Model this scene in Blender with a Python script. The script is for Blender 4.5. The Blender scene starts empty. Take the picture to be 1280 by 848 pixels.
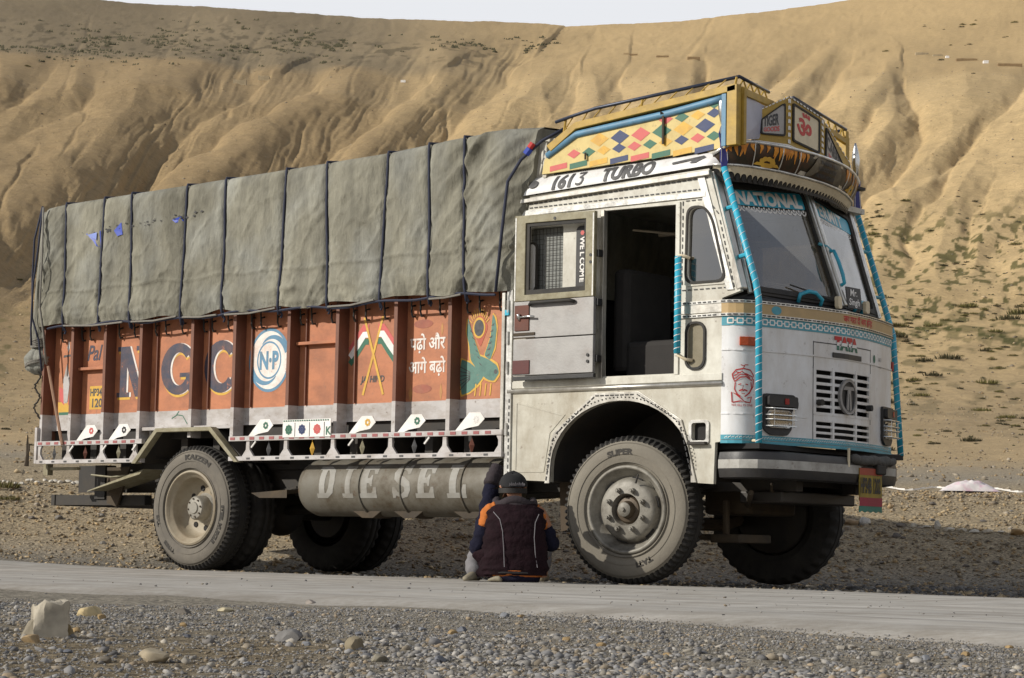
import bpy, bmesh, math, random
import numpy as np
from mathutils import Vector, Matrix
from mathutils.geometry import tessellate_polygon
PI = math.pi
R = random.Random(7)
scene = bpy.context.scene
COL = scene.collection

# ---------------------------------------------------------------- camera, light, sky, exposure
CF, CAZ, CPI, CRO = 2755.9, math.radians(40.564), math.radians(5.449), math.radians(1.149)
CP = Vector((9.602, -12.208, .224))
_d = Vector((-math.sin(CAZ)*math.cos(CPI), math.cos(CAZ)*math.cos(CPI), math.sin(CPI)))
_r = Vector((math.cos(CAZ), math.sin(CAZ), 0)); _u = _r.cross(_d)
_r2 = _r*math.cos(CRO)+_u*math.sin(CRO); _u2 = -_r*math.sin(CRO)+_u*math.cos(CRO)
cd = bpy.data.cameras.new("camera"); cam = bpy.data.objects.new("camera", cd); COL.objects.link(cam)
mw = Matrix((( _r2.x, _u2.x, -_d.x, CP.x), (_r2.y, _u2.y, -_d.y, CP.y), (_r2.z, _u2.z, -_d.z, CP.z), (0, 0, 0, 1)))
cam.matrix_world = mw
cd.sensor_width = 36; cd.lens = 36*CF/1280; cd.clip_start = .05; cd.clip_end = 8000
scene.camera = cam
SUN_EL, SUN_AZ = math.radians(27), math.radians(31)      # elevation; turned from the truck's side normal towards its tail
sdir = Vector((-math.sin(SUN_AZ)*math.cos(SUN_EL), -math.cos(SUN_AZ)*math.cos(SUN_EL), math.sin(SUN_EL)))
sl = bpy.data.lights.new("sun", 'SUN'); sl.energy = 5.0; sl.angle = math.radians(.55); sl.color = (1, .945, .85)
so = bpy.data.objects.new("sun", sl); COL.objects.link(so); so.rotation_euler = sdir.to_track_quat('Z', 'Y').to_euler()
so.location = (-20, -20, 30)
w = bpy.data.worlds.new("World"); scene.world = w; w.use_nodes = True
nt = w.node_tree; nt.nodes.clear()
wo = nt.nodes.new('ShaderNodeOutputWorld'); bg = nt.nodes.new('ShaderNodeBackground')
sk = nt.nodes.new('ShaderNodeTexSky'); sk.sky_type = 'NISHITA'; sk.sun_disc = False
sk.sun_elevation = SUN_EL; sk.sun_rotation = math.atan2(sdir.x, sdir.y) % (2*PI)
sk.altitude = 4000; sk.dust_density = 1.5
tc = nt.nodes.new('ShaderNodeTexCoord'); mp = nt.nodes.new('ShaderNodeMapping'); mp.inputs['Scale'].default_value = (1, 1, 3)
nz = nt.nodes.new('ShaderNodeTexNoise'); nz.inputs['Scale'].default_value = 2.2; nz.inputs['Detail'].default_value = 7
rp = nt.nodes.new('ShaderNodeValToRGB'); rp.color_ramp.elements[0].position = .40; rp.color_ramp.elements[1].position = .62
mx = nt.nodes.new('ShaderNodeMix'); mx.data_type = 'RGBA'; mx.inputs[7].default_value = (9.6, 9.8, 10.2, 1)
nt.links.new(tc.outputs['Generated'], mp.inputs[0]); nt.links.new(mp.outputs[0], nz.inputs['Vector'])
sx_ = nt.nodes.new('ShaderNodeSeparateXYZ'); nt.links.new(tc.outputs['Generated'], sx_.inputs[0])
hz = nt.nodes.new('ShaderNodeMapRange'); hz.inputs[1].default_value = .0; hz.inputs[2].default_value = .85; hz.inputs[3].default_value = .40; hz.inputs[4].default_value = -.12
nt.links.new(sx_.outputs[2], hz.inputs[0]); adn = nt.nodes.new('ShaderNodeMath'); adn.operation = 'ADD'; nt.links.new(nz.outputs['Fac'], adn.inputs[0]); nt.links.new(hz.outputs[0], adn.inputs[1])
nt.links.new(adn.outputs[0], rp.inputs[0]); nt.links.new(rp.outputs[0], mx.inputs[0])
nt.links.new(sk.outputs[0], mx.inputs[6]); nt.links.new(mx.outputs[2], bg.inputs[0])
bg.inputs[1].default_value = .10; nt.links.new(bg.outputs[0], wo.inputs[0])
vs = scene.view_settings; vs.view_transform = 'Standard'; vs.look = 'None'; vs.exposure = -.24; vs.gamma = 1

# ---------------------------------------------------------------- helpers
def lin(c): return tuple(((v/255)/12.92 if v/255 <= .04045 else ((v/255+.055)/1.055)**2.4) for v in c)
MATS = {}
def mat(name, col, rough=.6, metal=0., var=.18, vsc=5., dirt=None, da=.5, dsc=2.5, bump=.15, bsc=80., streak=1., spec=.5, bd=.004, thr=.5, rust=0., rcol=None):
    m = bpy.data.materials.new(name); m.use_nodes = True; t = m.node_tree; n = t.nodes; L = t.links
    b = n['Principled BSDF']; b.inputs['Roughness'].default_value = rough; b.inputs['Metallic'].default_value = metal
    b.inputs['Specular IOR Level'].default_value = spec
    c = n.new('ShaderNodeTexCoord'); mp = n.new('ShaderNodeMapping'); mp.inputs['Scale'].default_value = (1, 1, streak)
    L.new(c.outputs['Object'], mp.inputs[0])
    a = n.new('ShaderNodeTexNoise'); a.inputs['Scale'].default_value = vsc; a.inputs['Detail'].default_value = 8; a.inputs['Roughness'].default_value = .62
    L.new(mp.outputs[0], a.inputs['Vector'])
    r1 = n.new('ShaderNodeMapRange'); r1.inputs[1].default_value = .3; r1.inputs[2].default_value = .7
    r1.inputs[3].default_value = 1-var; r1.inputs[4].default_value = 1+var*.6; L.new(a.outputs['Fac'], r1.inputs[0])
    mu = n.new('ShaderNodeVectorMath'); mu.operation = 'SCALE'; mu.inputs[0].default_value = col[:3]; L.new(r1.outputs[0], mu.inputs['Scale'])
    out = mu.outputs[0]
    if dirt:
        e = n.new('ShaderNodeTexNoise'); e.inputs['Scale'].default_value = dsc; e.inputs['Detail'].default_value = 10; e.inputs['Roughness'].default_value = .7
        L.new(mp.outputs[0], e.inputs['Vector'])
        r2 = n.new('ShaderNodeMapRange'); r2.inputs[1].default_value = thr-.08; r2.inputs[2].default_value = thr+.2; r2.inputs[3].default_value = 0; r2.inputs[4].default_value = da
        L.new(e.outputs['Fac'], r2.inputs[0])
        mi = n.new('ShaderNodeMix'); mi.data_type = 'RGBA'; L.new(r2.outputs[0], mi.inputs[0]); L.new(out, mi.inputs[6]); mi.inputs[7].default_value = (*dirt[:3], 1)
        out = mi.outputs[2]
    if rust:
        g = n.new('ShaderNodeTexNoise'); g.inputs['Scale'].default_value = 16; g.inputs['Detail'].default_value = 9; g.inputs['Roughness'].default_value = .72; L.new(c.outputs['Object'], g.inputs['Vector'])
        g2 = n.new('ShaderNodeMapRange'); g2.inputs[1].default_value = .60; g2.inputs[2].default_value = .66; g2.inputs[4].default_value = rust; L.new(g.outputs['Fac'], g2.inputs[0])
        gm = n.new('ShaderNodeMix'); gm.data_type = 'RGBA'; L.new(g2.outputs[0], gm.inputs[0]); L.new(out, gm.inputs[6]); gm.inputs[7].default_value = (*(rcol or (.10, .055, .03)), 1); out = gm.outputs[2]
    L.new(out, b.inputs['Base Color'])
    rr = n.new('ShaderNodeMapRange'); rr.inputs[3].default_value = max(0, rough-.12); rr.inputs[4].default_value = min(1, rough+.15); L.new(a.outputs['Fac'], rr.inputs[0]); L.new(rr.outputs[0], b.inputs['Roughness'])
    if bump:
        f = n.new('ShaderNodeTexNoise'); f.inputs['Scale'].default_value = bsc; f.inputs['Detail'].default_value = 5; L.new(c.outputs['Object'], f.inputs['Vector'])
        bu = n.new('ShaderNodeBump'); bu.inputs['Strength'].default_value = bump; bu.inputs['Distance'].default_value = bd; L.new(f.outputs['Fac'], bu.inputs['Height']); L.new(bu.outputs[0], b.inputs['Normal'])
    MATS[name] = m; return m
DUST = lin((150, 132, 104)); RUST = lin((92, 58, 38)); GRIME = lin((70, 60, 48))
cabw = mat('cab_white', lin((208, 206, 195)), .42, 0, .15, 3, lin((132, 120, 100)), .7, 2.6, .2, 12, .55, bd=.014, rust=.55)
skirt = mat('skirt_white', lin((196, 193, 180)), .45, 0, .16, 3, lin((128, 114, 90)), .75, 2.6, .2, 12, .6, bd=.014, thr=.46, rust=.5)
frontw = mat('front_white', lin((226, 227, 228)), .35, 0, .07, 3, DUST, .45, 2.6, .08, 12, .5, rust=.35)
steel = mat('worn_steel', (.62, .60, .55), .32, .75, .2, 7, lin((110, 98, 78)), .55, 5, .2, 30, .5)
brightsteel = mat('bright_trim', (.75, .74, .70), .3, .6, .18, 14, GRIME, .5, 9, .15, 60)
alum = mat('dull_aluminium', lin((150, 148, 146)), .5, .35, .14, 9, RUST, .35, 3, .2, 90, thr=.6)
khaki = mat('khaki_chipped_paint', lin((146, 140, 116)), .6, 0, .2, 12, lin((104, 92, 60)), .8, 14, .2, 60)
orange = mat('orange_paint', lin((184, 118, 82)), .6, 0, .13, 3, lin((128, 82, 60)), .7, 3.5, .2, 14, 1.6, bd=.008, rust=.4, rcol=lin((120, 92, 74)))
orange2 = mat('orange_brown_paint', lin((116, 74, 56)), .55, 0, .15, 5, lin((88, 52, 38)), .6, 3, .12, 30)
lilac = mat('lilac_white_paint', lin((186, 182, 180)), .55, 0, .14, 4, lin((128, 114, 98)), .65, 5, .1, 30, 2, rust=.6)
yellow = mat('yellow_paint', lin((178, 146, 60)), .5, 0, .16, 9, lin((120, 92, 30)), .6, 8, .15, 50)
paley = mat('pale_yellow_paint', lin((212, 190, 122)), .55, 0, .10, 5, lin((150, 128, 84)), .6, 5, .15, 20, rust=.4, rcol=lin((120, 104, 76)))
pinkp = mat('pink_paint', lin((198, 92, 88)), .55, 0, .12, 12); greenp = mat('green_paint', lin((52, 104, 82)), .55, 0, .15, 12)
navyp = mat('navy_paint', lin((44, 58, 98)), .55, 0, .15, 12); goldp = mat('gold_paint', lin((214, 170, 64)), .55, 0, .15, 12, lin((170, 120, 62)), .5, 9, rust=.5, rcol=lin((170, 110, 70)))
redp = mat('red_paint', lin((186, 44, 42)), .5, 0, .12, 12); bluep = mat('sky_blue_paint', lin((92, 138, 168)), .5, 0, .16, 12, lin((96, 106, 112)), .5, 8, rust=.5, rcol=lin((110, 110, 104)))
tealp = mat('teal_paint', lin((78, 158, 176)), .45, 0, .14, 10, GRIME, .3, 6)
cyan = mat('cyan_tape', lin((52, 168, 196)), .4, 0, .10, 14, lin((60, 120, 140)), .5, 10)
whitep = mat('white_paint', lin((232, 230, 226)), .5, 0, .08, 10, DUST, .3, 6)
creamp = mat('cream_paint', lin((222, 208, 178)), .5, 0, .10, 8, DUST, .4, 5)
beigep = mat('beige_board', lin((186, 158, 112)), .5, 0, .12, 8, DUST, .4, 5)
blackp = mat('black_paint', (.018, .018, .02), .45, 0, .3, 8, lin((70, 64, 56)), .35, 5)
inkp = mat('grey_lettering', lin((64, 64, 66)), .6, 0, .3, 30, lin((120, 118, 114)), .4, 25)
inknavy = mat('dark_navy_lettering', lin((56, 60, 78)), .55, 0, .2, 12, lin((120, 86, 72)), .55, 9, rust=.75, rcol=lin((170, 104, 72)))
wlet = mat('white_lettering', lin((226, 222, 216)), .55, 0, .12, 12, lin((196, 150, 124)), .55, 9, rust=.7, rcol=lin((176, 106, 74)))
rubber = mat('black_rubber', (.022, .021, .02), .75, 0, .3, 10, lin((84, 76, 64)), .4, 4, .3, 60)
sidew = mat('dusty_tyre_rubber', lin((112, 106, 96)), .85, 0, .22, 5, lin((74, 70, 66)), .55, 3, .3, 70, thr=.48)
sidef = mat('tan_dusty_tyre_rubber', lin((128, 122, 110)), .85, 0, .22, 5, lin((86, 80, 72)), .6, 2.6, .3, 70, thr=.5)
tread = mat('tread_rubber', lin((38, 36, 34)), .85, 0, .25, 10, lin((70, 66, 58)), .35, 8, .3, 90)
ltr = mat('tyre_lettering', lin((62, 59, 55)), .85, 0, .2, 30)
rimc = mat('cream_rim', lin((158, 148, 128)), .6, 0, .15, 6, lin((118, 98, 72)), .6, 5, .15, 40)
rimg = mat('grey_rim', lin((142, 138, 128)), .55, .12, .18, 9, lin((62, 54, 44)), .8, 6, .2, 60)
hubm = mat('greasy_hub', lin((84, 72, 58)), .5, .3, .3, 12, GRIME, .5, 8)
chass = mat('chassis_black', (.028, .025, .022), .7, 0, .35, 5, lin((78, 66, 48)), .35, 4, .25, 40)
chdust = mat('dusty_chassis', lin((74, 62, 46)), .8, 0, .3, 6, (.02, .017, .014), .8, 4, .3, 40)
tankm = mat('dusty_tank', lin((118, 114, 104)), .6, .15, .28, 4, lin((70, 60, 44)), .95, 4, .3, 14, 1, rust=.6, thr=.46)
fadew = mat('faded_white_lettering', lin((150, 148, 142)), .6, 0, .2, 20, lin((100, 93, 80)), .85, 5, rust=.8, rcol=lin((100, 92, 78)))
ropem = mat('navy_rope', lin((44, 48, 66)), .8, 0, .2, 60, bump=.5, bsc=200)
ropeg = mat('grey_rope', lin((128, 124, 116)), .85, 0, .2, 60, bump=.5, bsc=200)
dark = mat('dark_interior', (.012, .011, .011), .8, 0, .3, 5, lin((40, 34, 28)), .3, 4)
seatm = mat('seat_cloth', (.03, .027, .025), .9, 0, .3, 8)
amber = mat('amber_lens', lin((176, 70, 22)), .25, 0, .1, 20); redl = mat('red_lens', lin((150, 20, 18)), .25, 0, .1, 20)
chrome = mat('dull_chrome', (.7, .7, .68), .22, .9, .15, 12, GRIME, .4, 6)
brown = mat('rust_plate', lin((98, 52, 36)), .6, .1, .25, 14, lin((60, 34, 26)), .6, 8)
maroon = mat('maroon_plate', lin((84, 42, 40)), .6, .1, .25, 14)
bluet = mat('blue_plastic', lin((38, 66, 168)), .5, 0, .15, 20)

def tarp_mat():
    m = mat('tarp_canvas', lin((143, 140, 125)), .9, 0, .16, 2.2, lin((104, 101, 88)), .7, 1.2, .0, 60, .45, thr=.46)
    t = m.node_tree; n = t.nodes; L = t.links; b = n['Principled BSDF']
    c = n.new('ShaderNodeTexCoord')
    mp = n.new('ShaderNodeMapping'); mp.inputs['Scale'].default_value = (1, 1, .35); L.new(c.outputs['Object'], mp.inputs[0])
    f = n.new('ShaderNodeTexNoise'); f.inputs['Scale'].default_value = 12; f.inputs['Detail'].default_value = 9; f.inputs['Roughness'].default_value = .68; L.new(mp.outputs[0], f.inputs['Vector'])
    g = n.new('ShaderNodeTexNoise'); g.inputs['Scale'].default_value = 180; g.inputs['Detail'].default_value = 2; L.new(c.outputs['Object'], g.inputs['Vector'])
    b1 = n.new('ShaderNodeBump'); b1.inputs['Strength'].default_value = .9; b1.inputs['Distance'].default_value = .03; L.new(f.outputs['Fac'], b1.inputs['Height'])
    b2 = n.new('ShaderNodeBump'); b2.inputs['Strength'].default_value = .25; b2.inputs['Distance'].default_value = .003; L.new(g.outputs['Fac'], b2.inputs['Height'])
    L.new(b1.outputs[0], b2.inputs['Normal']); L.new(b2.outputs[0], b.inputs['Normal'])
    # large faded bluish-white wash and dark stains
    col = b.inputs['Base Color'].links[0].from_socket
    h = n.new('ShaderNodeTexNoise'); h.inputs['Scale'].default_value = 1.9; h.inputs['Detail'].default_value = 6; L.new(c.outputs['Object'], h.inputs['Vector'])
    rg = n.new('ShaderNodeMapRange'); rg.inputs[1].default_value = .46; rg.inputs[2].default_value = .66; rg.inputs[4].default_value = .65; L.new(h.outputs['Fac'], rg.inputs[0])
    mi = n.new('ShaderNodeMix'); mi.data_type = 'RGBA'; L.new(rg.outputs[0], mi.inputs[0]); L.new(col, mi.inputs[6]); mi.inputs[7].default_value = (*lin((150, 151, 144)), 1)
    dk_ = n.new('ShaderNodeTexNoise'); dk_.inputs['Scale'].default_value = 5.5; dk_.inputs['Detail'].default_value = 10; dk_.inputs['Roughness'].default_value = .7; L.new(mp.outputs[0], dk_.inputs['Vector'])
    rk_ = n.new('ShaderNodeMapRange'); rk_.inputs[1].default_value = .36; rk_.inputs[2].default_value = .62; rk_.inputs[3].default_value = .62; rk_.inputs[4].default_value = 1.1; L.new(dk_.outputs['Fac'], rk_.inputs[0])
    sv_ = n.new('ShaderNodeVectorMath'); sv_.operation = 'SCALE'; L.new(mi.outputs[2], sv_.inputs[0]); L.new(rk_.outputs[0], sv_.inputs['Scale'])
    L.new(sv_.outputs[0], b.inputs['Base Color']); return m
tarpm = tarp_mat()
def glass_mat(name, tint, alpha, rough=.06, dirt=.25):
    m = bpy.data.materials.new(name); m.use_nodes = True; t = m.node_tree; n = t.nodes; L = t.links; n.clear()
    o = n.new('ShaderNodeOutputMaterial'); tr = n.new('ShaderNodeBsdfTransparent'); tr.inputs[0].default_value = (*tint, 1)
    gl = n.new('ShaderNodeBsdfGlossy'); gl.inputs['Roughness'].default_value = rough; gl.inputs[0].default_value = (.9, .9, .9, 1)
    df = n.new('ShaderNodeBsdfDiffuse'); df.inputs[0].default_value = (*lin((150, 140, 120)), 1)
    fr = n.new('ShaderNodeFresnel'); fr.inputs[0].default_value = 1.5
    ad = n.new('ShaderNodeMath'); ad.operation = 'ADD'; ad.inputs[1].default_value = alpha; L.new(fr.outputs[0], ad.inputs[0])
    m1 = n.new('ShaderNodeMixShader'); L.new(ad.outputs[0], m1.inputs[0]); L.new(tr.outputs[0], m1.inputs[1]); L.new(gl.outputs[0], m1.inputs[2])
    c = n.new('ShaderNodeTexCoord'); no = n.new('ShaderNodeTexNoise'); no.inputs['Scale'].default_value = 3.5; no.inputs['Detail'].default_value = 9; L.new(c.outputs['Object'], no.inputs['Vector'])
    mr = n.new('ShaderNodeMapRange'); mr.inputs[1].default_value = .35; mr.inputs[2].default_value = .75; mr.inputs[4].default_value = dirt; L.new(no.outputs['Fac'], mr.inputs[0])
    m2 = n.new('ShaderNodeMixShader'); L.new(mr.outputs[0], m2.inputs[0]); L.new(m1.outputs[0], m2.inputs[1]); L.new(df.outputs[0], m2.inputs[2])
    L.new(m2.outputs[0], o.inputs[0]); return m
glass = glass_mat('windscreen_glass', (.55, .56, .55), .16, .04, .2)
glassd = glass_mat('dark_glass', (.12, .12, .13), .14, .06, .12)
lensg = glass_mat('lamp_glass', (.85, .85, .85), .25, .1, .25)

ORG = {}
def link(name, me, parent=None, mats=()):
    o = bpy.data.objects.new(name, me); COL.objects.link(o)
    for m in mats: me.materials.append(m)
    if parent is not None:
        o.parent = parent
        o.location = -ORG.get(parent.name, Vector((0, 0, 0)))    # parts are modelled in truck coordinates
    return o
def thing(name, label, cat, loc, rz=0, group=None, org=True):
    o = bpy.data.objects.new(name, None); COL.objects.link(o); o.location = loc; o.rotation_euler = (0, 0, rz); o.empty_display_size = .2
    o['label'] = label; o['category'] = cat
    if group: o['group'] = group
    if org: ORG[o.name] = Vector(loc)
    return o
def tag(o, label, cat, group=None):
    o['label'] = label; o['category'] = cat
    if group: o['group'] = group
    return o
def struct(o): o['kind'] = 'structure'; return o
def stuff(o): o['kind'] = 'stuff'; return o

class MB:
    def __init__(s): s.v = []; s.f = []; s.noauto = False
    def add(s, vs, fs):
        b = len(s.v); s.v += [tuple(p) for p in vs]; s.f += [tuple(b+i for i in f) for f in fs]; return s
    def box(s, x0, x1, y0, y1, z0, z1):
        v = [(x, y, z) for x in (x0, x1) for y in (y0, y1) for z in (z0, z1)]
        return s.add(v, [(0, 1, 3, 2), (4, 6, 7, 5), (0, 4, 5, 1), (2, 3, 7, 6), (0, 2, 6, 4), (1, 5, 7, 3)])
    def beam(s, p, q, w, h, up=(0, 0, 1)):
        p = Vector(p); q = Vector(q); d = (q-p).normalized(); a = d.cross(Vector(up))
        if a.length < 1e-4: a = d.cross(Vector((1, 0, 0)))
        a.normalize(); b = a.cross(d).normalized(); v = []
        for e in (p, q):
            for (i, j) in ((-1, -1), (1, -1), (1, 1), (-1, 1)): v.append(e+a*(i*w/2)+b*(j*h/2))
        return s.add(v, [(3, 2, 1, 0), (4, 5, 6, 7), (0, 1, 5, 4), (1, 2, 6, 5), (2, 3, 7, 6), (3, 0, 4, 7)])
    def tube(s, pts, r, n=8, cap=True, closed=False):
        pts = [Vector(p) for p in pts]; N = len(pts); rs = r if isinstance(r, (list, tuple)) else [r]*N
        rings = []; up = None
        for i in range(N):
            d = (pts[min(i+1, N-1)]-pts[max(i-1, 0)]).normalized()
            if up is None:
                up = d.orthogonal().normalized()
            up = (up-d*up.dot(d)).normalized(); b = d.cross(up)
            rings.append([pts[i]+(up*math.cos(t)+b*math.sin(t))*rs[i] for t in [2*PI*k/n for k in range(n)]])
        v = [p for r_ in rings for p in r_]; f = []
        for i in range(N-1):
            for k in range(n): f.append((i*n+k, i*n+(k+1) % n, (i+1)*n+(k+1) % n, (i+1)*n+k))
        if cap: f.append(tuple(range(n-1, -1, -1))); f.append(tuple((N-1)*n+k for k in range(n)))
        return s.add(v, f)
    def prism(s, poly, fn, a, b, holes=()):
        """2-D outline (with holes) -> solid between offsets a and b; fn(u, v, off) -> 3-D"""
        loops = [list(poly)]+[list(h) for h in holes]
        tris = tessellate_polygon([[Vector((p[0], p[1], 0)) for p in l] for l in loops])
        fl = [p for l in loops for p in l]; n = len(fl)
        v = [fn(p[0], p[1], a) for p in fl]+[fn(p[0], p[1], b) for p in fl]
        f = [tuple(t) for t in tris]+[tuple(n+i for i in reversed(t)) for t in tris]; k = 0
        for l in loops:
            m = len(l)
            for i in range(m): f.append((k+i, k+(i+1) % m, n+k+(i+1) % m, n+k+i))
            k += m
        return s.add(v, f)
    def flat(s, poly, fn, off=0, holes=()):
        loops = [list(poly)]+[list(h) for h in holes]
        tris = tessellate_polygon([[Vector((p[0], p[1], 0)) for p in l] for l in loops]); fl = [p for l in loops for p in l]
        return s.add([fn(p[0], p[1], off) for p in fl], [tuple(t) for t in tris])
    def grid(s, fn, us, vs):
        n = len(vs); v = [fn(u, q) for u in us for q in vs]
        return s.add(v, [(i*n+j, (i+1)*n+j, (i+1)*n+j+1, i*n+j+1) for i in range(len(us)-1) for j in range(n-1)])
    def lathe(s, prof, c, n=48, axis='Y', rf=None):
        """prof: (radius, along-axis) list, c centre"""
        v = []; m = len(prof)
        for k in range(n):
            t = 2*PI*k/n
            for (r, a) in prof:
                if rf: r = rf(k, r, a)
                x, z = r*math.cos(t), r*math.sin(t)
                v.append((c[0]+x, c[1]+a, c[2]+z) if axis == 'Y' else ((c[0]+a, c[1]+x, c[2]+z) if axis == 'X' else (c[0]+x, c[1]+z, c[2]+a)))
        f = [(k*m+j, k*m+j+1, ((k+1) % n)*m+j+1, ((k+1) % n)*m+j) for k in range(n) for j in range(m-1)]
        return s.add(v, f)
    def build(s, name, m, parent=None, smooth=False, bevel=0, fix=True, angle=None, split=False):
        auto = False
        if not split and len(s.f) < 4000 and len(s.v) < 4000 and not s.noauto and parent is not None: auto = True
        if split or auto:
            par = list(range(len(s.v)))
            def fd(a):
                while par[a] != a: par[a] = par[par[a]]; a = par[a]
                return a
            for f in s.f:
                r0 = fd(f[0])
                for i in f[1:]: par[fd(i)] = r0
            gr_ = {}
            for f in s.f: gr_.setdefault(fd(f[0]), []).append(f)
            o = None
            if auto:
                bb = []
                if 2 <= len(gr_) <= 14:
                    for fs in gr_.values():
                        a_ = np.array([s.v[i] for f in fs for i in f], float); bb.append((a_.min(0)-.0006, a_.max(0)+.0006))
                ok = len(bb) > 1 and all(((bb[i][1] < bb[j][0]).any() or (bb[j][1] < bb[i][0]).any()) for i in range(len(bb)) for j in range(i))
                if not ok: gr_ = {}; split = False
                else: split = True
            for fs in gr_.values():
                ids = sorted({i for f in fs for i in f}); mp_ = {i: k for k, i in enumerate(ids)}; q = MB(); q.noauto = True; q.v = [s.v[i] for i in ids]; q.f = [tuple(mp_[i] for i in f) for f in fs]
                o = q.build(name, m, parent, smooth, bevel, fix, angle)
            if split: return o
        me = bpy.data.meshes.new(name); me.from_pydata([tuple(p) for p in s.v], [], s.f); me.update()
        if fix:
            b = bmesh.new(); b.from_mesh(me); bmesh.ops.recalc_face_normals(b, faces=b.faces); b.to_mesh(me); b.free()
        if smooth: me.shade_smooth()
        if angle: 
            try: me.set_sharp_from_angle(angle=math.radians(angle))
            except Exception: pass
        o = link(name, me, parent, m if isinstance(m, (list, tuple)) else [m])
        if bevel:
            q = o.modifiers.new('bevel', 'BEVEL'); q.width = bevel; q.segments = 2; q.limit_method = 'ANGLE'; q.angle_limit = math.radians(50)
        return o
def circ(cx, cy, r, n=24, ry=None, a0=0, a1=2*PI, close=False):
    ry = ry or r; m = n if not close else n-1
    return [(cx+r*math.cos(a0+(a1-a0)*k/m), cy+ry*math.sin(a0+(a1-a0)*k/m)) for k in range(n)]
def rrect(x0, x1, z0, z1, r, n=5, sk=0):
    """rounded rectangle; sk shears x with height"""
    o = []
    for (cx, cz, a) in ((x1-r, z1-r, 0), (x0+r, z1-r, PI/2), (x0+r, z0+r, PI), (x1-r, z0+r, 1.5*PI)):
        for k in range(n+1):
            t = a+PI/2*k/n; o.append((cx+r*math.cos(t), cz+r*math.sin(t)))
    return [(x+sk*(z-z0), z) for x, z in o]
def rpoly(poly, r, n=4):
    """round the corners of a polygon"""
    o = []; N = len(poly)
    for i in range(N):
        p0, p, p1 = Vector(poly[i-1]), Vector(poly[i]), Vector(poly[(i+1) % N])
        a = p+(p0-p).normalized()*min(r, (p0-p).length*.45); b = p+(p1-p).normalized()*min(r, (p1-p).length*.45)
        for k in range(n+1):
            t = k/n; q = a*(1-t)**2+p*2*t*(1-t)+b*t*t; o.append((q.x, q.y))
    return o
def stroke(pts, w):
    """a brush stroke outline for a polyline of 2-D points"""
    L_, R_ = [], []
    P = [Vector(p) for p in pts]; N = len(P)
    for i in range(N):
        d = (P[min(i+1, N-1)]-P[max(i-1, 0)]); d.normalize(); nrm = Vector((-d.y, d.x))
        ww = (w[i] if isinstance(w, (list, tuple)) else w)/2
        L_.append(P[i]+nrm*ww); R_.append(P[i]-nrm*ww)
    return [tuple(p) for p in L_]+[tuple(p) for p in reversed(R_)]
def addstroke(mb, pts, w, fn, off):
    P = stroke(pts, w); n = len(pts)
    v = [fn(p[0], p[1], off) for p in P]; N = len(P)
    mb.add(v, [(i, i+1, N-2-i, N-1-i) for i in range(n-1)])
def side(Y):                       # drawing plane on the near side: (u,v,off) -> world, off is towards the viewer
    return lambda u, v, off=0: (u, Y-off, v)
def text(name, body, size, fn, m, parent, x=0, y=0, bold=0, off=.003, shear=0, sx=1, align='LEFT', spacing=1., center=False, cuts=0):
    cu = bpy.data.curves.new(name, 'FONT'); cu.body = body; cu.size = size; cu.offset = bold; cu.shear = shear; cu.align_x = align
    cu.space_character = spacing; cu.resolution_u = 3
    to = bpy.data.objects.new(name, cu); COL.objects.link(to); bpy.context.view_layer.update()
    me = bpy.data.meshes.new_from_object(to.evaluated_get(bpy.context.evaluated_depsgraph_get()))
    bpy.data.objects.remove(to)
    b = bmesh.new(); b.from_mesh(me); bmesh.ops.triangulate(b, faces=b.faces)
    if cuts:
        ax_ = 1 if cuts > 0 else 0; st_p = abs(cuts); vals = [v.co[ax_] for v in b.verts]
        q = math.floor(min(vals)/st_p)*st_p
        while q < max(vals):
            no_ = (0, 1, 0) if ax_ else (1, 0, 0); co_ = (0, q, 0) if ax_ else (q, 0, 0)
            bmesh.ops.bisect_plane(b, geom=b.verts[:]+b.edges[:]+b.faces[:], plane_co=co_, plane_no=no_); q += st_p
    c0 = 0
    if center and b.verts: xs = [v.co.x for v in b.verts]; c0 = (min(xs)+max(xs))/2
    for v in b.verts: v.co = Vector(fn(x+(v.co.x-c0)*sx, y+v.co.y, off))
    b.to_mesh(me); b.free(); me.materials.clear()
    return link(name, me, parent, [m])

# ================================================================ GROUND, ROAD, HILLS
rng = np.random.default_rng(11)
def vnoise(x, y, seed=0):
    xi = np.floor(x).astype(np.int64); yi = np.floor(y).astype(np.int64); xf = x-xi; yf = y-yi
    def h(a, b):
        n = (a*374761393+b*668265263+seed*1442695041) & 0xffffffff
        n = ((n ^ (n >> 13))*1274126177) & 0xffffffff
        return ((n ^ (n >> 16)) & 0xffff)/65535.
    u = xf*xf*(3-2*xf); v = yf*yf*(3-2*yf)
    return (h(xi, yi)*(1-u)+h(xi+1, yi)*u)*(1-v)+(h(xi, yi+1)*(1-u)+h(xi+1, yi+1)*u)*v
def fbm(x, y, o=4, seed=0, g=.5):
    s = 0; a = 1; t = 0
    for k in range(o): s = s+a*vnoise(x*2**k+17.3*k, y*2**k-9.1*k, seed+k); t += a; a *= g
    return s/t
def ridged(x, y, o=4, seed=0, g=.5):
    s = 0; a = 1; t = 0
    for k in range(o): s = s+a*(1-np.abs(2*vnoise(x*2**k+5.3*k, y*2**k+3.7*k, seed+k)-1)); t += a; a *= g
    return s/t
def sst(x, a, b): t = np.clip((x-a)/(b-a), 0, 1); return t*t*(3-2*t)
def ye_far(X): return .06+np.where(X > 1.5, -.22*(X-1.5), 0)+.05*(fbm(X*.9, X*0+3, 3, 5)-.5)
def ye_near(X): return -5.5-.42*np.maximum(X-3.8, 0)+.35*(fbm(X*.8, X*0, 3, 9)-.5)
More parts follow.
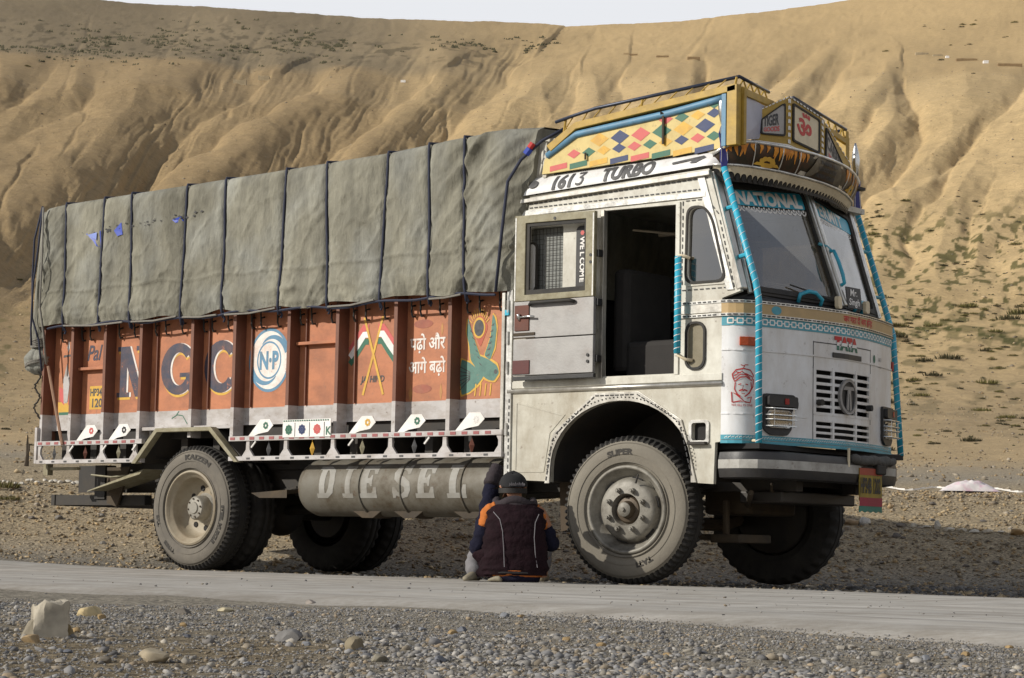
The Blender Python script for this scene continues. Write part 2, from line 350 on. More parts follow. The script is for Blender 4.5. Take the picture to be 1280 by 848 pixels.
def road_z(X, Y): return .02*np.clip(-5-X, 0, 12)+.012*(fbm(X*.5, Y*2.5, 3, 3)-.5)
ET = np.array([[15, .020], [21, .030], [26, .034], [45, .045], [90, .068], [130, .115], [170, .162], [215, .206], [260, .2165], [400, .225], [560, .235], [700, .2425], [820, .243], [1100, .2], [2000, .12], [3500, .07]])
SKX = np.array([[-400, 1.02], [60, 1.01], [450, .999], [600, .995], [700, .992], [850, 1.003], [1050, 1.04], [1280, 1.085], [1700, 1.1]])
def hor(xp): return 687+(xp-640)*.0201
def e_of(Rr, xp, phi):
    e = np.interp(np.log(Rr), np.log(ET[:, 0]), ET[:, 1])
    k = np.interp(np.clip(xp, -400, 1700), SKX[:, 0], SKX[:, 1]); k = 1+(k-1)*sst(Rr, 300, 700)
    k = np.where(np.abs(phi) > .3, 1+(k-1)*0, k)
    back = sst(np.abs(phi), .5, 1.7)
    return e*k*(1-.55*back)
STR = [  # gullies: (points in picture-like hill coordinates, half width, depth, right-bank offset)
 ([(-20, 420), (60, 330), (125, 262), (160, 222), (190, 186), (215, 156), (250, 132), (300, 108)], 13, 30),
 ([(90, 290), (150, 250), (185, 212), (230, 180), (285, 150), (335, 122), (380, 100)], 8, 17),
 ([(180, 320), (250, 280), (345, 215), (420, 170), (470, 130), (508, 106)], 12, 28),
 ([(400, 300), (460, 245), (530, 185), (555, 145), (585, 113), (626, 82)], 12, 28),
 ([(-10, 365), (20, 335), (50, 310), (70, 290)], 12, 20), ([(-20, 150), (15, 120), (45, 92)], 6, 7),
 ([(-10, 175), (40, 160), (90, 135), (105, 118)], 5, 5),
 ([(650, 300), (672, 235), (690, 175), (706, 135), (712, 115)], 9, 12), ([(670, 260), (715, 205), (748, 165), (768, 125), (772, 105)], 10, 14),
 ([(600, 250), (640, 200), (655, 165), (668, 140)], 7, 8),
 ([(878, 118), (880, 95), (883, 74)], 3.5, 8),
 ([(930, 115), (960, 100), (985, 80), (1012, 63)], 3.5, 6), ([(985, 150), (1015, 120), (1040, 95), (1062, 80)], 6, 9),
 ([(1070, 165), (1092, 142), (1112, 120)], 3.5, 5),
 ([(1010, 390), (1040, 335), (1062, 290), (1078, 252), (1092, 238), (1118, 226), (1140, 196), (1154, 170), (1152, 145), (1140, 110)], 8, 20),
 ([(1150, 290), (1158, 262), (1178, 248), (1182, 230), (1200, 205), (1215, 188), (1232, 172)], 3.5, 7),
 ([(1125, 345), (1146, 320), (1138, 300), (1145, 285), (1157, 267)], 2.5, 4),
 ([(1240, 330), (1238, 318), (1262, 302), (1290, 290)], 2.5, 4), ([(1205, 320), (1212, 295), (1218, 270), (1240, 240)], 3, 4),
 ([(1225, 410), (1252, 398), (1285, 384)], 3, 7), ([(1130, 235), (1180, 215), (1240, 160), (1268, 128), (1290, 100)], 4, 6),
 ([(905, 190), (925, 160), (950, 140)], 6, 8), ([(960, 200), (985, 160), (1000, 140)], 6, 9),
]
def hill_detail(xp, yb):
    D = np.zeros_like(xp); dmin = np.full(xp.shape, 1e9)
    wx = xp+10*(fbm(xp/38, yb/30, 3, 21)-.5)*2; wy = yb+8*(fbm(xp/35, yb/35, 3, 22)-.5)*2
    for pts, wd, dp in STR:
        best = np.full(xp.shape, 1e9); sgn = np.zeros_like(xp); tt = np.zeros_like(xp); L = 0
        tot = sum(math.dist(pts[i], pts[i+1]) for i in range(len(pts)-1))
        for (x0, y0), (x1, y1) in zip(pts[:-1], pts[1:]):
            dx, dy = x1-x0, y1-y0; l2 = dx*dx+dy*dy
            t = np.clip(((wx-x0)*dx+(wy-y0)*dy)/l2, 0, 1)
            qx = wx-(x0+t*dx); qy = wy-(y0+t*dy); d = np.hypot(qx, qy)
            m = d < best; best = np.where(m, d, best); sgn = np.where(m, np.sign(qx*dy-qy*dx), sgn)
            tt = np.where(m, (L+t*math.sqrt(l2))/tot, tt); L += math.sqrt(l2)
        dmin = np.minimum(dmin, best*(14/wd)**.3)
        # left bank (sunless, facing right) steep and wide, right bank lower
        left = (sgn > 0)
        wl = np.where(left, wd*2.8, wd*1.0); fade = np.clip(1.15-.8*tt, .25, 1)*sst(tt, -.02, .42)
        D -= dp*fade*np.exp(-(best/wl)**1.1)
        D += dp*.55*fade*np.exp(-((best-wd*4.5)/(wd*2.6))**2)*left
        # rills running into the gully on the shaded bank
        rl = ridged((wx*.8+wy*.6)/5.0, (wy-wx*.6)/60, 3, 33)
        D -= dp*.17*fade*np.exp(-((best-wd*1.8)/(wd*1.4))**2)*rl**2*left*1.6
    D += 15*(1-np.exp(-(dmin/60)**1.5)-.55)*sst(yb, 60, 110)*(1-sst(yb, 330, 420))
    return D
def terrain_parts(P):      # P: (n,2) world -> z, far, xp, yb
    X, Y = P[..., 0], P[..., 1]
    dx = X-CP.x; dy = Y-CP.y; fw = dx*_dh[0]+dy*_dh[1]; rt = dx*_rh[0]+dy*_rh[1]
    phi = np.arctan2(rt, fw); Rr = np.maximum(np.hypot(dx, dy), .3)
    xp = 640+CF*np.tan(np.clip(phi, -1.2, 1.2)); xq = np.clip(xp, -900, 2200)
    e = e_of(np.maximum(Rr, 15), xq, phi); yb = hor(xq)-CF*e
    zf = .224+Rr*e
    inf = sst(-np.abs(phi), -1.2, -.5)
    hm = sst(Rr, 70, 150)
    D = hill_detail(xq, yb)*inf*hm
    D = D-(ridged(X/26, Y/26, 3, 40, .4)-.5)*1.6*hm*(1-.5*sst(Rr, 215, 300))
    D = D-np.maximum(ridged((xq+.45*yb+14*fbm(xq/30, yb/24, 3, 46))/46, (yb-.3*xq)/120, 2, 44)-.85, 0)*20*hm*inf*(1-.6*sst(Rr, 205, 240))*(1-.6*sst(xq, 950, 1050))
    D = D+(fbm(X/1.6, Y/1.6, 4, 50, .6)-.5)*1.2*hm
    D = D+(fbm(xq/130, yb/80, 2, 70)-.5)*18*hm*inf*(1-.8*sst(Rr, 200, 260))
    D = D-2.2*inf*sst(Rr, 300, 420)*(ridged((xq+.6*yb)/60, yb/18, 3, 60)-.5)*(1-.8*sst(Rr, 600, 690))
    zf = zf+D*Rr/CF
    zf = zf+(fbm(X/9, Y/9, 4, 12)-.5)*.9*sst(Rr, 30, 60)*(1-hm*.6)+(fbm(X/2.2, Y/2.2, 3, 14)-.5)*.22*sst(Rr, 22, 40)
    # near ground
    s = -.498*X+.867*Y
    zn = -.035+.02*(fbm(X*1.3, Y*1.3, 4, 2)-.5)
    yf = ye_far(X); yn = ye_near(X)
    zn = zn+.02*np.clip(-5-X, 0, 12)*(1-sst(np.abs(Y+2.5), 3, 8))
    zn = zn-.06*sst(X, 1.2, 2.6)*sst(Y-yf, .02, .3)*(1-sst(s, 3.5, 5))
    zn = zn+np.where(s > 3.6, (s-3.6)**2/(s-3.6+.8)*.275*np.where(s > 7.4, 0, 1), 0)
    zb = (7.4-3.6)**2/(7.4-3.6+.8)*.275-.035
    zn = np.where(s > 7.4, zb+.02*(s-7.4), zn)
    zn = zn+.10*(fbm(X*.7, Y*.7, 4, 7)-.5)*sst(s, 3.4, 6)+.05*(fbm(X*2.7, Y*2.7, 4, 8)-.5)*sst(s, 3.2, 5)
    shoulder = sst(-(Y-yn), 0, .5)
    zn = zn+shoulder*(.015+.05*(fbm(X*1.1, Y*1.1, 4, 6)-.5)+.018*(fbm(X*9, Y*9, 3, 16)-.5))
    zn = zn+.05*sst(-(Y-yn), 1.5, 4)*sst(-(X), -6.2, -4.0)
    wgt = sst(Rr, 21.5, 27)
    # behind and beside the camera the bank does not exist: keep it level there
    z = zn*(1-wgt)+zf*wgt
    return z, Rr, xq, yb, phi, s
_dh = np.array([-math.sin(CAZ), math.cos(CAZ)]); _rh = np.array([math.cos(CAZ), math.sin(CAZ)])
def ground_z(x, y):
    z = terrain_parts(np.array([[x, y]], float))[0]; return float(z[0])
def build_terrain():
    ph = np.concatenate([np.linspace(-PI, -1.2, 22)[:-1], np.linspace(-1.2, -.27, 60)[:-1], np.arctan((np.linspace(-100, 1380, 800)-640)/CF), np.linspace(.27, 1.2, 60)[1:], np.linspace(1.2, PI, 22)[1:]])
    rows = [np.geomspace(1.2, 26, 190)]
    te = np.interp(np.linspace(.034, .2168, 340), ET[2:9, 1], np.log(ET[2:9, 0])); rows.append(np.exp(te)[1:])
    te = np.interp(np.linspace(.2168, .2428, 60), ET[8:12, 1], np.log(ET[8:12, 0])); rows.append(np.exp(te)[1:])
    rows.append(np.geomspace(720, 3500, 14))
    Rr = np.concatenate(rows); Rr = np.concatenate([[.02], Rr])
    PH, RR = np.meshgrid(ph, Rr)
    X = CP.x+RR*(np.cos(PH)*_dh[0]+np.sin(PH)*_rh[0]); Y = CP.y+RR*(np.cos(PH)*_dh[1]+np.sin(PH)*_rh[1])
    z, r_, xq, yb, phi, s = terrain_parts(np.stack([X, Y], -1))
    n, m = PH.shape; co = np.stack([X, Y, z], -1).reshape(-1, 3)
    idx = np.arange(n*m).reshape(n, m); a = idx[:-1, :-1].ravel(); b = idx[:-1, 1:].ravel(); c = idx[1:, 1:].ravel(); d = idx[1:, :-1].ravel()
    keep = np.ones(len(a), bool)
    quads = np.stack([a, d, c, b], -1)[keep]
    me = bpy.data.meshes.new('ground'); me.vertices.add(len(co)); me.vertices.foreach_set('co', co.astype(np.float32).ravel())
    me.loops.add(quads.size); me.loops.foreach_set('vertex_index', quads.ravel().astype(np.int32))
    me.polygons.add(len(quads)); me.polygons.foreach_set('loop_start', np.arange(0, quads.size, 4, dtype=np.int32))
    me.update(calc_edges=True); me.shade_smooth()
    # soil colour, plus shade painted on the left hill and the verge
    sand = np.array(lin((196, 170, 126))); brn_shade = np.array(lin((146, 125, 93))); dk = np.array(lin((124, 112, 90))); grav = np.array(lin((142, 135, 122)))
    olive = np.array(lin((86, 84, 44))); scree = np.array(lin((170, 146, 106)))
    def mixc(c0, c1, t): return c0*(1-t[..., None])+c1*t[..., None]
    C = np.broadcast_to(sand, X.shape+(3,)).copy()
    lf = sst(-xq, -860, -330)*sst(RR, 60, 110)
    C = mixc(C, np.broadcast_to(brn_shade, C.shape), lf*.85)  # left hill browner, with presumed cloud shade put into the colour
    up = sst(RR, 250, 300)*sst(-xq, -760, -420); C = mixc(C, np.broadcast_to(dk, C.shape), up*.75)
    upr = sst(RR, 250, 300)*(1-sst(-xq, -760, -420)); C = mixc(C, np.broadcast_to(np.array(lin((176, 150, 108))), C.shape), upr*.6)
    st = fbm((xq+.2*yb)/60, yb/20, 4, 81); C = C*(1+.30*(st-.5))[..., None]
    big = fbm(xq/120, yb/70, 4, 83); C = C*(1+.30*(big-.5))[..., None]
    # scrub patches
    sc = fbm((xq-1.1*yb)/9, (yb+.2*xq)/3.2, 3, 90)
    z1 = sst(sc, .60, .68)*sst(yb, 18, 45)*sst(-yb, -82, -66)*sst(-xq, -470, -380)
    z1b = sst(fbm(xq/16, yb/3, 3, 91), .60, .68)*sst(yb, 40, 55)*sst(-yb, -82, -68)*sst(xq, 380, 450)*sst(-xq, -720, -560)
    z2 = sst(fbm(xq/10, yb/5.5, 3, 92), .57, .63)*sst(xq, 1040, 1090)*sst(yb, 240, 300)*sst(-yb, -470, -400)
    z3 = sst(fbm(xq/26, yb/8, 3, 93), .58, .68)*sst(yb, 370, 420)*sst(-yb, -570, -500)*.75
    C = mixc(C, np.broadcast_to(np.array(lin((60, 54, 38))), C.shape), np.clip(z1+z1b, 0, 1)*.5)
    C = mixc(C, np.broadcast_to(olive, C.shape), np.clip(z2*.85+z3*.85, 0, 1))
    lw = sst(yb, 400, 540)*(RR > 20); C = mixc(C, np.broadcast_to(np.array(lin((152, 134, 106))), C.shape), lw*.7)
    nr = 1-sst(RR, 22, 45); C = mixc(C, np.broadcast_to(grav, C.shape), nr)
    bank = nr*sst(s, 3.8, 5.2)*(1-sst(s, 9, 12)); C = mixc(C, np.broadcast_to(np.array(lin((160, 143, 114))), C.shape), bank*.8)
    verge_shade = nr*sst(Y-ye_far(X), -.1, .3)*(1-sst(s, 3.2, 4.6)); C = mixc(C, np.broadcast_to(np.array(lin((86, 82, 76))), C.shape), verge_shade)  # verge under the truck coloured darker to deepen its shadow
    yn = ye_near(X); shd = sst(-(Y-yn), .3, 1.5)*(RR < 14)
    rtl = (X-CP.x)*_rh[0]+(Y-CP.y)*_rh[1]; soil = sst(-rtl+.9*(fbm(X*.9, Y*.9, 4, 95)-.5), .25, .65)*sst(-RR, -6.6, -5.2); C = mixc(C, np.broadcast_to(np.array(lin((132, 118, 94))), C.shape), shd*soil*.9)
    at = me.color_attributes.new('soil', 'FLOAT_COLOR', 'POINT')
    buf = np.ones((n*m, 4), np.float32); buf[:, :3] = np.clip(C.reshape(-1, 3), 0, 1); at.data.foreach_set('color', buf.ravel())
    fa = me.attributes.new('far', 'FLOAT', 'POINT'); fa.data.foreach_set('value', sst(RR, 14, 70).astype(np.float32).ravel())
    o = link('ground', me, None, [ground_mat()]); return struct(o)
def ground_mat():
    m = bpy.data.materials.new('soil_and_gravel'); m.use_nodes = True; t = m.node_tree; n = t.nodes; L = t.links; b = n['Principled BSDF']
    b.inputs['Roughness'].default_value = .95; b.inputs['Specular IOR Level'].default_value = .15
    at = n.new('ShaderNodeAttribute'); at.attribute_name = 'soil'; fa = n.new('ShaderNodeAttribute'); fa.attribute_name = 'far'
    c = n.new('ShaderNodeTexCoord')
    def noise(s, d=6, r=.6):
        q = n.new('ShaderNodeTexNoise'); q.inputs['Scale'].default_value = s; q.inputs['Detail'].default_value = d; q.inputs['Roughness'].default_value = r; L.new(c.outputs['Object'], q.inputs['Vector']); return q
    def rng_(src, a, b_, lo, hi):
        q = n.new('ShaderNodeMapRange'); q.inputs[1].default_value = a; q.inputs[2].default_value = b_; q.inputs[3].default_value = lo; q.inputs[4].default_value = hi; L.new(src, q.inputs[0]); return q.outputs[0]
    near = noise(38, 8, .75); far = noise(.9, 12, .78); mid = noise(4, 8, .7)
    v = n.new('ShaderNodeTexVoronoi'); v.inputs['Scale'].default_value = 55; L.new(c.outputs['Object'], v.inputs['Vector'])
    vb = n.new('ShaderNodeTexVoronoi'); vb.inputs['Scale'].default_value = 1.6; L.new(c.outputs['Object'], vb.inputs['Vector'])
    hs = n.new('ShaderNodeRGBToBW'); L.new(v.outputs['Color'], hs.inputs[0])
    f1 = rng_(near.outputs['Fac'], .3, .7, .62, 1.32); f2 = rng_(far.outputs['Fac'], .3, .7, .80, 1.17); f3 = rng_(mid.outputs['Fac'], .3, .7, .85, 1.12); f4 = rng_(hs.outputs[0], .2, .8, .6, 1.4)
    m1 = n.new('ShaderNodeMath'); m1.operation = 'MULTIPLY'; L.new(f1, m1.inputs[0]); L.new(f4, m1.inputs[1])
    mm = n.new('ShaderNodeMix'); L.new(fa.outputs['Fac'], mm.inputs[0]); L.new(m1.outputs[0], mm.inputs[2]); L.new(f2, mm.inputs[3])
    m2 = n.new('ShaderNodeMath'); m2.operation = 'MULTIPLY'; L.new(mm.outputs[0], m2.inputs[0]); L.new(f3, m2.inputs[1])
    sc = n.new('ShaderNodeVectorMath'); sc.operation = 'SCALE'; L.new(at.outputs['Color'], sc.inputs[0]); L.new(m2.outputs[0], sc.inputs['Scale']); L.new(sc.outputs[0], b.inputs['Base Color'])
    iv = n.new('ShaderNodeMath'); iv.operation = 'SUBTRACT'; iv.inputs[0].default_value = 1; L.new(fa.outputs['Fac'], iv.inputs[1])
    b1 = n.new('ShaderNodeBump'); b1.inputs['Distance'].default_value = .02; L.new(iv.outputs[0], b1.inputs['Strength']); L.new(near.outputs['Fac'], b1.inputs['Height'])
    b2 = n.new('ShaderNodeBump'); b2.inputs['Distance'].default_value = .6; s2 = n.new('ShaderNodeMath'); s2.operation = 'MULTIPLY'; s2.inputs[1].default_value = .5; L.new(fa.outputs['Fac'], s2.inputs[0]); L.new(s2.outputs[0], b2.inputs['Strength'])
    L.new(far.outputs['Fac'], b2.inputs['Height']); L.new(b1.outputs[0], b2.inputs['Normal'])
    # fine erosion rills: thin valleys along the mid level of a broad noise
    rl = noise(.13, 9, .62); ab = n.new('ShaderNodeMath'); ab.operation = 'SUBTRACT'; ab.inputs[1].default_value = .5; L.new(rl.outputs['Fac'], ab.inputs[0])
    a2 = n.new('ShaderNodeMath'); a2.operation = 'ABSOLUTE'; L.new(ab.outputs[0], a2.inputs[0]); rr_ = rng_(a2.outputs[0], 0, .022, 0, 1)
    b3 = n.new('ShaderNodeBump'); b3.inputs['Distance'].default_value = .55; s3 = n.new('ShaderNodeMath'); s3.operation = 'MULTIPLY'; s3.inputs[1].default_value = .22; L.new(fa.outputs['Fac'], s3.inputs[0]); L.new(s3.outputs[0], b3.inputs['Strength'])
    L.new(rr_, b3.inputs['Height']); L.new(b2.outputs[0], b3.inputs['Normal']); L.new(b3.outputs[0], b.inputs['Normal'])
    return m
build_terrain()

def build_road():
    xs = np.concatenate([np.linspace(-60, -14, 30)[:-1], np.linspace(-14, 10, 320), np.linspace(10, 60, 30)[1:]])
    ts = np.linspace(0, 1, 60)
    X, T = np.meshgrid(xs, ts, indexing='ij'); yf = ye_far(X)+.04*(fbm(X*6, T*0, 3, 31)-.5); yn = ye_near(X)
    yf = np.where(X < -9, yf+.004*(X+9)**2*.0, yf)
    Y = yn+(yf-yn)*T; z = road_z(X, Y)-.075*(1-sst(T, 0, .13))**1.5-.03*(sst(T, .99, 1.))
    z = z-.012*np.exp(-((T-.62)/.07)**2)-.010*np.exp(-((T-.27)/.07)**2)
    co = np.stack([X, Y, z], -1); n, m = X.shape
    me = bpy.data.meshes.new('road'); v = co.reshape(-1, 3)
    f = [(i*m+j, (i+1)*m+j, (i+1)*m+j+1, i*m+j+1) for i in range(n-1) for j in range(m-1)]
    me.from_pydata(v.tolist(), [], f); me.update(); me.shade_smooth()
    uv = me.attributes.new('across', 'FLOAT', 'POINT'); uv.data.foreach_set('value', T.ravel().astype(np.float32))
    mm = mat('dusty_road', lin((172, 168, 161)), .9, 0, .12, 2.5, lin((132, 125, 114)), .75, 2.6, .5, 90, 1, .2)
    t = mm.node_tree; N = t.nodes; L = t.links; b = N['Principled BSDF']; src = b.inputs['Base Color'].links[0].from_socket
    a = N.new('ShaderNodeAttribute'); a.attribute_name = 'across'; c = N.new('ShaderNodeTexCoord')
    mp = N.new('ShaderNodeMapping'); mp.inputs['Scale'].default_value = (.12, 2.2, 1); L.new(c.outputs['Object'], mp.inputs[0])
    no = N.new('ShaderNodeTexNoise'); no.inputs['Scale'].default_value = 2.2; no.inputs['Detail'].default_value = 8; L.new(mp.outputs[0], no.inputs['Vector'])
    mr = N.new('ShaderNodeMapRange'); mr.inputs[1].default_value = .35; mr.inputs[2].default_value = .65; mr.inputs[3].default_value = .78; mr.inputs[4].default_value = 1.14; L.new(no.outputs['Fac'], mr.inputs[0])
    s = N.new('ShaderNodeVectorMath'); s.operation = 'SCALE'; L.new(src, s.inputs[0]); L.new(mr.outputs[0], s.inputs['Scale'])
    # gravelly near edge
    e = N.new('ShaderNodeMapRange'); e.inputs[1].default_value = .0; e.inputs[2].default_value = .16; e.inputs[3].default_value = 1; e.inputs[4].default_value = 0; L.new(a.outputs['Fac'], e.inputs[0])
    g = N.new('ShaderNodeTexNoise'); g.inputs['Scale'].default_value = 26; g.inputs['Detail'].default_value = 6; L.new(c.outputs['Object'], g.inputs['Vector'])
    g2 = N.new('ShaderNodeMath'); g2.operation = 'MULTIPLY_ADD'; L.new(g.outputs['Fac'], g2.inputs[0]); g2.inputs[1].default_value = 1.6; g2.inputs[2].default_value = -.35; 
    g3 = N.new('ShaderNodeMath'); g3.operation = 'MULTIPLY'; g3.use_clamp = True; L.new(e.outputs[0], g3.inputs[0]); L.new(g2.outputs[0], g3.inputs[1])
    mi = N.new('ShaderNodeMix'); mi.data_type = 'RGBA'; L.new(g3.outputs[0], mi.inputs[0]); L.new(s.outputs[0], mi.inputs[6]); mi.inputs[7].default_value = (*lin((112, 102, 88)), 1)
    L.new(mi.outputs[2], b.inputs['Base Color'])
    o = link('road', me, None, [mm]); return struct(o)
build_road()

# ---------------------------------------------------------------- pebbles and stones
def stone_mat(name, attr=True, base=(1, 1, 1)):
    m = bpy.data.materials.new(name); m.use_nodes = True; t = m.node_tree; n = t.nodes; L = t.links; b = n['Principled BSDF']; b.inputs['Roughness'].default_value = .9; b.inputs['Specular IOR Level'].default_value = .2
    c = n.new('ShaderNodeTexCoord'); no = n.new('ShaderNodeTexNoise'); no.inputs['Scale'].default_value = 22; no.inputs['Detail'].default_value = 8; L.new(c.outputs['Object'], no.inputs['Vector'])
    mr = n.new('ShaderNodeMapRange'); mr.inputs[1].default_value = .3; mr.inputs[2].default_value = .7; mr.inputs[3].default_value = .7; mr.inputs[4].default_value = 1.2; L.new(no.outputs['Fac'], mr.inputs[0])
    s = n.new('ShaderNodeVectorMath'); s.operation = 'SCALE'; L.new(mr.outputs[0], s.inputs['Scale'])
    if attr: a = n.new('ShaderNodeAttribute'); a.attribute_name = 'tone'; L.new(a.outputs['Color'], s.inputs[0])
    else: s.inputs[0].default_value = base
    L.new(s.outputs[0], b.inputs['Base Color'])
    bu = n.new('ShaderNodeBump'); bu.inputs['Strength'].default_value = .5; bu.inputs['Distance'].default_value = .01; L.new(no.outputs['Fac'], bu.inputs['Height']); L.new(bu.outputs[0], b.inputs['Normal'])
    return m
pebm = stone_mat('pebbles_mixed')
ICO = None
def ico(sub):
    b = bmesh.new(); bmesh.ops.create_icosphere(b, subdivisions=sub, radius=1); v = np.array([x.co[:] for x in b.verts]); f = np.array([[q.index for q in x.verts] for x in b.faces]); b.free(); return v, f
OCT = (np.array([[1, 0, 0], [-1, 0, 0], [0, 1, 0], [0, -1, 0], [0, 0, 1], [0, 0, -1]], float), np.array([[0, 2, 4], [2, 1, 4], [1, 3, 4], [3, 0, 4], [2, 0, 5], [1, 2, 5], [3, 1, 5], [0, 3, 5]]))
PAL = np.array([lin(c) for c in ((118, 120, 124), (134, 132, 128), (96, 100, 107), (150, 144, 132), (110, 108, 106), (142, 122, 92), (104, 102, 100), (158, 155, 150), (82, 85, 92), (124, 112, 92), (112, 114, 118))])*1.25
PAL = PAL*.55+np.mean(PAL, 0)*.45*np.array([1.02, 1, .96])
def pebbles(name, XY, size, shape, pal, label_kind='stuff', embed=.3):
    n = len(XY); V, F = shape; k = len(V)
    sz = size[:, None]*rng.uniform(.6, 1.35, (n, 3))*np.array([1.15, .95, .62]); a = rng.uniform(0, 2*PI, n)
    P = V[None]*(1+rng.uniform(-.38, .30, (n, k, 1))); P = P*sz[:, None, :]
    tl = rng.uniform(-.5, .5, n); cy, sy = np.cos(tl), np.sin(tl)
    x = P[..., 0]*cy[:, None]-P[..., 2]*sy[:, None]; z = P[..., 0]*sy[:, None]+P[..., 2]*cy[:, None]; y = P[..., 1]
    ca, sa = np.cos(a)[:, None], np.sin(a)[:, None]; X = x*ca-y*sa; Y = x*sa+y*ca
    zg = terrain_parts(XY)[0]
    T_ = (XY[:, 1]-ye_near(XY[:, 0]))/(ye_far(XY[:, 0])-ye_near(XY[:, 0])); onr = (T_ > 0) & (T_ < 1)
    zg = np.where(onr, np.maximum(zg, road_z(XY[:, 0], XY[:, 1])-.075*(1-sst(T_, 0, .13))**1.5), zg)
    co = np.stack([X+XY[:, :1], Y+XY[:, 1:], z+(zg+sz[:, 2]*(1-embed*2)*.6)[:, None]], -1).reshape(-1, 3)
    f = (F[None]+(np.arange(n)*k)[:, None, None]).reshape(-1, 3)
    me = bpy.data.meshes.new(name); me.vertices.add(len(co)); me.vertices.foreach_set('co', co.astype(np.float32).ravel())
    me.loops.add(f.size); me.loops.foreach_set('vertex_index', f.ravel().astype(np.int32)); me.polygons.add(len(f)); me.polygons.foreach_set('loop_start', np.arange(0, f.size, 3, dtype=np.int32))
    me.update(calc_edges=True)
    at = me.color_attributes.new('tone', 'FLOAT_COLOR', 'POINT'); c = pal[rng.integers(0, len(pal), n)]*rng.uniform(.75, 1.2, (n, 1))
    buf = np.ones((n*k, 4), np.float32); buf[:, :3] = np.repeat(c, k, 0); at.data.foreach_set('color', buf.ravel())
    return link(name, me, None, [pebm])
def fan(n, r0, r1, x0, x1, pw=1.):
    """random ground points in a sector seen by the camera: distance r0..r1, picture columns x0..x1"""
    r = np.sqrt(rng.uniform(r0**2, r1**2, n)) if pw == 1 else r0+(r1-r0)*rng.uniform(0, 1, n)**pw
    ph = np.arctan((rng.uniform(x0, x1, n)-640)/CF)
    return np.stack([CP.x+r*(np.cos(ph)*_dh[0]+np.sin(ph)*_rh[0]), CP.y+r*(np.cos(ph)*_dh[1]+np.sin(ph)*_rh[1])], -1)
I1 = ico(1)
def gravel():
    # foreground shoulder between camera and road
    P = fan(52000, 2.6, 8.6, -160, 1440)
    yn = ye_near(P[:, 0]); m = P[:, 1] < yn+.25
    dist = np.hypot(P[:, 0]-CP.x, P[:, 1]-CP.y)
    rtl = (P[:, 0]-CP.x)*_rh[0]+(P[:, 1]-CP.y)*_rh[1]; soil = sst(-rtl+.9*(fbm(P[:, 0]*.9, P[:, 1]*.9, 4, 95)-.5), .25, .65)*sst(-dist, -6.6, -5.2)
    dens = (1-.80*soil-.62*sst(dist, 5.2, 7.5))*(1-.65*sst(rtl, .25, .8))*(.6+.7*sst(fbm(P[:, 0]*1.6, P[:, 1]*1.6, 3, 97), .35, .6)); m &= rng.uniform(0, 1, len(P)) < dens
    P = P[m]; d = dist[m]; sz = rng.lognormal(-5.45, .48, len(P))*np.where(d < 5.6, 1.2, .85); sz = np.clip(sz, .0022, .013)
    tag(stuff(pebbles('roadside_gravel', P, sz, I1, PAL)), 'loose grey and brown gravel along the near edge of the road', 'gravel')
    P = fan(60000, 4., 9.2, -160, 1440); yn = ye_near(P[:, 0]); P = P[P[:, 1] < yn+.35]
    tag(stuff(pebbles('fine_grit', P, np.clip(rng.lognormal(-5.75, .35, len(P)), .0016, .0065), OCT, PAL*.9)), 'fine grey grit scattered between the foreground gravel and the road', 'grit')
    # bank behind the truck
    P = fan(42000, 11.5, 24, -120, 1400); yf = ye_far(P[:, 0]); m = (P[:, 1] > yf+.05); P = P[m]
    sz = np.clip(rng.lognormal(-4.35, .45, len(P)), .006, .035)
    pal2 = np.array([lin(c) for c in ((156, 136, 104), (140, 120, 92), (170, 152, 122), (128, 118, 102), (148, 138, 122), (116, 106, 92))])*1.15
    tag(stuff(pebbles('bank_gravel', P, sz, OCT, pal2)), 'brown gravel covering the bank behind the truck', 'gravel')
    P = fan(14000, 11.2, 19, -120, 1400); yf = ye_far(P[:, 0]); s = -.498*P[:, 0]+.867*P[:, 1]; m = (P[:, 1] > yf) & (s < 4.3); P = P[m]
    tag(stuff(pebbles('verge_gravel', P, np.clip(rng.lognormal(-4.0, .4, len(P)), .008, .04), I1, PAL*.55)), 'coarse gravel along the far edge of the road, coloured dark grey for truck shade', 'gravel')  # stone tones lowered to stand for the shade beside the truck
    # beyond, to the foot of the hill
    P = fan(9000, 24, 95, -60, 1340, .8); sz = np.clip(rng.lognormal(-3.7, .4, len(P)), .01, .05)
    tag(stuff(pebbles('slope_stones', P, sz, OCT, pal2)), 'small pale stones scattered over the lower slope', 'stones')
    P = fan(5000, 90, 290, -60, 1340, 1.2); sz = np.clip(rng.lognormal(-2.9, .4, len(P)), .03, .16)
    tag(stuff(pebbles('hill_stones', P, sz, OCT, pal2*.9)), 'loose stones scattered over the eroded hillside', 'stones')
    P = fan(170, 8, 14.5, 0, 1280); m = (P[:, 1] < ye_far(P[:, 0])-.1) & (P[:, 1] > ye_near(P[:, 0])+.1); P = P[m]
    tag(stuff(pebbles('road_grit', P, np.clip(rng.lognormal(-5.5, .45, len(P)), .002, .010), I1, PAL*.7)), 'stray pebbles lying on the grey road surface', 'pebbles')
gravel()
def at_px(x, y, z=0.):
    """ground point seen at a photograph pixel, at height z"""
    v = _d+_r2*((x-640)/CF)-_u2*((y-424)/CF); t = (z-CP.z)/v.z; return CP+v*t
def on_ground(x, rad):
    ph = math.atan((x-640)/CF); X = CP.x+rad*(math.cos(ph)*_dh[0]+math.sin(ph)*_rh[0]); Y = CP.y+rad*(math.cos(ph)*_dh[1]+math.sin(ph)*_rh[1]); return X, Y, ground_z(X, Y)
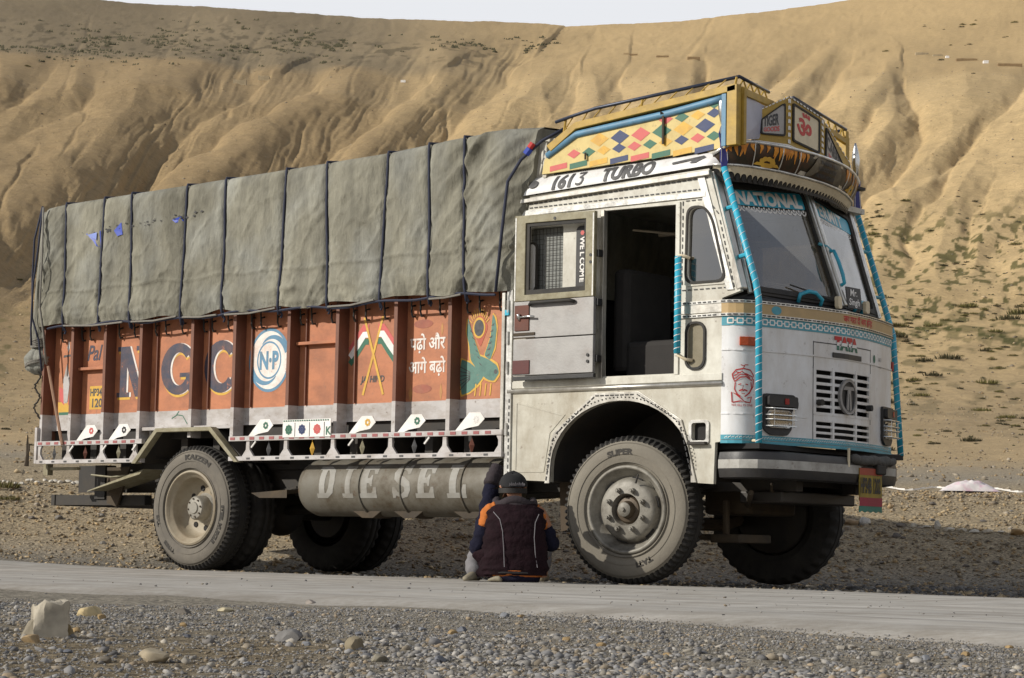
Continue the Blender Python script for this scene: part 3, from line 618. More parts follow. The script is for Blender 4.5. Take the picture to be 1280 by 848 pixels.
def ray_ground(x, y, r0=3., r1=400.):
    """march a sight line down to the ground: gives where a thing stands"""
    v = _d+_r2*((x-640)/CF)-_u2*((y-424)/CF); v = v/math.hypot(v.x, v.y)
    rs = np.concatenate([np.linspace(r0, 30, 500), np.geomspace(30, r1, 900)]); P = np.stack([CP.x+v.x*rs, CP.y+v.y*rs], -1)
    z = terrain_parts(P)[0]; h = CP.z+v.z*rs-z; k = np.argmax(h < 0)
    if h[k] >= 0: k = len(rs)-1
    return float(P[k, 0]), float(P[k, 1]), float(z[k]), float(rs[k])
def rock(name, loc, sz, col, seed, label, cat='stone', group=None, sub=3, ang=.32, rz=0):
    b = bmesh.new(); bmesh.ops.create_icosphere(b, subdivisions=sub, radius=1); rr = random.Random(seed)
    pl = [(Vector((rr.gauss(0, 1), rr.gauss(0, 1), rr.gauss(0, .8))).normalized(), rr.uniform(.55, .85)) for _ in range(9)]
    for v in b.verts:
        for nrm, dd in pl:
            k = v.co.dot(nrm)
            if k > dd: v.co -= nrm*(k-dd)
        v.co *= 1+rr.uniform(-.02, .02)
        v.co = Vector((v.co.x*sz[0], v.co.y*sz[1], v.co.z*sz[2]))
    me = bpy.data.meshes.new(name); b.to_mesh(me); b.free(); me.shade_smooth()
    try: me.set_sharp_from_angle(angle=math.radians(24))
    except Exception: pass
    key = 'stone_%d_%d_%d' % tuple(int(c*255) for c in col)
    m = MATS.get(key) or stone_mat(key, False, col); MATS[key] = m
    o = link(name, me, None, [m]); o.location = (loc[0], loc[1], loc[2]+sz[2]*ang); o.rotation_euler = (0, 0, rz); return tag(o, label, cat, group)
def rk(px, py, wpx, hpx, col, seed, label, r0=3., rz=0, group=None, deep=None):
    x, y, z, r = ray_ground(px, py, r0); s = r/CF
    return rock('stone', (x, y, z), (wpx*s/2*1.05, (deep or wpx)*s/2, hpx*s*.62), lin(col), seed, label, group=group, rz=rz)
rk(118, 800, 0, 0, (1, 1, 1), 0, '') if False else None
# the split white block and its companions at the lower left
def block(px, py, wpx, hpx, seed, col, label, lean=0.):
    x, y, z, r = ray_ground(px, py); k = r/CF; b = bmesh.new(); bmesh.ops.create_cube(b, size=2); bmesh.ops.subdivide_edges(b, edges=b.edges, cuts=9, use_grid_fill=True); rr_ = random.Random(seed)
    cuts_ = [(Vector((rr_.gauss(0, 1), rr_.gauss(0, 1), abs(rr_.gauss(0, .7)))).normalized(), rr_.uniform(.80, 1.05)) for _ in range(7)]
    for v in b.verts:
        for n_, d_ in cuts_:
            q = v.co.dot(n_)
            if q > d_: v.co -= n_*(q-d_)
        fl = (vnoise(np.array([v.co.x*3.1+seed]), np.array([v.co.y*3+v.co.z*.5]), 5)[0]-.5)*.22+(vnoise(np.array([v.co.x*9+seed]), np.array([v.co.z*4+v.co.y*7]), 6)[0]-.5)*.10
        v.co.x += float(fl); v.co.z += float(vnoise(np.array([v.co.x*2.3+seed]), np.array([v.co.y*2.3]), 8)[0]-.5)*.45*(v.co.z > .2)
        v.co = Vector((v.co.x*wpx*k/2+lean*v.co.z, v.co.y*wpx*k/2*.8, (v.co.z+.75)*hpx*k*.55))
    me = bpy.data.meshes.new('stone'); b.to_mesh(me); b.free(); me.shade_smooth()
    try: me.set_sharp_from_angle(angle=math.radians(20))
    except Exception: pass
    o = link('stone', me, None, [stone_mat('block_%d' % seed, False, lin(col))]); o.location = (x, y, z); o.rotation_euler = (0, 0, CAZ+rr_.uniform(-.5, .5)); return tag(o, label, 'stone')
block(62, 796, 42, 42, 3, (170, 162, 146), 'tall split whitish block standing on the gravel at lower left')
block(42, 796, 20, 24, 5, (140, 132, 116), 'narrow grey shard leaning on the left of the split block', .01)
block(82, 799, 18, 15, 9, (138, 122, 92), 'low tan shard at the right foot of the split block')
rk(112, 771, 34, 18, (184, 166, 128), 5, 'yellowish white stone right beside the tall split block')
rk(40, 803, 26, 12, (150, 130, 100), 6, 'flat brown stone lying under the tall split block')
rk(194, 829, 42, 22, (158, 146, 124), 8, 'rounded tan stone half buried near the lower left corner')
rk(361, 802, 36, 19, (118, 116, 114), 9, 'wedge shaped dark grey stone in the foreground gravel')
rk(444, 814, 27, 20, (132, 122, 102), 10, 'brown cornered stone standing right of the grey wedge')
rk(473, 827, 26, 12, (128, 122, 108), 11, 'low olive grey stone below the brown cornered one')
rk(228, 768, 24, 9, (104, 98, 90), 12, 'thin dark slab of stone lying tilted on the gravel')
rk(282, 766, 22, 7, (168, 158, 132), 13, 'flat pale yellow stone beside the road edge')
rk(388, 756, 15, 8, (140, 132, 124), 14, 'small pinkish stone on the grit at the road edge')
rk(549, 829, 16, 10, (110, 112, 118), 15, 'blue grey pebble stone at the bottom edge')
rk(130, 832, 20, 10, (120, 112, 100), 16, 'dark stone on bare soil left of the rounded tan one')
rk(262, 806, 18, 9, (112, 108, 104), 17, 'small dark stone between the tan and the wedge stones')
# row of stones across the slope on the right
row = [(1063, 655, 20, 10, (150, 130, 104)), (1082, 656, 15, 13, (196, 192, 184)), (1127, 659, 16, 6, (112, 104, 94)), (1142, 660, 9, 6, (186, 178, 162)), (1158, 661, 14, 4, (186, 178, 162)), (1172, 662, 10, 13, (186, 180, 168)), (1187, 664, 14, 5, (196, 188, 172)), (1203, 665, 12, 5, (190, 182, 166)), (1218, 666, 16, 5, (194, 186, 170)), (1236, 667, 14, 5, (186, 176, 158)), (1252, 667, 10, 4, (188, 180, 164)), (1270, 669, 20, 9, (150, 124, 88))]
desc = ['brown lump nearest the bumper, first in the stone row', 'whitish upright chip beside the brown lump in the row', 'low dark stone in the row right of the white chip', 'small pale stone following the low dark one', 'long flat pale stone in the middle of the row', 'tallest pale stone of the row, standing on end', 'flat white stone just right of the tallest one', 'second flat white stone right of the tallest one', 'wide flat cream stone in the right half of the row', 'flat cream stone after the widest one', 'small cream stone next to the last brown one', 'rounded brown stone ending the row at the right edge']
for i, (px, py, wp, hp, c) in enumerate(row): rk(px, py, wp, hp, c, 30+i, desc[i], 14., group='stones in a row across the slope')
for i in range(16):   # whitish stones behind the truck's tail
    px = -2+i*7.2+R.uniform(-2, 2); py = 604+R.uniform(-2.5, 2.5)
    rk(px, py, R.uniform(6, 11), R.uniform(3, 5), (190, 184, 172), 60+i, 'white stone in the line edging the bank behind the tail', 18., group='white stones edging the bank')
for i in range(70):   # scattered larger stones
    if i < 34: px = R.uniform(900, 1280); py = R.uniform(625, 728); wp = R.uniform(6, 13)
    elif i < 52: px = R.uniform(0, 185); py = R.uniform(610, 690); wp = R.uniform(5, 10)
    else: px = R.uniform(520, 720); py = R.uniform(650, 715); wp = R.uniform(5, 10)
    rk(px, py, wp, wp*R.uniform(.35, .6), R.choice([(150, 140, 126), (120, 116, 110), (168, 156, 136), (104, 98, 92)]), 100+i, ('large' if wp > 9 else 'small')+' loose stone on the '+(('bank ahead of the cab, '+('beside the bumper' if px < 1090 else ('midway' if px < 1190 else 'at the right edge')))if i < 34 else (('bank behind the tail, '+('near the left edge' if px < 95 else 'near the rear wheel')) if i < 52 else 'bank seen under the load bed')), 11., group='loose stones on the bank')
for i in range(40):
    px = R.uniform(20, 1270); py = R.uniform(772, 842); wp = R.uniform(9, 15)
    rk(px, py, wp, wp*R.uniform(.4, .6), R.choice([(122, 124, 128), (146, 140, 130), (100, 102, 108), (150, 128, 94)]), 300+i, ('brownish' if i % 4 == 3 else 'grey')+' larger pebble in the '+('left' if px < 430 else ('middle' if px < 860 else 'right'))+' third of the foreground gravel, '+('close to the road' if py < 795 else ('halfway down' if py < 820 else 'at the bottom edge')), group='larger foreground pebbles')
# ================================================================ THE TRUCK
TR = thing('truck', 'white Indian lorry with orange load bed, open cab door and painted yellow roof rack', 'truck', (-2.2, 1.05, 0))
S0 = side(0.)
# ---- front plan curve
_h = [(1.02, 0), (1.09, .015), (1.15, .06), (1.19, .13), (1.215, .22), (1.27, .42), (1.33, .70), (1.36, 1.025)]
PL = _h+[(x, 2.05-y) for x, y in _h[-2::-1]]
PS = [0]
for a, b in zip(PL[:-1], PL[1:]): PS.append(PS[-1]+math.dist(a, b))
WT = PS[-1]
def plan(s):
    X = float(np.interp(s, PS, [p[0] for p in PL])); Y = float(np.interp(s, PS, [p[1] for p in PL])); return X, Y
def nrm(s):
    a = plan(max(0, s-.06)); b = plan(min(WT, s+.06)); d = Vector((b[0]-a[0], b[1]-a[1])).normalized(); return Vector((d.y, -d.x))
def FR(s, z, off=0):
    X, Y = plan(s); n = nrm(s); return (X+n.x*off, Y+n.y*off, z)
def frange(a, b, st): n = max(1, int(round((b-a)/st))); return [a+(b-a)*i/n for i in range(n+1)]
def band(name, z0, z1, off, th, m, s0=0, s1=None, parent=TR, z0f=None):
    """a strip with thickness following the curved front"""
    s1 = WT if s1 is None else s1; ss = frange(s0, s1, .05); b = MB(); n = len(ss); v = []
    for s in ss: v += [FR(s, z0, off), FR(s, z1, off), FR(s, z1, off+th), FR(s, z0, off+th)]
    f = []
    for i in range(n-1):
        for k in range(4): f.append((i*4+k, i*4+(k+1) % 4, (i+1)*4+(k+1) % 4, (i+1)*4+k))
    f += [(3, 2, 1, 0), tuple((n-1)*4+k for k in range(4))]; b.add(v, f)
    return b.build(name, m, parent)
def fbox(b, s0, s1, z0, z1, o0, o1, st=.06):
    ss = frange(s0, s1, st); n = len(ss); v = []
    for s in ss: v += [FR(s, z0, o0), FR(s, z1, o0), FR(s, z1, o1), FR(s, z0, o1)]
    f = [(i*4+k, i*4+(k+1) % 4, (i+1)*4+(k+1) % 4, (i+1)*4+k) for i in range(n-1) for k in range(4)]+[(3, 2, 1, 0), tuple((n-1)*4+k for k in range(4))]
    b.add(v, f)
def densify(poly, st=.04):
    o = []; N = len(poly)
    for i in range(N):
        a, b = poly[i], poly[(i+1) % N]; k = max(1, int(math.dist(a, b)/st))
        for j in range(k): t = j/k; o.append((a[0]+(b[0]-a[0])*t, a[1]+(b[1]-a[1])*t))
    return o
def dashes(name, pts, fn, off, parent=TR, dash=.022, gap=.016, w=.010, m=None, th=.003):
    """row of short dark stitches along a polyline in a drawing plane"""
    b = MB(); P = [Vector(p) for p in pts]; carry = 0
    for a, c in zip(P[:-1], P[1:]):
        L = (c-a).length; d = (c-a)/L; n = Vector((-d.y, d.x)); t = carry
        while t+dash < L:
            q0 = a+d*t; q1 = a+d*(t+dash)
            b.prism([tuple(q0-n*w/2), tuple(q1-n*w/2), tuple(q1+n*w/2), tuple(q0+n*w/2)], fn, off, off+th); t += dash+gap
        carry = 0
    return stuff(b.build(name, m or blackp, parent, fix=False)) if b.v else None

# ---- cab: lower skirt with wheel-arch opening, near side
arch = [(-.46, .70)]+[(.19+.60*math.cos(t)*1.03, .78+.46*math.sin(t)) for t in [PI-PI*k/22 for k in range(0, 23)]]+[(.775, .70)]
arch[1:24] = [(.165+.62*math.cos(PI-PI*k/22), .80+.475*math.sin(PI-PI*k/22)) for k in range(23)]
outl = [(-.87, .73), (-.5, .715)]+[(-.455, .71)]+arch[1:24]+[(.785, .70), (.965, .69), (.975, .97), (1.02, .975), (1.02, 1.37), (-.87, 1.37)]
b = MB(); b.prism(outl, S0, 0, -.03, holes=[rrect(.785, .905, .985, 1.105, .02)]); b.build('skirt_panel', skirt, TR)
b = MB(); b.prism(outl[:0]+rrect(.76, .93, .955, 1.125, .03), S0, .012, 0, holes=[rrect(.785, .905, .985, 1.105, .02)]); b.build('step_surround', brightsteel, TR, bevel=.002)
b = MB(); b.box(.77, .92, -.045, .0, .955, .975); b.build('step_lip', chass, TR, bevel=.003)
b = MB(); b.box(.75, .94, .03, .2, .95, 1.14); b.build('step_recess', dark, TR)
# arch trim: faceted outer, round inner
octo = [(-.505, .70), (-.455, .99), (-.43, 1.06), (-.06, 1.335), (.33, 1.335), (.70, 1.13), (.745, 1.0), (.83, .70)]
inner = [(.785, .70)]+arch[23:0:-1]+[(-.46, .70)]
b = MB(); b.prism(octo+inner, S0, .014, .001); b.build('wheel_arch_trim', steel, TR, bevel=.003)
dashes('arch_stitching', [(-.49, .72), (-.44, 1.0), (-.405, 1.055), (-.05, 1.315), (.32, 1.315), (.68, 1.12), (.725, .99), (.80, .72)], S0, .015, dash=.03, gap=.014, w=.008)
b = MB()
for k in range(60):
    t = PI-PI*k/59; c = (.165+.645*math.cos(t), .80+.50*math.sin(t)); b.prism(circ(c[0], c[1], .0055, 6), S0, .014, .018)
stuff(b.build('arch_rivets', chass, TR))
# inner wheel housing
b = MB(); ap = [(-.46, .72)]+arch[1:24]+[(.785, .72)]
b.grid(lambda i, y: (ap[int(i)][0], y, ap[int(i)][1]), range(len(ap)), [.03, .75]); b.build('wheel_housing', chass, TR, smooth=True)
b = MB(); b.box(-.84, .99, .74, .76, .72, 1.40); b.build('housing_back', chass, TR)
# upper side
qwin = rpoly([(.725, 2.075), (1.045, 2.075), (.93, 2.50), (.86, 2.585), (.735, 2.585)], .07, 5)
lwin = rrect(.735, .875, 1.485, 1.785, .06)
mesh_hole = rrect(-.69, -.38, 2.05, 2.56, .02)
door_hole = [(.0, 1.45), (.63, 1.45), (.625, 2.625), (-.02, 2.635)]
ups = [(-.87, 1.37), (1.02, 1.37), (1.02, 1.95), (1.17, 1.99), (.90, 2.85), (-.84, 2.80)]
b = MB(); b.prism(ups, S0, 0, -.035, holes=[qwin, lwin, mesh_hole, door_hole]); b.build('side_panel', cabw, TR)
# rear vertical corner strips
b = MB(); b.box(-.895, -.868, -.01, .03, .74, 2.8); b.box(-.865, -.835, -.016, 0, .74, 2.74); b.build('rear_corner_strip', brightsteel, TR, bevel=.002, split=True)
dashes('corner_stitching', [(-.85, .76), (-.85, 1.35)], S0, .017, dash=.028, gap=.02, w=.007)
b = MB(); b.box(-.80, -.49, -.010, 0, .80, 1.29); 
b = MB(); b.prism([(-.80, .78), (-.52, .78), (-.47, 1.06), (-.33, 1.19), (-.80, 1.30)], S0, .004, 0.0005, holes=[[(-.785, .795), (-.533, .795), (-.483, 1.07), (-.355, 1.18), (-.785, 1.282)]]); b.build('skirt_crease', skirt, TR)
for z in (1.05, 1.5, 1.72, 1.95, 2.3):
    b = MB(); b.tube([(-.872, -.02, z), (-.872, -.02, z+.09)], .013, 8); b.build('hinge', brightsteel, TR)
b = MB(); b.box(-.90, -.86, -.03, .0, 1.93, 1.97); b.build('blue_latch', cyan, TR, bevel=.003)
# belt mouldings
b = MB(); b.tube([(-.87, -.006, 1.37), (1.03, -.006, 1.37)], .017, 10); b.build('waist_moulding', steel, TR, smooth=True)
b = MB(); b.box(-.87, 1.03, -.008, 0, 1.39, 1.44); b.build('door_sill', cabw, TR, bevel=.003)
b = MB(); b.box(-.86, .88, -.012, 0, 2.655, 2.695); b.build('gutter_strip', brightsteel, TR, bevel=.003)
dashes('gutter_stitching', [(-.84, 2.712), (.90, 2.712)], S0, .002, dash=.03, gap=.016, w=.008)
b = MB(); b.prism([(-.85, 2.745), (.92, 2.80), (.92, 2.835), (-.85, 2.775)], S0, .03, 0); b.build('roof_moulding', steel, TR, bevel=.004)
dashes('roof_stitching', [(-.84, 2.735), (.91, 2.788)], S0, .003, dash=.03, gap=.016, w=.008)
# belt band on side and round the front
b = MB(); b.box(.655, 1.02, -.008, 0, 1.855, 1.915); b.build('belt_plate', steel, TR)
band('belt_board', 1.84, 1.92, .001, .010, beigep)
for z, nm in ((1.835, 'lower'), (1.925, 'upper')):
    b = MB(); b.box(.655, 1.02, -.014, 0, z-.009, z+.011); b.build('belt_moulding', brightsteel, TR)
    band('belt_moulding', z-.009, z+.011, .0, .016, brightsteel)
    dashes('belt_stitching', [(.66, z+.001), (1.02, z+.001)], S0, .0145, dash=.028, gap=.014, w=.008)
    dashes('belt_stitching', [(.0, z+.001), (WT, z+.001)], FR, .0165, dash=.028, gap=.014, w=.008)
# window on the quarter light, rubbers
b = MB(); b.prism(rpoly([(.69, 2.045), (1.09, 2.045), (.96, 2.52), (.88, 2.625), (.70, 2.625)], .06, 4), S0, .008, 0, holes=[qwin]); b.build('quarter_window_surround', cabw, TR, bevel=.002)
o_ = rpoly([(.71, 2.06), (1.065, 2.06), (.945, 2.51), (.87, 2.60), (.72, 2.60)], .075, 5)
b = MB(); b.prism(o_, S0, .016, .001, holes=[qwin]); qr = b.build('quarter_window', rubber, TR)
b = MB(); b.flat(qwin, S0, -.015); link_ = b.build('pane', glassd, qr)
link_.location = (0, 0, 0)
dashes('quarter_stitching', [(.685, 2.02), (1.12, 2.02), (.985, 2.53), (.89, 2.64), (.685, 2.64), (.685, 2.02)], S0, .002, dash=.03, gap=.02, w=.007)
b = MB(); b.prism(rrect(.72, .89, 1.468, 1.80, .07), S0, .014, .001, holes=[lwin]); lr = b.build('vent_window', rubber, TR)
b = MB(); b.flat(lwin, S0, -.008); p_ = b.build('pane', mat('milky_glass', lin((132, 124, 104)), .25, 0, .2, 6), lr); p_.location = (0, 0, 0)
# mesh window behind the folded door
b = MB(); b.flat(mesh_hole, S0, -.03); b.build('mesh_backing', mat('grey_mesh_cloth', lin((132, 134, 130)), .8), TR)
b = MB()
for k in range(10): x = -.68+.30*k/9; b.beam((x, .012, 2.06), (x, .012, 2.55), .0028, .003)
for k in range(14): z = 2.06+.49*k/13; b.beam((-.69, .012, z), (-.38, .012, z), .0028, .003)
stuff(b.build('window_mesh', chass, TR))
b = MB(); b.prism(rrect(-.70, -.625, 2.10, 2.44, .035), S0, .02, .006); b.build('mirror_glass', whitep, TR)
b = MB(); b.prism(rrect(-.715, -.61, 2.085, 2.455, .045), S0, .018, .002, holes=[rrect(-.70, -.625, 2.10, 2.44, .035)]); b.build('mirror_rim', rubber, TR)
b = MB(); b.prism(rrect(-.25, -.135, 2.06, 2.54, .035), S0, .012, .002); wl_ = b.build('welcome_plate', blackp, TR)
for i, ch in enumerate('WELCOME'):
    text('letter', ch, .062, lambda u, v, off: (-.19+v-.02, -.003-off, 2.43-i*.047-u), whitep, TR, bold=.002, off=.012, center=True)
b = MB(); b.flat(circ(-.193, 2.49, .018, 6), S0, .0135); b.flat(circ(-.193, 2.085, .016, 10), S0, .0135); b.build('plate_flowers', pinkp, TR, split=True)
# roof cap board "1613 TURBO"
def cap(u, a, off=0):
    """u along the truck, a 0..1 up the rounded board"""
    k = (u+.84)/1.80; zb = 2.80+.07*k; zt = 2.945+.045*k; ang = a*PI/2
    ny, nz = -math.cos(ang*1.0), math.sin(ang)
    e = 1.0
    if u > .86: e = max(0, 1-((u-.86)/.12)**2)**.5
    y = -.025*e+.085*max(0, a)**2.4+.05*(1-e)*(1-a); z = zb+(zt-zb)*a
    return (u, y-off*(1-.5*a), z+off*.6*a)
b = MB(); b.grid(lambda u, a: cap(u, a), frange(-.84, .975, .03), [k/10 for k in range(11)])
cp = b.build('roof_board', frontw, TR, smooth=True); 
b = MB(); b.box(-.84, .9, .085, .12, 2.80, 2.98); b.box(-.845, -.835, -.0, .12, 2.80, 2.93); b.build('roof_board_back', cabw, TR)
CT = lambda u, v, off: cap(u, v, off)
def ctxt(body, u0, size, sx=1., sh=.15, bold=.003):
    # letters are drawn flat and wrapped on the board: v in metres -> arc fraction
    return text('lettering', body, size, lambda u, v, off: cap(u, .10+v/.150, off), inkp, TR, x=u0, bold=bold, shear=sh, sx=sx, off=.006, cuts=.009)
ctxt('161', -.50, .145, 1.0, bold=.007); b = MB(); C3 = lambda u, v, off: cap(-.262+u+.15*v, .10+v/.150, off)
addstroke(b, [(.0, .098), (.03, .099), (.066, .098)], .015, C3, .006); addstroke(b, [(.062, .094), (.048, .078), (.030, .060)], .014, C3, .0064); addstroke(b, [(.026, .062), (.046, .060), (.060, .046), (.063, .030), (.054, .013), (.036, .006), (.016, .007), (.002, .016)], .016, C3, .0068); b.build('lettering', inkp, TR)
ctxt('TURBO', -.03, .145, .98, bold=.007)
b = MB(); b.flat(circ(-.66, .5, .045, 16, .20), lambda u, v, off: cap(u, v, off+.008), .003); 
b.flat([(.60, .48), (.86, .62), (.88, .50), (.80, .25), (.75, .28), (.78, .44), (.60, .36)], lambda u, v, off: cap(u, v, off+.006), .003); b.build('board_marks', inkp, TR, split=True)
# small board above: upright slab behind the cap at the rear, light panel
b = MB(); b.box(-.83, -.52, .05, .08, 2.9, 3.22); b.box(-.60, -.57, .02, .06, 2.93, 3.20); b.build('rack_rear_plate', cabw, TR, split=True)
# roof and shell
b = MB(); b.box(-.85, .90, .09, 2.02, 2.79, 2.83); b.build('roof', cabw, TR)
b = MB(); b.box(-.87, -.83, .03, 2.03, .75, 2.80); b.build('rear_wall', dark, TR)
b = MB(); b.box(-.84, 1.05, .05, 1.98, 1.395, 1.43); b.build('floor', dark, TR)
b = MB(); b.prism([(-.87, .73), (-.5, .73), (-.35, 1.2), (.6, 1.2), (.8, .73), (1.02, .73), (1.02, 1.95), (1.03, 1.99), (.80, 2.83), (-.84, 2.80)], side(2.02), 0, .03, holes=[[(-.02, 2.0), (.6, 2.0), (.6, 2.6), (-.02, 2.6)], [(.70, 2.08), (.94, 2.08), (.82, 2.56), (.70, 2.56)]]); b.build('side_panel', cabw, TR)
b = MB(); b.flat([(-.02, 2.0), (.6, 2.0), (.6, 2.6), (-.02, 2.6)], side(2.01), 0); b.flat([(.70, 2.08), (.94, 2.08), (.82, 2.56), (.70, 2.56)], side(2.01), 0); b.build('side_glass', glassd, TR, split=True)
# interior
b = MB(); b.box(.0, .5, .25, .8, 1.43, 1.72); b.box(-.12, .02, .25, .8, 1.5, 2.25); b.build('driver_seat', seatm, TR, bevel=.04, split=True)
b = MB(); b.box(.0, .5, 1.1, 1.85, 1.43, 1.72); b.box(-.12, .02, 1.1, 1.85, 1.5, 2.25); b.build('passenger_seat', seatm, TR, bevel=.04, split=True)
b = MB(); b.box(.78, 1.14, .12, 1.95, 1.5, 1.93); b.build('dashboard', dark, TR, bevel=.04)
b = MB(); c0 = Vector((.62, 1.55, 1.93)); b.tube([c0+Vector((math.sin(t)*.08, math.cos(t)*.22, math.sin(t)*.20)) for t in [2*PI*k/24 for k in range(25)]], .014, 6); b.tube([c0, (.95, 1.55, 1.6)], .02, 6); b.tube([c0-Vector((0, .2, 0)), c0+Vector((0, .2, 0))], .01, 6); b.build('steering_wheel', rubber, TR)
b = MB(); b.box(.1, .8, .5, .53, 2.5, 2.52); b.tube([(.02, .3, 2.53), (.8, .9, 2.45)], .008, 5); b.build('ceiling_rod', rimc, TR)
# door frame jambs
b = MB(); b.box(-.03, .0, -.012, .03, 1.44, 2.64); b.build('door_jamb', steel, TR, bevel=.002)
b = MB(); b.box(.63, .665, -.012, .03, 1.44, 2.64); b.build('door_jamb', cabw, TR, bevel=.002)
# ---- open door folded back against the cab
DO = bpy.data.objects.new('door', None)
b = MB(); D0 = side(-.075)
b.prism([(-.815, 2.015), (-.075, 2.015), (-.075, 2.625), (-.815, 2.645)], D0, .022, -.012, holes=[[(-.715, 2.06), (-.155, 2.06), (-.155, 2.575), (-.715, 2.585)]]); door = b.build('door', khaki, TR, bevel=.004)
door['label'] = 'cab door swung open and folded back, inner side showing'
def dpart(b, name, m, **k): o = b.build(name, m, door, **k); o.location = (0, 0, 0); return o
b = MB(); b.prism([(-.725, 2.045), (-.145, 2.045), (-.145, 2.585), (-.725, 2.595)], D0, .010, -.006, holes=[[(-.685, 2.095), (-.175, 2.095), (-.175, 2.55), (-.685, 2.56)]]); dpart(b, 'window_seal', rubber)
b = MB(); b.box(-.815, -.075, -.093, -.063, 1.745, 2.012); dpart(b, 'inner_panel', alum, bevel=.004)
b = MB(); b.box(-.815, -.075, -.093, -.063, 1.475, 1.738); dpart(b, 'inner_panel', alum, bevel=.004)
b = MB(); b.box(-.82, -.07, -.09, -.06, 1.44, 1.47); dpart(b, 'bottom_rail', blackp, bevel=.003)
b = MB(); b.box(-.80, -.665, -.102, -.09, 1.80, 1.985); dpart(b, 'lock_plate', brown, bevel=.002)
b = MB(); b.box(-.812, -.655, -.101, -.09, 1.485, 1.585); dpart(b, 'hinge_plate', maroon, bevel=.002)
b = MB(); b.box(-.812, -.61, -.100, -.09, 1.765, 1.785); b.box(-.812, -.61, -.098, -.09, 1.742, 1.752); dpart(b, 'slide_bar', chdust)
b = MB(); b.tube([(-.66, -.1, 1.985), (-.63, -.125, 1.995), (-.27, -.125, 1.995), (-.24, -.1, 1.985)], .013, 8); dpart(b, 'pull_bar', rubber, smooth=True)
b = MB(); b.tube([(-.77, -.105, 1.895), (-.66, -.12, 1.90), (-.60, -.12, 1.895)], .008, 6); b.tube([(-.75, -.10, 1.875), (-.75, -.12, 1.92)], .012, 6); dpart(b, 'latch_handle', chrome, smooth=True)
for (x, z) in ((-.12, 1.60), (-.12, 1.555), (-.105, 2.31), (-.105, 2.26), (-.44, 2.60)):
    b = MB(); b.prism(circ(x, z, .012, 8), D0, .026, .012); dpart(b, 'bolt', blackp)
for z in (1.55, 1.95, 2.30): 
    b = MB(); b.box(-.085, -.055, -.07, -.02, z, z+.05); dpart(b, 'door_hinge', blackp, bevel=.004)
b = MB(); b.prism([(-.81, 2.02), (-.80, 2.02), (-.80, 2.63), (-.81, 2.63)], D0, .024, .022); b.prism([(-.09, 2.02), (-.08, 2.02), (-.08, 2.61), (-.09, 2.61)], D0, .024, .022); dpart(b, 'frame_edge', brightsteel)
door.location.x += .058
# handrail beside the door
b = MB(); b.tube([(.70, -.07, 1.58), (.70, -.07, 2.25)], .024, 12); hr = b.build('handrail', cyan, TR, smooth=True)
b = MB(); b.tube([(.70, -.07, 1.575), (.74, -.03, 1.54), (.78, .0, 1.535)], .012, 8); b.tube([(.70, -.07, 2.255), (.73, -.02, 2.25), (.745, .0, 2.24)], .012, 8); b.build('handrail_bracket', creamp, TR, smooth=True, split=True)
def spiral(path, r, turns, wd, n=10):
    """thin tape helix along a tube path"""
    b = MB(); P = [Vector(p) for p in path]; L = [0]
    for a, c in zip(P[:-1], P[1:]): L.append(L[-1]+(c-a).length)
    N = int(turns*12); pr = []
    for k in range(N+1):
        d = L[-1]*k/N; i = max(j for j in range(len(P)-1) if L[j] <= d+1e-9) if d < L[-1] else len(P)-2
        t = (d-L[i])/(L[i+1]-L[i]); p = P[i].lerp(P[i+1], t); ax = (P[i+1]-P[i]).normalized(); u = Vector((0, 1, 0)).cross(ax).normalized(); v = ax.cross(u)
        a = 2*PI*k/12; pr.append((p+(u*math.cos(a)+v*math.sin(a))*(r+.0015), ax))
    vs_ = []
    for p, ax in pr: vs_ += [p-ax*wd/2, p+ax*wd/2]
    b.add(vs_, [(2*i, 2*i+1, 2*i+3, 2*i+2) for i in range(N)]); return b
spiral([(.70, -.07, 1.58), (.70, -.07, 2.25)], .024, 15, .005).build('handrail_tape', whitep, TR)

# ---- front lower panel
ss = sorted(set([round(s, 4) for s in frange(0, WT, .035)]+[.80, 1.585])); gs0, gs1, gz0, gz1 = .80, 1.585, 1.20, 1.515
gs = [.79, 1.53]
ss = sorted(set(frange(0, .79, .04)+frange(.79, 1.53, .05)+frange(1.53, WT, .04)))
zz = sorted(set(frange(.975, 1.03, .03)+frange(1.03, 1.20, .05)+[1.205, 1.515]+frange(1.515, 1.84, .05)))
b = MB(); v = []; idx = {}
for i, s in enumerate(ss):
    for j, z in enumerate(zz): idx[i, j] = len(v); v.append(FR(s, z, 0 if z > 1.0 else -.008))
f = []
for i in range(len(ss)-1):
    for j in range(len(zz)-1):
        sm, zm = (ss[i]+ss[i+1])/2, (zz[j]+zz[j+1])/2
        if .83-.04 < sm < 1.53 and 1.205 < zm < 1.515: continue
        if .79 < sm < 1.53 and 1.03 < zm < 1.15: continue
        f.append((idx[i, j], idx[i+1, j], idx[i+1, j+1], idx[i, j+1]))
b.add(v, f); b.build('front_panel', frontw, TR, smooth=True)
b = MB(); fbox(b, .70, 1.62, .99, 1.55, -.10, -.08); b.build('grille_backing', dark, TR)
# seams
for s in (.80-.02, 1.53+.02):
    b = MB(); fbox(b, s-.003, s+.003, 1.0, 1.70, .0, .002); b.build('bonnet_seam', inkp, TR)
b = MB(); fbox(b, .78, 1.55, 1.69, 1.697, .0, .002); b.build('bonnet_seam', inkp, TR)
band('crease', 1.592, 1.604, .0, .006, frontw); band('crease', 1.16, 1.17, .0, .004, frontw, 0, .72)
band('bottom_lip', .965, .985, -.01, .016, tealp)
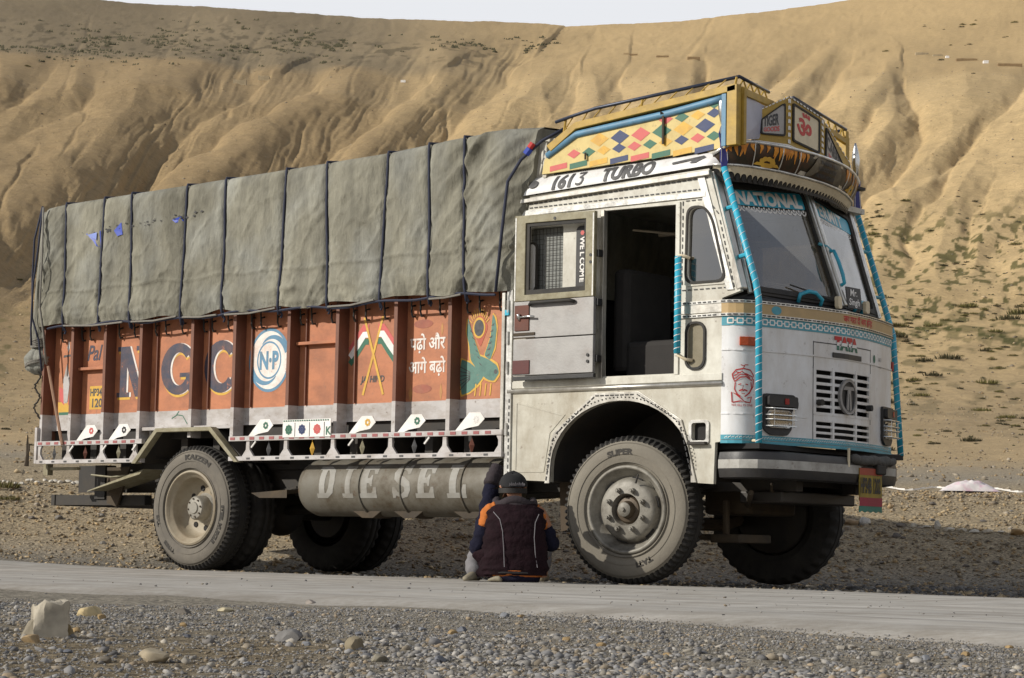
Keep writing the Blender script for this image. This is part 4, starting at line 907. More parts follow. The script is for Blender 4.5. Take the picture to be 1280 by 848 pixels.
# grille bars: three columns of slots
b = MB(); cols = [.79, .815, 0, 0]; 
for s0, s1 in ((.78, .805), (.985, 1.01), (1.285, 1.31), (1.515, 1.54)): fbox(b, s0, s1, 1.195, 1.525, -.012, .006)
for k in range(7): z = 1.200+.052*k; fbox(b, .79, 1.53, z-.010, z+.010, -.02, .003)
gr = b.build('grille', frontw, TR)
b = MB()
for s0, s1 in ((.78, .805), (.99, 1.01), (1.29, 1.31), (1.515, 1.54)): fbox(b, s0, s1, 1.02, 1.16, -.012, .006)
for k in range(4): z = 1.025+.043*k; fbox(b, .79, 1.53, z-.008, z+.008, -.02, .003)
b.build('lower_grille', frontw, TR)
# emblem: oval ring with a T
cs, cz = 1.16, 1.335
FF = lambda u, v, off: FR(cs+u, cz+v, off)
b = MB(); b.prism(densify(circ(0, 0, .105, 32, .118), .02), FF, .004, .016); em = b.build('emblem', blackp, TR)
b = MB(); b.prism(circ(0, 0, .112, 40, .125), FF, .004, .026, holes=[circ(0, 0, .092, 40, .105)[::-1]]); e2 = b.build('emblem_ring', alum, em); e2.location = (0, 0, 0)
b = MB(); b.prism([(-.075, .045), (-.055, .07), (.055, .07), (.075, .045), (.02, .045), (.02, .03), (.034, -.09), (.010, -.10), (.004, .02), (-.004, .02), (-.010, -.10), (-.034, -.09), (-.02, .03), (-.02, .045)], FF, .014, .024); e3 = b.build('emblem_letter', alum, em); e3.location = (0, 0, 0)
for s_ in (.83, 1.475):
    b = MB(); b.prism(circ(0, 0, .022, 14), lambda u, v, off: FR(s_+u, 1.275+v, off), .002, .045); b.build('grille_knob', rubber, TR, bevel=.004)
# name, slot
def tri(s0, y0):
    for k, (mm, lo, hi) in enumerate(((redp, .66, 1.1), (whitep, .42, .66), (greenp, -.1, .42))):
        pass
nm_fn = lambda u, v, off: FR(1.165+u, 1.665+v, off)
text('name_letters', 'TATA', .115, nm_fn, greenp, TR, bold=.009, off=.003, sx=1.0, center=True)
def clipband(body, size, lo, hi, m, off):
    o = text('name_letters', body, size, nm_fn, m, TR, bold=.009, off=off, center=True)
    me = o.data; b = bmesh.new(); b.from_mesh(me)
    for z, up in ((lo, -1), (hi, 1)):
        g = b.verts[:]+b.edges[:]+b.faces[:]
        bmesh.ops.bisect_plane(b, geom=g, plane_co=(0, 0, 1.665+z), plane_no=(0, 0, up), clear_outer=True)
    b.to_mesh(me); b.free()
clipband('TATA', .115, .022, .045, whitep, .0045); clipband('TATA', .115, .045, .2, redp, .0045)
b = MB(); fbox(b, .985, 1.365, 1.60, 1.635, .004, .012); b.build('badge_bar', blackp, TR)
text('lettering', '1613', .04, FR, inkp, TR, x=1.71, y=1.63, off=.003); text('lettering', 'TURBO', .028, FR, inkp, TR, x=1.70, y=1.585, off=.003)
b = MB(); b.flat(circ(1.63, 1.64, .022, 14, .03), FR, .003); b.build('green_roundel', greenp, TR)
# teal pattern bands
band('teal_band', 1.762, 1.828, .001, .003, tealp)
b = MB()
n = 34
for k in range(n):
    s = .03+(WT-.06)*(k+.5)/n; w_ = .024; h_ = .021
    b.flat(rrect(s-w_, s+w_, 1.795-h_, 1.795+h_, .008, 3), FR, .0055, holes=[rrect(s-w_+.009, s+w_-.009, 1.795-h_+.009, 1.795+h_-.009, .004, 3)[::-1]])
    b.flat([(s+w_-.006, 1.791), (s+w_+.018, 1.791), (s+w_+.018, 1.799), (s+w_-.006, 1.799)], FR, .0062)
stuff(b.build('chain_pattern', whitep, TR))
band('teal_strip', .99, 1.022, .001, .003, tealp)
b = MB(); rr = random.Random(4)
for k in range(90):
    s = .03+(WT-.06)*k/90; pts = [(s, 1.0), (s+.006, 1.012), (s+.014, 1.006), (s+.018, 1.016)]; addstroke(b, [(x, y+rr.uniform(-.002, .002)) for x, y in pts], .004, FR, .005)
stuff(b.build('scroll_pattern', whitep, TR))
text('lettering', '\u091c\u092f \u092e\u093e\u0924\u093e \u0926\u0940 \u091c\u092f \u0939\u093f\u0928\u094d\u0926', .062, FR, redp, TR, x=1.10, y=1.862, off=.0125, bold=.002, sx=.9)
b = MB(); b.flat(circ(.42, 1.88, .045, 16, .03), FR, .0125); b.build('board_motif', tealp, TR)
# turbaned man in red line
b = MB(); TM = lambda u, v, off: FR(.155+u, 1.33+v, off); W_ = .0065
def st_(p, w=W_): addstroke(b, p, w, TM, .003)
st_([(-.07, .075), (-.075, .10), (-.05, .13), (0, .14), (.05, .13), (.075, .095), (.06, .06), (.02, .085), (-.02, .08), (-.06, .05), (-.07, .075)], .008)
st_([(-.065, .09), (-.01, .12), (.05, .075)]); st_([(-.05, .115), (.02, .105), (.065, .085)]); st_([(-.06, .07), (-.02, .10), (.03, .095)])
st_([(-.055, .045), (-.06, .0), (-.045, -.03), (-.02, -.05)]); st_([(.055, .05), (.06, .01), (.045, -.02), (.02, -.045)])
st_([(-.035, .03), (-.015, .035)]); st_([(.015, .035), (.035, .03)]); st_([(0, .025), (-.006, .0), (.006, .0)], .004)
st_([(-.03, -.012), (-.01, -.004), (0, -.010), (.01, -.004), (.03, -.012)], .009); st_([(-.012, -.03), (.012, -.03)], .004)
st_([(-.075, -.09), (-.08, -.02), (-.05, -.035), (-.02, -.06), (.01, -.085), (-.02, -.08), (-.075, -.09)], .007); st_([(.01, -.05), (.045, -.025), (.07, .02), (.075, .07)], .008); st_([(.01, -.085), (.05, -.09), (.06, -.05), (.03, -.06)], .008); st_([(0, .14), (.01, .165), (.035, .165)], .006); st_([(.01, .155), (-.02, .165)], .005)
b.build('red_line_drawing', redp, TR)
text('lettering', 'WE ALL IN ONE', .022, FR, redp, TR, x=.075, y=1.215, off=.003, sx=.95)
# indicators
b = MB(); fbox(b, .125, .235, 1.625, 1.685, .0, .022); fbox(b, .24, .27, 1.625, 1.685, 0, .020); b.build('indicator', amber, TR, bevel=.004, split=True)
b = MB(); b.box(1.0, 1.12, 2.06, 2.085, 1.60, 1.67); b.build('indicator', redl, TR, bevel=.004)
# headlights
def headlight(sc):
    F = lambda u, v, off: FR(sc+u, 1.165+v, off)
    b = MB(); b.prism(rpoly([(-.15, .145), (.12, .145), (.165, .10), (.155, .045), (.10, .04), (.10, -.09), (.06, -.135), (-.09, -.135), (-.15, -.10)], .02, 3), F, .002, .022)
    h = b.build('headlight', blackp, TR, bevel=.003)
    def hp(bb, n, m, **k): o = bb.build(n, m, h, **k); o.location = (0, 0, 0); return o
    b = MB(); b.prism(rrect(-.125, .09, -.085, .035, .03), F, .022, .027); hp(b, 'reflector', chrome)
    b = MB(); b.prism(rrect(-.115, .08, -.075, .025, .026), F, .028, .046); hp(b, 'lens', lensg, bevel=.006)
    b = MB(); b.prism(rrect(-.13, .13, .06, .13, .015), F, .022, .05); hp(b, 'hood', blackp, bevel=.008)
    b = MB(); b.prism([(.01, .075), (.045, .075), (.045, .115), (.01, .115)], F, .05, .053); hp(b, 'red_marker', redl)
    b = MB()
    for z in (.045, .0, -.03, -.075): b.tube([F(-.14, z, .02), F(-.12, z, .075), F(.09, z, .075), F(.12, z, .02)], .004, 5)
    b.tube([F(-.10, -.08, .07), F(-.10, .05, .07)], .004, 5); b.tube([F(.07, -.08, .07), F(.07, .05, .07)], .004, 5); hp(b, 'guard_wires', chrome)
headlight(.46); headlight(1.93)

# ---- windscreen
def wsp(u, v, off=0, far=False):
    """u 0..1 from the corner pillar to the centre, v 0..1 upwards"""
    bl, br = Vector((1.165, .12, 2.0)), Vector((1.31, 1.02, 1.985)); tl, tr = Vector((.915, .15, 2.77)), Vector((.985, 1.02, 2.85))
    if far: bl = Vector((1.075, .16, 2.0)); tl = Vector((.84, .18, 2.76))
    p = (bl*(1-u)+br*u)*(1-v)+(tl*(1-u)+tr*u)*v; n = (br-bl).cross(tl-bl).normalized()
    if n.x < 0: n = -n
    p = p+n*off
    return (p.x, 2.05-p.y if far else p.y, p.z)
for far in (False, True):
    F = lambda u, v, off=0, far=far: wsp(u, v, off, far)
    hole = rrect(.045, .955, .05, .95, .06, 5)
    b = MB(); b.prism([(-.02, -.02), (1.02, -.02), (1.02, 1.03), (-.02, 1.03)], F, -.01, .006, holes=[rrect(.01, .985, .01, .985, .05)]); wf = b.build('windscreen_frame', chass, TR)
    b = MB(); b.prism(rrect(.005, .99, .005, .99, .05), F, -.004, .014, holes=[hole]); wr = b.build('windscreen_seal', rubber, TR)
    b = MB(); b.flat(hole, F, 0); b.build('windscreen', glass, TR)
    b = MB(); b.prism(rpoly([(.05, .80), (.95, .80), (.95, .94), (.05, .94)], .02, 2), F, .002, .004); b.build('name_banner', cyan, TR)
    b = MB()
    for k in range(14): addstroke(b, [(.08+.062*k+.031+.028*math.cos(t), .785-.035*math.sin(t)) for t in [PI*j/8 for j in range(9)]], .012, F, .003)
    for k in range(14): b.flat(circ(.08+.062*k+.031, .785, .012, 6), F, .003)
    stuff(b.build('lace_pattern', whitep, TR))
    if far: text('lettering', 'PERMIT', .16, lambda u, v, off: F(1-u, v, off), whitep, TR, x=.13, y=.815, bold=.006, off=.006, sx=1.12, spacing=1.1)
    else: text('lettering', 'NATIONAL', .155, F, whitep, TR, x=.10, y=.815, bold=.008, off=.006, sx=1.04)
    b = MB(); b.tube([F(-.03, -.03, .02), F(-.02, .5, .02), F(-.03, 1.03, .02)], .016, 6); b.build('pillar_strip', brightsteel, TR)
# side-pillar cover strips (near)
b = MB(); b.prism([(1.06, 2.0), (1.12, 2.0), (.86, 2.82), (.80, 2.82)], side(0.), .010, 0); b.build('pillar_cover', brightsteel, TR, bevel=.002)
b = MB(); b.beam((1.165, .03, 2.0), (.905, .05, 2.83), .07, .05); b.build('corner_pillar', steel, TR, bevel=.01)
b = MB(); b.beam((1.055, 1.95, 2.0), (.845, 1.93, 2.72), .05, .05); b.build('corner_pillar', steel, TR, bevel=.01)
b = MB(); b.beam(wsp(1, -.03, .02), wsp(1, 1.03, .02), .075, .03, (0, 1, 0)); b.build('centre_pillar', steel, TR, bevel=.006)
for u in (-.03, .0, .03):
    b = MB(); p = Vector(wsp(1, -.03, .045)); q = Vector(wsp(1, 1.02, .045)); b.tube([p+Vector((0, u, 0)), q+Vector((0, u, 0))], .006, 6); b.build('pillar_rib', brightsteel if u else blackp, TR)
# cowl under the glass, visor underside
b = MB(); b.grid(lambda s, t: tuple(Vector(FR(s, 1.936, .0)).lerp(Vector(wsp(min(1, max(0, s/(WT/2))), -.02, -.005)) if s < WT/2 else Vector(wsp(min(1, max(0, (WT-s)/(WT/2))), -.02, -.005, True)), t)), frange(0, WT, .08), [0, .5, 1]); b.build('cowl', blackp, TR)
# dash clutter seen through the glass, wipers, handles, name board
for far in (False, True):
    F = lambda u, v, off=0, far=far: wsp(u, v, off, far)
    b = MB(); b.tube([F(.96, -.01, .03), F(.7, .05, .03), F(.45, .10, .022)] if not far else [F(.25, -.01, .03), F(.3, .05, .03), F(.5, .10, .022)], .006, 5); b.build('wiper', rubber, TR)
    b = MB(); b.tube([F(.5, -.04, .01), F(.5, .01, .05), F(.58, .035, .07), F(.66, .03, .07), F(.74, -.01, .05), F(.74, -.05, .01)], .014, 8); b.build('grab_handle', cyan, TR, smooth=True)
b = MB(); b.tube([wsp(1.02, .44, .03), wsp(1.03, .42, .08), wsp(1.03, .33, .09), wsp(1.03, .22, .09), wsp(1.03, .15, .08), wsp(1.02, .14, .03)], .014, 8); b.build('grab_handle', cyan, TR, smooth=True)
b = MB(); b.tube([wsp(.94, .50, .03), wsp(1.0, .47, .05), wsp(1.04, .44, .05)], .012, 6); b.build('wiper_joint', tealp, TR)
SB = lambda u, v, off: (1.37+off-.12*v, 1.12+u+.0*v, 1.965+v)
b = MB(); b.prism([(-.09, 0), (.10, 0), (.10, .15), (-.09, .15)], SB, -.004, .004); b.build('name_sign', blackp, TR)
text('lettering', 'Mr.', .07, SB, whitep, TR, x=0, y=.088, off=.006, shear=.2, center=True, bold=.001); text('lettering', 'Singh', .068, SB, whitep, TR, x=0, y=.022, off=.006, shear=.2, center=True, bold=.001)
for y in (.93, 1.30):
    b = MB(); b.prism(rrect(-.025, .025, 0, .09, .02), lambda u, v, off, y=y: (1.36+off-.05*v, y+u, 1.945+v), -.015, .015); b.build('marker_lamp', creamp, TR, bevel=.005)
b = MB(); b.box(1.15, 1.17, .42, .47, 1.945, 1.965); b.build('red_ribbon', redp, TR); b = MB(); b.box(1.17, 1.19, .47, .50, 1.945, 1.965); b.build('blue_ribbon', bluet, TR)

# ---- painted visor above the windscreen (bowed fascia)
VP = [(.93, .0), (1.04, .07), (1.11, .20), (1.17, .45), (1.19, .75), (1.18, 1.0), (1.14, 1.25), (1.06, 1.5), (.95, 1.75), (.84, 1.92), (.76, 2.02)]
VS = [0]
for a, c in zip(VP[:-1], VP[1:]): VS.append(VS[-1]+math.dist(a, c))
VW = VS[-1]
def VF(s, t, off=0):
    """s along, t 0 bottom .. 1 top"""
    X = float(np.interp(s, VS, [p[0] for p in VP])); Y = float(np.interp(s, VS, [p[1] for p in VP]))
    a = [float(np.interp(q, VS, [p[i] for p in VP])) for q in (max(0, s-.12), min(VW, s+.12)) for i in (0, 1)]
    d = Vector((a[2]-a[0], a[3]-a[1])).normalized(); n = Vector((d.y, -d.x)); e = math.sin(PI*min(1, max(0, s/VW)))**.5
    bul = .022*math.sin(PI*(t*.9+.05))*e+.065*t*e+off
    zb = 2.875-.03*(s/VW); zt = 3.035-.06*(s/VW)**2-.09*(1-min(1, s/.25))**2
    return (X+n.x*bul, Y+n.y*bul, zb+(zt-zb)*t)
vm = mat('visor_brown_paint', lin((44, 40, 26)), .4, 0, .3, 10, lin((96, 52, 26)), .6, 9, .1, 30)
b = MB(); b.grid(lambda s, t: VF(s, t), frange(0, VW, .04), [k/8 for k in range(9)]); vz = b.build('visor', vm, TR, smooth=True)
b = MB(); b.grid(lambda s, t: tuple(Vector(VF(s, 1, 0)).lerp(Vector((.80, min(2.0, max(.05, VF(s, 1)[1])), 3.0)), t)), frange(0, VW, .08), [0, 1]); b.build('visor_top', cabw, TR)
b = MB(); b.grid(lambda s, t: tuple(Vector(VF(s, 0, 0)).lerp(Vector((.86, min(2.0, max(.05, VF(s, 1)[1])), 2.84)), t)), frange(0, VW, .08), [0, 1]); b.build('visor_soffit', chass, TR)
for t_, r_, m_ in ((1.0, .012, brightsteel), (0.0, .009, brightsteel)):
    b = MB(); b.tube([VF(s, t_, .004) for s in frange(0, VW, .06)], r_, 6); b.build('visor_edge', m_, TR, smooth=True)
dashes('visor_stitching', [(0, -.03), (VW, -.03)], VF, .006, dash=.028, gap=.018, w=.05)
# painted flames, flowers and the inscription board on the visor
b = MB(); rr = random.Random(3)
for k in range(70):
    s = rr.uniform(.06, VW-.05)
    if .78 < s < 1.36: continue
    h = rr.uniform(.25, .5); addstroke(b, [(s, .97), (s+rr.uniform(-.01, .01), .97-h*.5), (s+rr.uniform(-.015, .015), .97-h*1.3)], [.034, .026, .004], VF, .004)
stuff(b.build('painted_flames', mat('flame_orange', lin((224, 150, 44)), .5, 0, .3, 20, lin((150, 50, 28)), .6, 18), TR))
b = MB()
for s0 in (.40, 1.60):
    for k in range(9):
        a = 2*PI*k/9; b.flat(circ(s0+.05*math.cos(a), .24+.15*math.sin(a), .024, 8, .10), VF, .005)
    b.flat([(s0-.12, .10), (s0+.12, .10), (s0+.09, .22), (s0-.09, .22)], VF, .0045)
b.build('painted_flowers', goldp, TR, split=True)
for s0 in (.28, .52, .70, 1.42, 1.58, 1.75):
    b = MB(); b.tube([VF(s0, t, .006) for t in (0, .25, .5, .75, 1)], .0035, 5); b.build('visor_rib', brightsteel, TR)
b = MB(); b.flat(densify([(.80, .06), (1.32, .06), (1.22, .97), (.90, .97)], .05), VF, .007); b.build('inscription_board', mat('worn_board', lin((120, 112, 96)), .5, .2, .3, 14, GRIME, .6, 12), TR)
for s0, s1, s2, s3 in ((.72, .80, .90, .86), (1.32, 1.40, 1.27, 1.22)):
    b = MB(); b.flat([(s0, .04), (s1, .04), (s2, .98), (s3, .98)], VF, .009); b.build('mirror_strip', steel, TR)
for i, tx in enumerate(('THANK YOU', 'GOOD LUCK', 'HORN PLEASE')):
    text('lettering', tx, .045, lambda u, v, off: VF(1.06+u, .68-.27*i+v*4.8, off), inkp, TR, bold=.0015, off=.009, center=True, sx=.95)
# scalloped fringe under the visor
b = MB(); n = 42
for k in range(n):
    s0, s1 = VW*k/n, VW*(k+1)/n; sm = (s0+s1)/2; w2 = (s1-s0)/2
    poly = [(s0, .0), (s0, -.52)]+[(sm-w2*math.cos(PI*j/8), -.52+.20*math.sin(PI*j/8)) for j in range(1, 8)]+[(s1, -.52), (s1, .0)]
    b.flat(poly, VF, .002)
fr = b.build('fringe', creamp, TR, split=True)
b = MB()
for k in range(n):
    sm = VW*(k+.5)/n; b.flat(circ(sm, -.50, VW/n*.34, 8, .15), VF, .004)
stuff(b.build('fringe_loops', blackp, TR))
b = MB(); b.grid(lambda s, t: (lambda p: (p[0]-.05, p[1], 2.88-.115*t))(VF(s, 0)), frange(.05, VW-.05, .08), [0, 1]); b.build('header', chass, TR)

# ---- roof rack
K0 = side(.01)
RT = [(-.52, 3.12), (-.50, 3.185), (-.28, 3.285), (1.10, 3.405)]
def rim_poly(o, t):   # band of thickness t following the top line
    up = [(-.54, 3.155), (-.28, 3.30), (1.125, 3.415)]; lo = [(1.125, 3.415-t), (-.27, 3.30-t), (-.50, 3.14-t*.6)]; return up+lo
b = MB(); b.prism(rim_poly(0, .05), K0, .03, -.03); rk_ = b.build('rack_frame', yellow, TR, bevel=.004)
b = MB(); b.prism([(1.055, 2.99), (1.135, 2.99), (1.135, 3.41), (1.055, 3.40)], K0, .03, -.03); b.build('rack_post', yellow, TR, bevel=.004)
b = MB(); b.tube([(-.55, .01, 3.085), (-.28, .01, 3.215), (.55, .01, 3.275), (.90, .01, 3.315), (1.04, .01, 3.335)], .026, 10); b.build('rack_side_tube', bluep, TR, smooth=True)
b = MB(); b.box(1.015, 1.05, -.025, .0, 2.99, 3.35); b.build('rack_side_strip', bluep, TR)
dp = [(-.60, 2.955), (-.58, 3.06), (-.28, 3.20), (1.03, 3.33), (1.03, 2.985)]
b = MB(); b.prism(dp, K0, .0, -.02); b.build('rack_side_board', paley, TR)
b = MB(); b.prism([(-.28, 3.235), (1.05, 3.345), (1.05, 3.37), (-.28, 3.26)], K0, -.015, -.025); b.build('torn_cloth', mat('dark_cloth', (.05, .06, .065), .9), TR)
cyc = [pinkp, navyp, goldp, greenp]; mbs = {m.name: MB() for m in cyc}
def dia(x, z, w, h, m): mbs[m.name].flat([(x-w, z), (x, z-h), (x+w, z), (x, z+h)], K0, .002)
def topz(x): return 3.20+(x+.28)*.099 if x > -.28 else 3.06+(x+.58)*.467
for k in range(-1, 8):
    x = .485-.185*(k-3)
    for (xx, zz_, w_, h_) in ((x, 3.155, .085, .050),):
        if -.55 < xx-.0 and xx < .97 and zz_+h_ < topz(xx): dia(xx, zz_, w_, h_, cyc[k % 4])
for row_, z0 in enumerate((3.235, 3.075)):
    for k in range(12):
        x = .93-.137*k
        z_ = z0
        if x-.06 > -.56 and z_+.03 < topz(x-.05): dia(x, z_, .062, .034, cyc[(k+row_*2+1) % 4])
for k in range(5):
    x = .93-.137*k
    if 3.305+.03 < topz(x)-.0 or x > .8: dia(x, 3.292, .05, .026, cyc[(k+3) % 4])
for k in range(9):
    x = .86-.185*k
    if x-.09 > -.58: mbs[cyc[(k+1) % 4].name].flat([(x-.09, 2.965), (x+.07, 2.98), (x+.07, 3.02), (x-.09, 3.005)], K0, .002)
for m in cyc: b = mbs[m.name]; b.build('painted_diamonds', m, TR, split=True) if b.v else None
b = MB(); b.box(.50, .515, -.012, .0, 3.06, 3.27); b.box(-.19, -.18, -.012, .0, 3.02, 3.07); b.tube([(.49, -.01, 3.27), (.50, -.03, 3.285), (.515, -.01, 3.27)], .006, 5); b.build('board_bracket', chdust, TR, split=True)
# top rail and lattice
rail = [(-.47, .0, 3.325), (-.30, .0, 3.355), (-.10, .0, 3.385), (1.13, .02, 3.465)]
b = MB(); b.tube(rail, .013, 8); b.tube([(1.13, .02, 3.465), (.98, .60, 3.475)], .012, 8); b.tube([(1.02, .85, 3.475), (.80, 1.91, 3.435)], .012, 8); b.tube([(.80, 1.91, 3.435), (-.4, 1.95, 3.36)], .012, 8); b.build('rack_rail', mat('blue_black_pipe', lin((52, 58, 74)), .35, .3, .2, 10), TR, smooth=True, split=True)
b = MB()
for k in range(11):
    x0 = -.42+.135*k; z0 = 3.27+.085*(x0+.28)+(.02 if x0 > -.28 else -.03); zt = float(np.interp(x0+.07, [-.47, -.1, 1.13], [3.325, 3.385, 3.465]))
    b.tube([(x0, .01, z0), (x0+.10, .01, zt)], .005, 5)
for k in range(4):
    p = Vector((1.10, .06, 3.40)).lerp(Vector((1.0, .55, 3.40)), k/4); b.tube([p, p+Vector((-.015, .07, .07))], .006, 5); b.tube([p+Vector((-.03, .14, .0)), p+Vector((-.015, .07, .07))], .006, 5)
for k in range(6):
    p = Vector((.97, 1.05, 3.33)).lerp(Vector((.80, 1.9, 3.33)), k/6); b.tube([p, p+Vector((-.012, .07, .11))], .006, 5); b.tube([p+Vector((-.025, .14, .0)), p+Vector((-.012, .07, .11))], .006, 5)
b.build('rack_lattice', yellow, TR, split=True)
for x in (-.40, .3, 1.1):
    b = MB(); b.tube([(x, .01, float(np.interp(x, [-.5, -.28, 1.1], [3.2, 3.3, 3.4]))), (x+.015, .01, float(np.interp(x, [-.47, -.1, 1.13], [3.325, 3.385, 3.465])))], .009, 6); b.build('rail_post', yellow, TR)
# far side and rear of the rack, floor
b = MB(); b.prism([(-.54, 3.0), (-.54, 3.15), (-.28, 3.29), (.80, 3.38), (.80, 3.0)], side(1.96), 0, .03); b.build('rack_side_board', yellow, TR)
b = MB(); b.box(-.55, .95, .03, 1.95, 2.96, 2.98); b.build('rack_floor', chass, TR)
# glass-like pale triangle behind the crown and dark return
b = MB(); b.add([(1.125, .05, 3.03), (1.05, .38, 3.10), (1.02, .58, 3.34), (1.12, .06, 3.36)], [(0, 1, 2, 3)]); b.build('crown_side_pane', mat('pale_lilac_panel', lin((168, 170, 186)), .3), TR)
b = MB(); b.beam((1.13, .04, 3.37), (1.0, .62, 3.385), .03, .05); b.beam((1.13, .06, 3.0), (1.13, .06, 3.40), .03, .05); b.build('crown_beam', yellow, TR, bevel=.003, split=True)
b = MB(); b.beam((.97, 1.25, 3.36), (.80, 1.90, 3.34), .03, .04); b.beam((.80, 1.90, 3.0), (.80, 1.90, 3.42), .04, .04); b.build('crown_beam', yellow, TR, bevel=.003, split=True)
# crown: three angled faces
CRN = [((1.03, .345), 3.285, 3.09), ((1.13, .63), 3.435, 3.09), ((1.06, 1.17), 3.375, 3.07), ((.87, 1.86), 3.155, 2.94)]
def face(i):
    (a, za1, za0), (c, zc1, zc0) = CRN[i], CRN[i+1]; A = Vector((*a, 0)); C_ = Vector((*c, 0)); d = C_-A; n = Vector((d.y, -d.x, 0)).normalized()
    def F(u, v, off=0):
        p = A+d*u+n*off; z0 = za0+(zc0-za0)*u; z1 = za1+(zc1-za1)*u; return (p.x, p.y, z0+(z1-z0)*v)
    return F
frames = [[(.22, .24), (.86, .20), (.86, .84), (.78, .86), (.22, .66)], [(.13, .14), (.87, .14), (.87, .86), (.13, .86)]]+[[]]
frames[2] = [(.12, .16), (.76, .18), (.78, .50), (.14, .86)]
bm_ = [mat('silver_letter_board', lin((164, 160, 156)), .45, .2, .2, 10), creamp, MATS.get('silver_letter_board')]
bm_[2] = MATS['silver_letter_board']
for i in range(3):
    F = face(i); hole = rpoly(frames[i], .05, 3)
    b = MB(); b.prism([(0, 0), (1, 0), (1, 1), (0, 1)], F, 0, -.03); b.build('crown_face', yellow, TR)
    c_ = Vector((sum(p[0] for p in hole)/len(hole), sum(p[1] for p in hole)/len(hole)))
    big = [(c_.x+(p[0]-c_.x)*1.10, c_.y+(p[1]-c_.y)*1.12) for p in hole]
    b = MB(); b.prism(big, F, 0, .012, holes=[hole]); b.build('sign_frame', rubber, TR)
    b = MB(); b.prism(hole, F, .001, .005); b.build('sign_board', bm_[i], TR)
    L_ = 1.
    for (p, q) in (((0.01, .985), (.99, .985)), ((.015, .02), (.015, .98)), ((.985, .02), (.985, .98))):
        sc_ = .09 if p[0] != q[0] else .09
        dashes('crown_stitching', [p, q], F, .004, dash=.06 if p[0] != q[0] else .08, gap=.04 if p[0] != q[0] else .06, w=.03, m=whitep)
F = face(0); text('lettering', 'TIGER', .38, F, inkp, TR, x=.26, y=.44, bold=.012, off=.007, sx=.42)
text('lettering', 'GOODS', .17, F, pinkp, TR, x=.26, y=.28, bold=.006, off=.007, sx=.75)
F = face(2); text('lettering', 'CARRIER', .42, lambda u, v, off: F(u, v-.30*(u-.14), off), inkp, TR, x=.15, y=.46, bold=.012, off=.007, sx=.34)
text('lettering', 'PUBLIC', .2, lambda u, v, off: F(u, v-.1*(u-.14), off), pinkp, TR, x=.20, y=.22, bold=.006, off=.007, sx=.70)
F = face(1); text('om_sign', '\u0950', .62, F, redp, TR, x=.22, y=.28, bold=.018, off=.007, sx=.80)
b = MB(); b.prism([(.0, 1.0), (.5, 1.06), (1., 1.0)], face(1), -.03, .005); b.build('crown_cap', blackp, TR)
for i in range(3): dashes('crown_base_stitching', [(0.02, -.06), (.98, -.06)], face(i), .006, dash=.05, gap=.035, w=.05)
b = MB()
for i in range(3):
    F = face(i); b.add([F(0, -.1, .0), F(1, -.1, .0), F(1, .0, .0), F(0, 0, 0)], [(0, 1, 2, 3)])
b.build('crown_base', whitep, TR, split=True)

# ---- tubular bars at the cab corners with finials
def cornerbar(pts, fin, far):
    b = MB(); b.tube(pts, .023, 12); c = b.build('corner_bar', cyan, TR, smooth=True)
    q = spiral(pts, .023, 34, .004).build('bar_tape', whitep, c); q.location = (0, 0, 0)
    t = Vector(pts[0]); b = MB(); d = Vector((-.04, 0, 1)).normalized(); a = Vector((.6, .8, 0)).normalized()
    w2 = .032
    pl = [(0, 0), (.5, .05), (.55, .42), (1., .52), (.45, .78), (-.45, .78), (-1., .52), (-.55, .42), (-.5, .05)]
    fn = lambda u, v, off: tuple(t+d*(v*.33)+a*(u*w2)+a.cross(Vector((0, 0, 1)))*off)
    b.prism(pl[1:]if False else [(-.5, .0), (.5, .0), (.9, .15), (.7, .55), (1.0, .78), (0, 1.0), (-1.0, .72), (-.7, .5), (-.8, .15)], fn, -.008, .008); f1 = b.build('finial', mat('royal_blue_paint', lin((44, 46, 120)), .45) if 'royal_blue_paint' not in MATS else MATS['royal_blue_paint'], c); f1.location = (0, 0, 0)
    b = MB(); n = 9; b.tube([tuple(t+d*(.30+.26*k/n)) for k in range(n+1)], [.006+.026*math.sin(PI*min(1, .12+k/n*.88)) for k in range(n+1)], 10); f2 = b.build('finial_spear', chrome, c, smooth=True); f2.location = (0, 0, 0)
    b = MB(); addstroke(b, [(-.7, .12), (-.55, .5), (-.82, .72), (0, .93), (.82, .75), (.55, .52), (.72, .15)], .12, fn, .010); f3 = b.build('finial_edge', whitep, c); f3.location = (0, 0, 0)
    return c
nb = [(1.02, .02, 2.84), (1.28, .03, 2.07), (1.30, .06, 1.95), (1.315, .06, .97)]
nb = [(1.01, .02, 2.85), (1.265, .04, 2.05), (1.285, .05, 1.93), (1.295, .05, .965)]
cornerbar(nb, 0, False)
for z, x in ((2.58, 1.10), (2.24, 1.205)):
    b = MB(); b.tube([(x, .03, z), (x-.10, .06, z-.01)], .016, 8); b.build('bar_bracket', cyan, TR)
b = MB(); b.tube([(1.295, .05, .98), (1.20, .12, .985)], .010, 6); b.build('bar_foot', creamp, TR)
fb = [(.745, 2.17, 2.82), (1.03, 2.17, 1.97), (1.06, 2.17, 1.88), (1.13, 2.17, .97)]
cornerbar(fb, 0, True)
for p, q in (((.845, 2.17, 2.52), (.84, 1.93, 2.53)), ((.965, 2.17, 2.17), (.96, 1.95, 2.16))):
    b = MB(); b.tube([p, q], .014, 8); b.build('bar_bracket', tealp, TR)
b = MB(); b.tube([(1.13, 2.17, .98), (1.12, 1.75, .97)], .006, 6); b.build('bar_foot', blackp, TR)

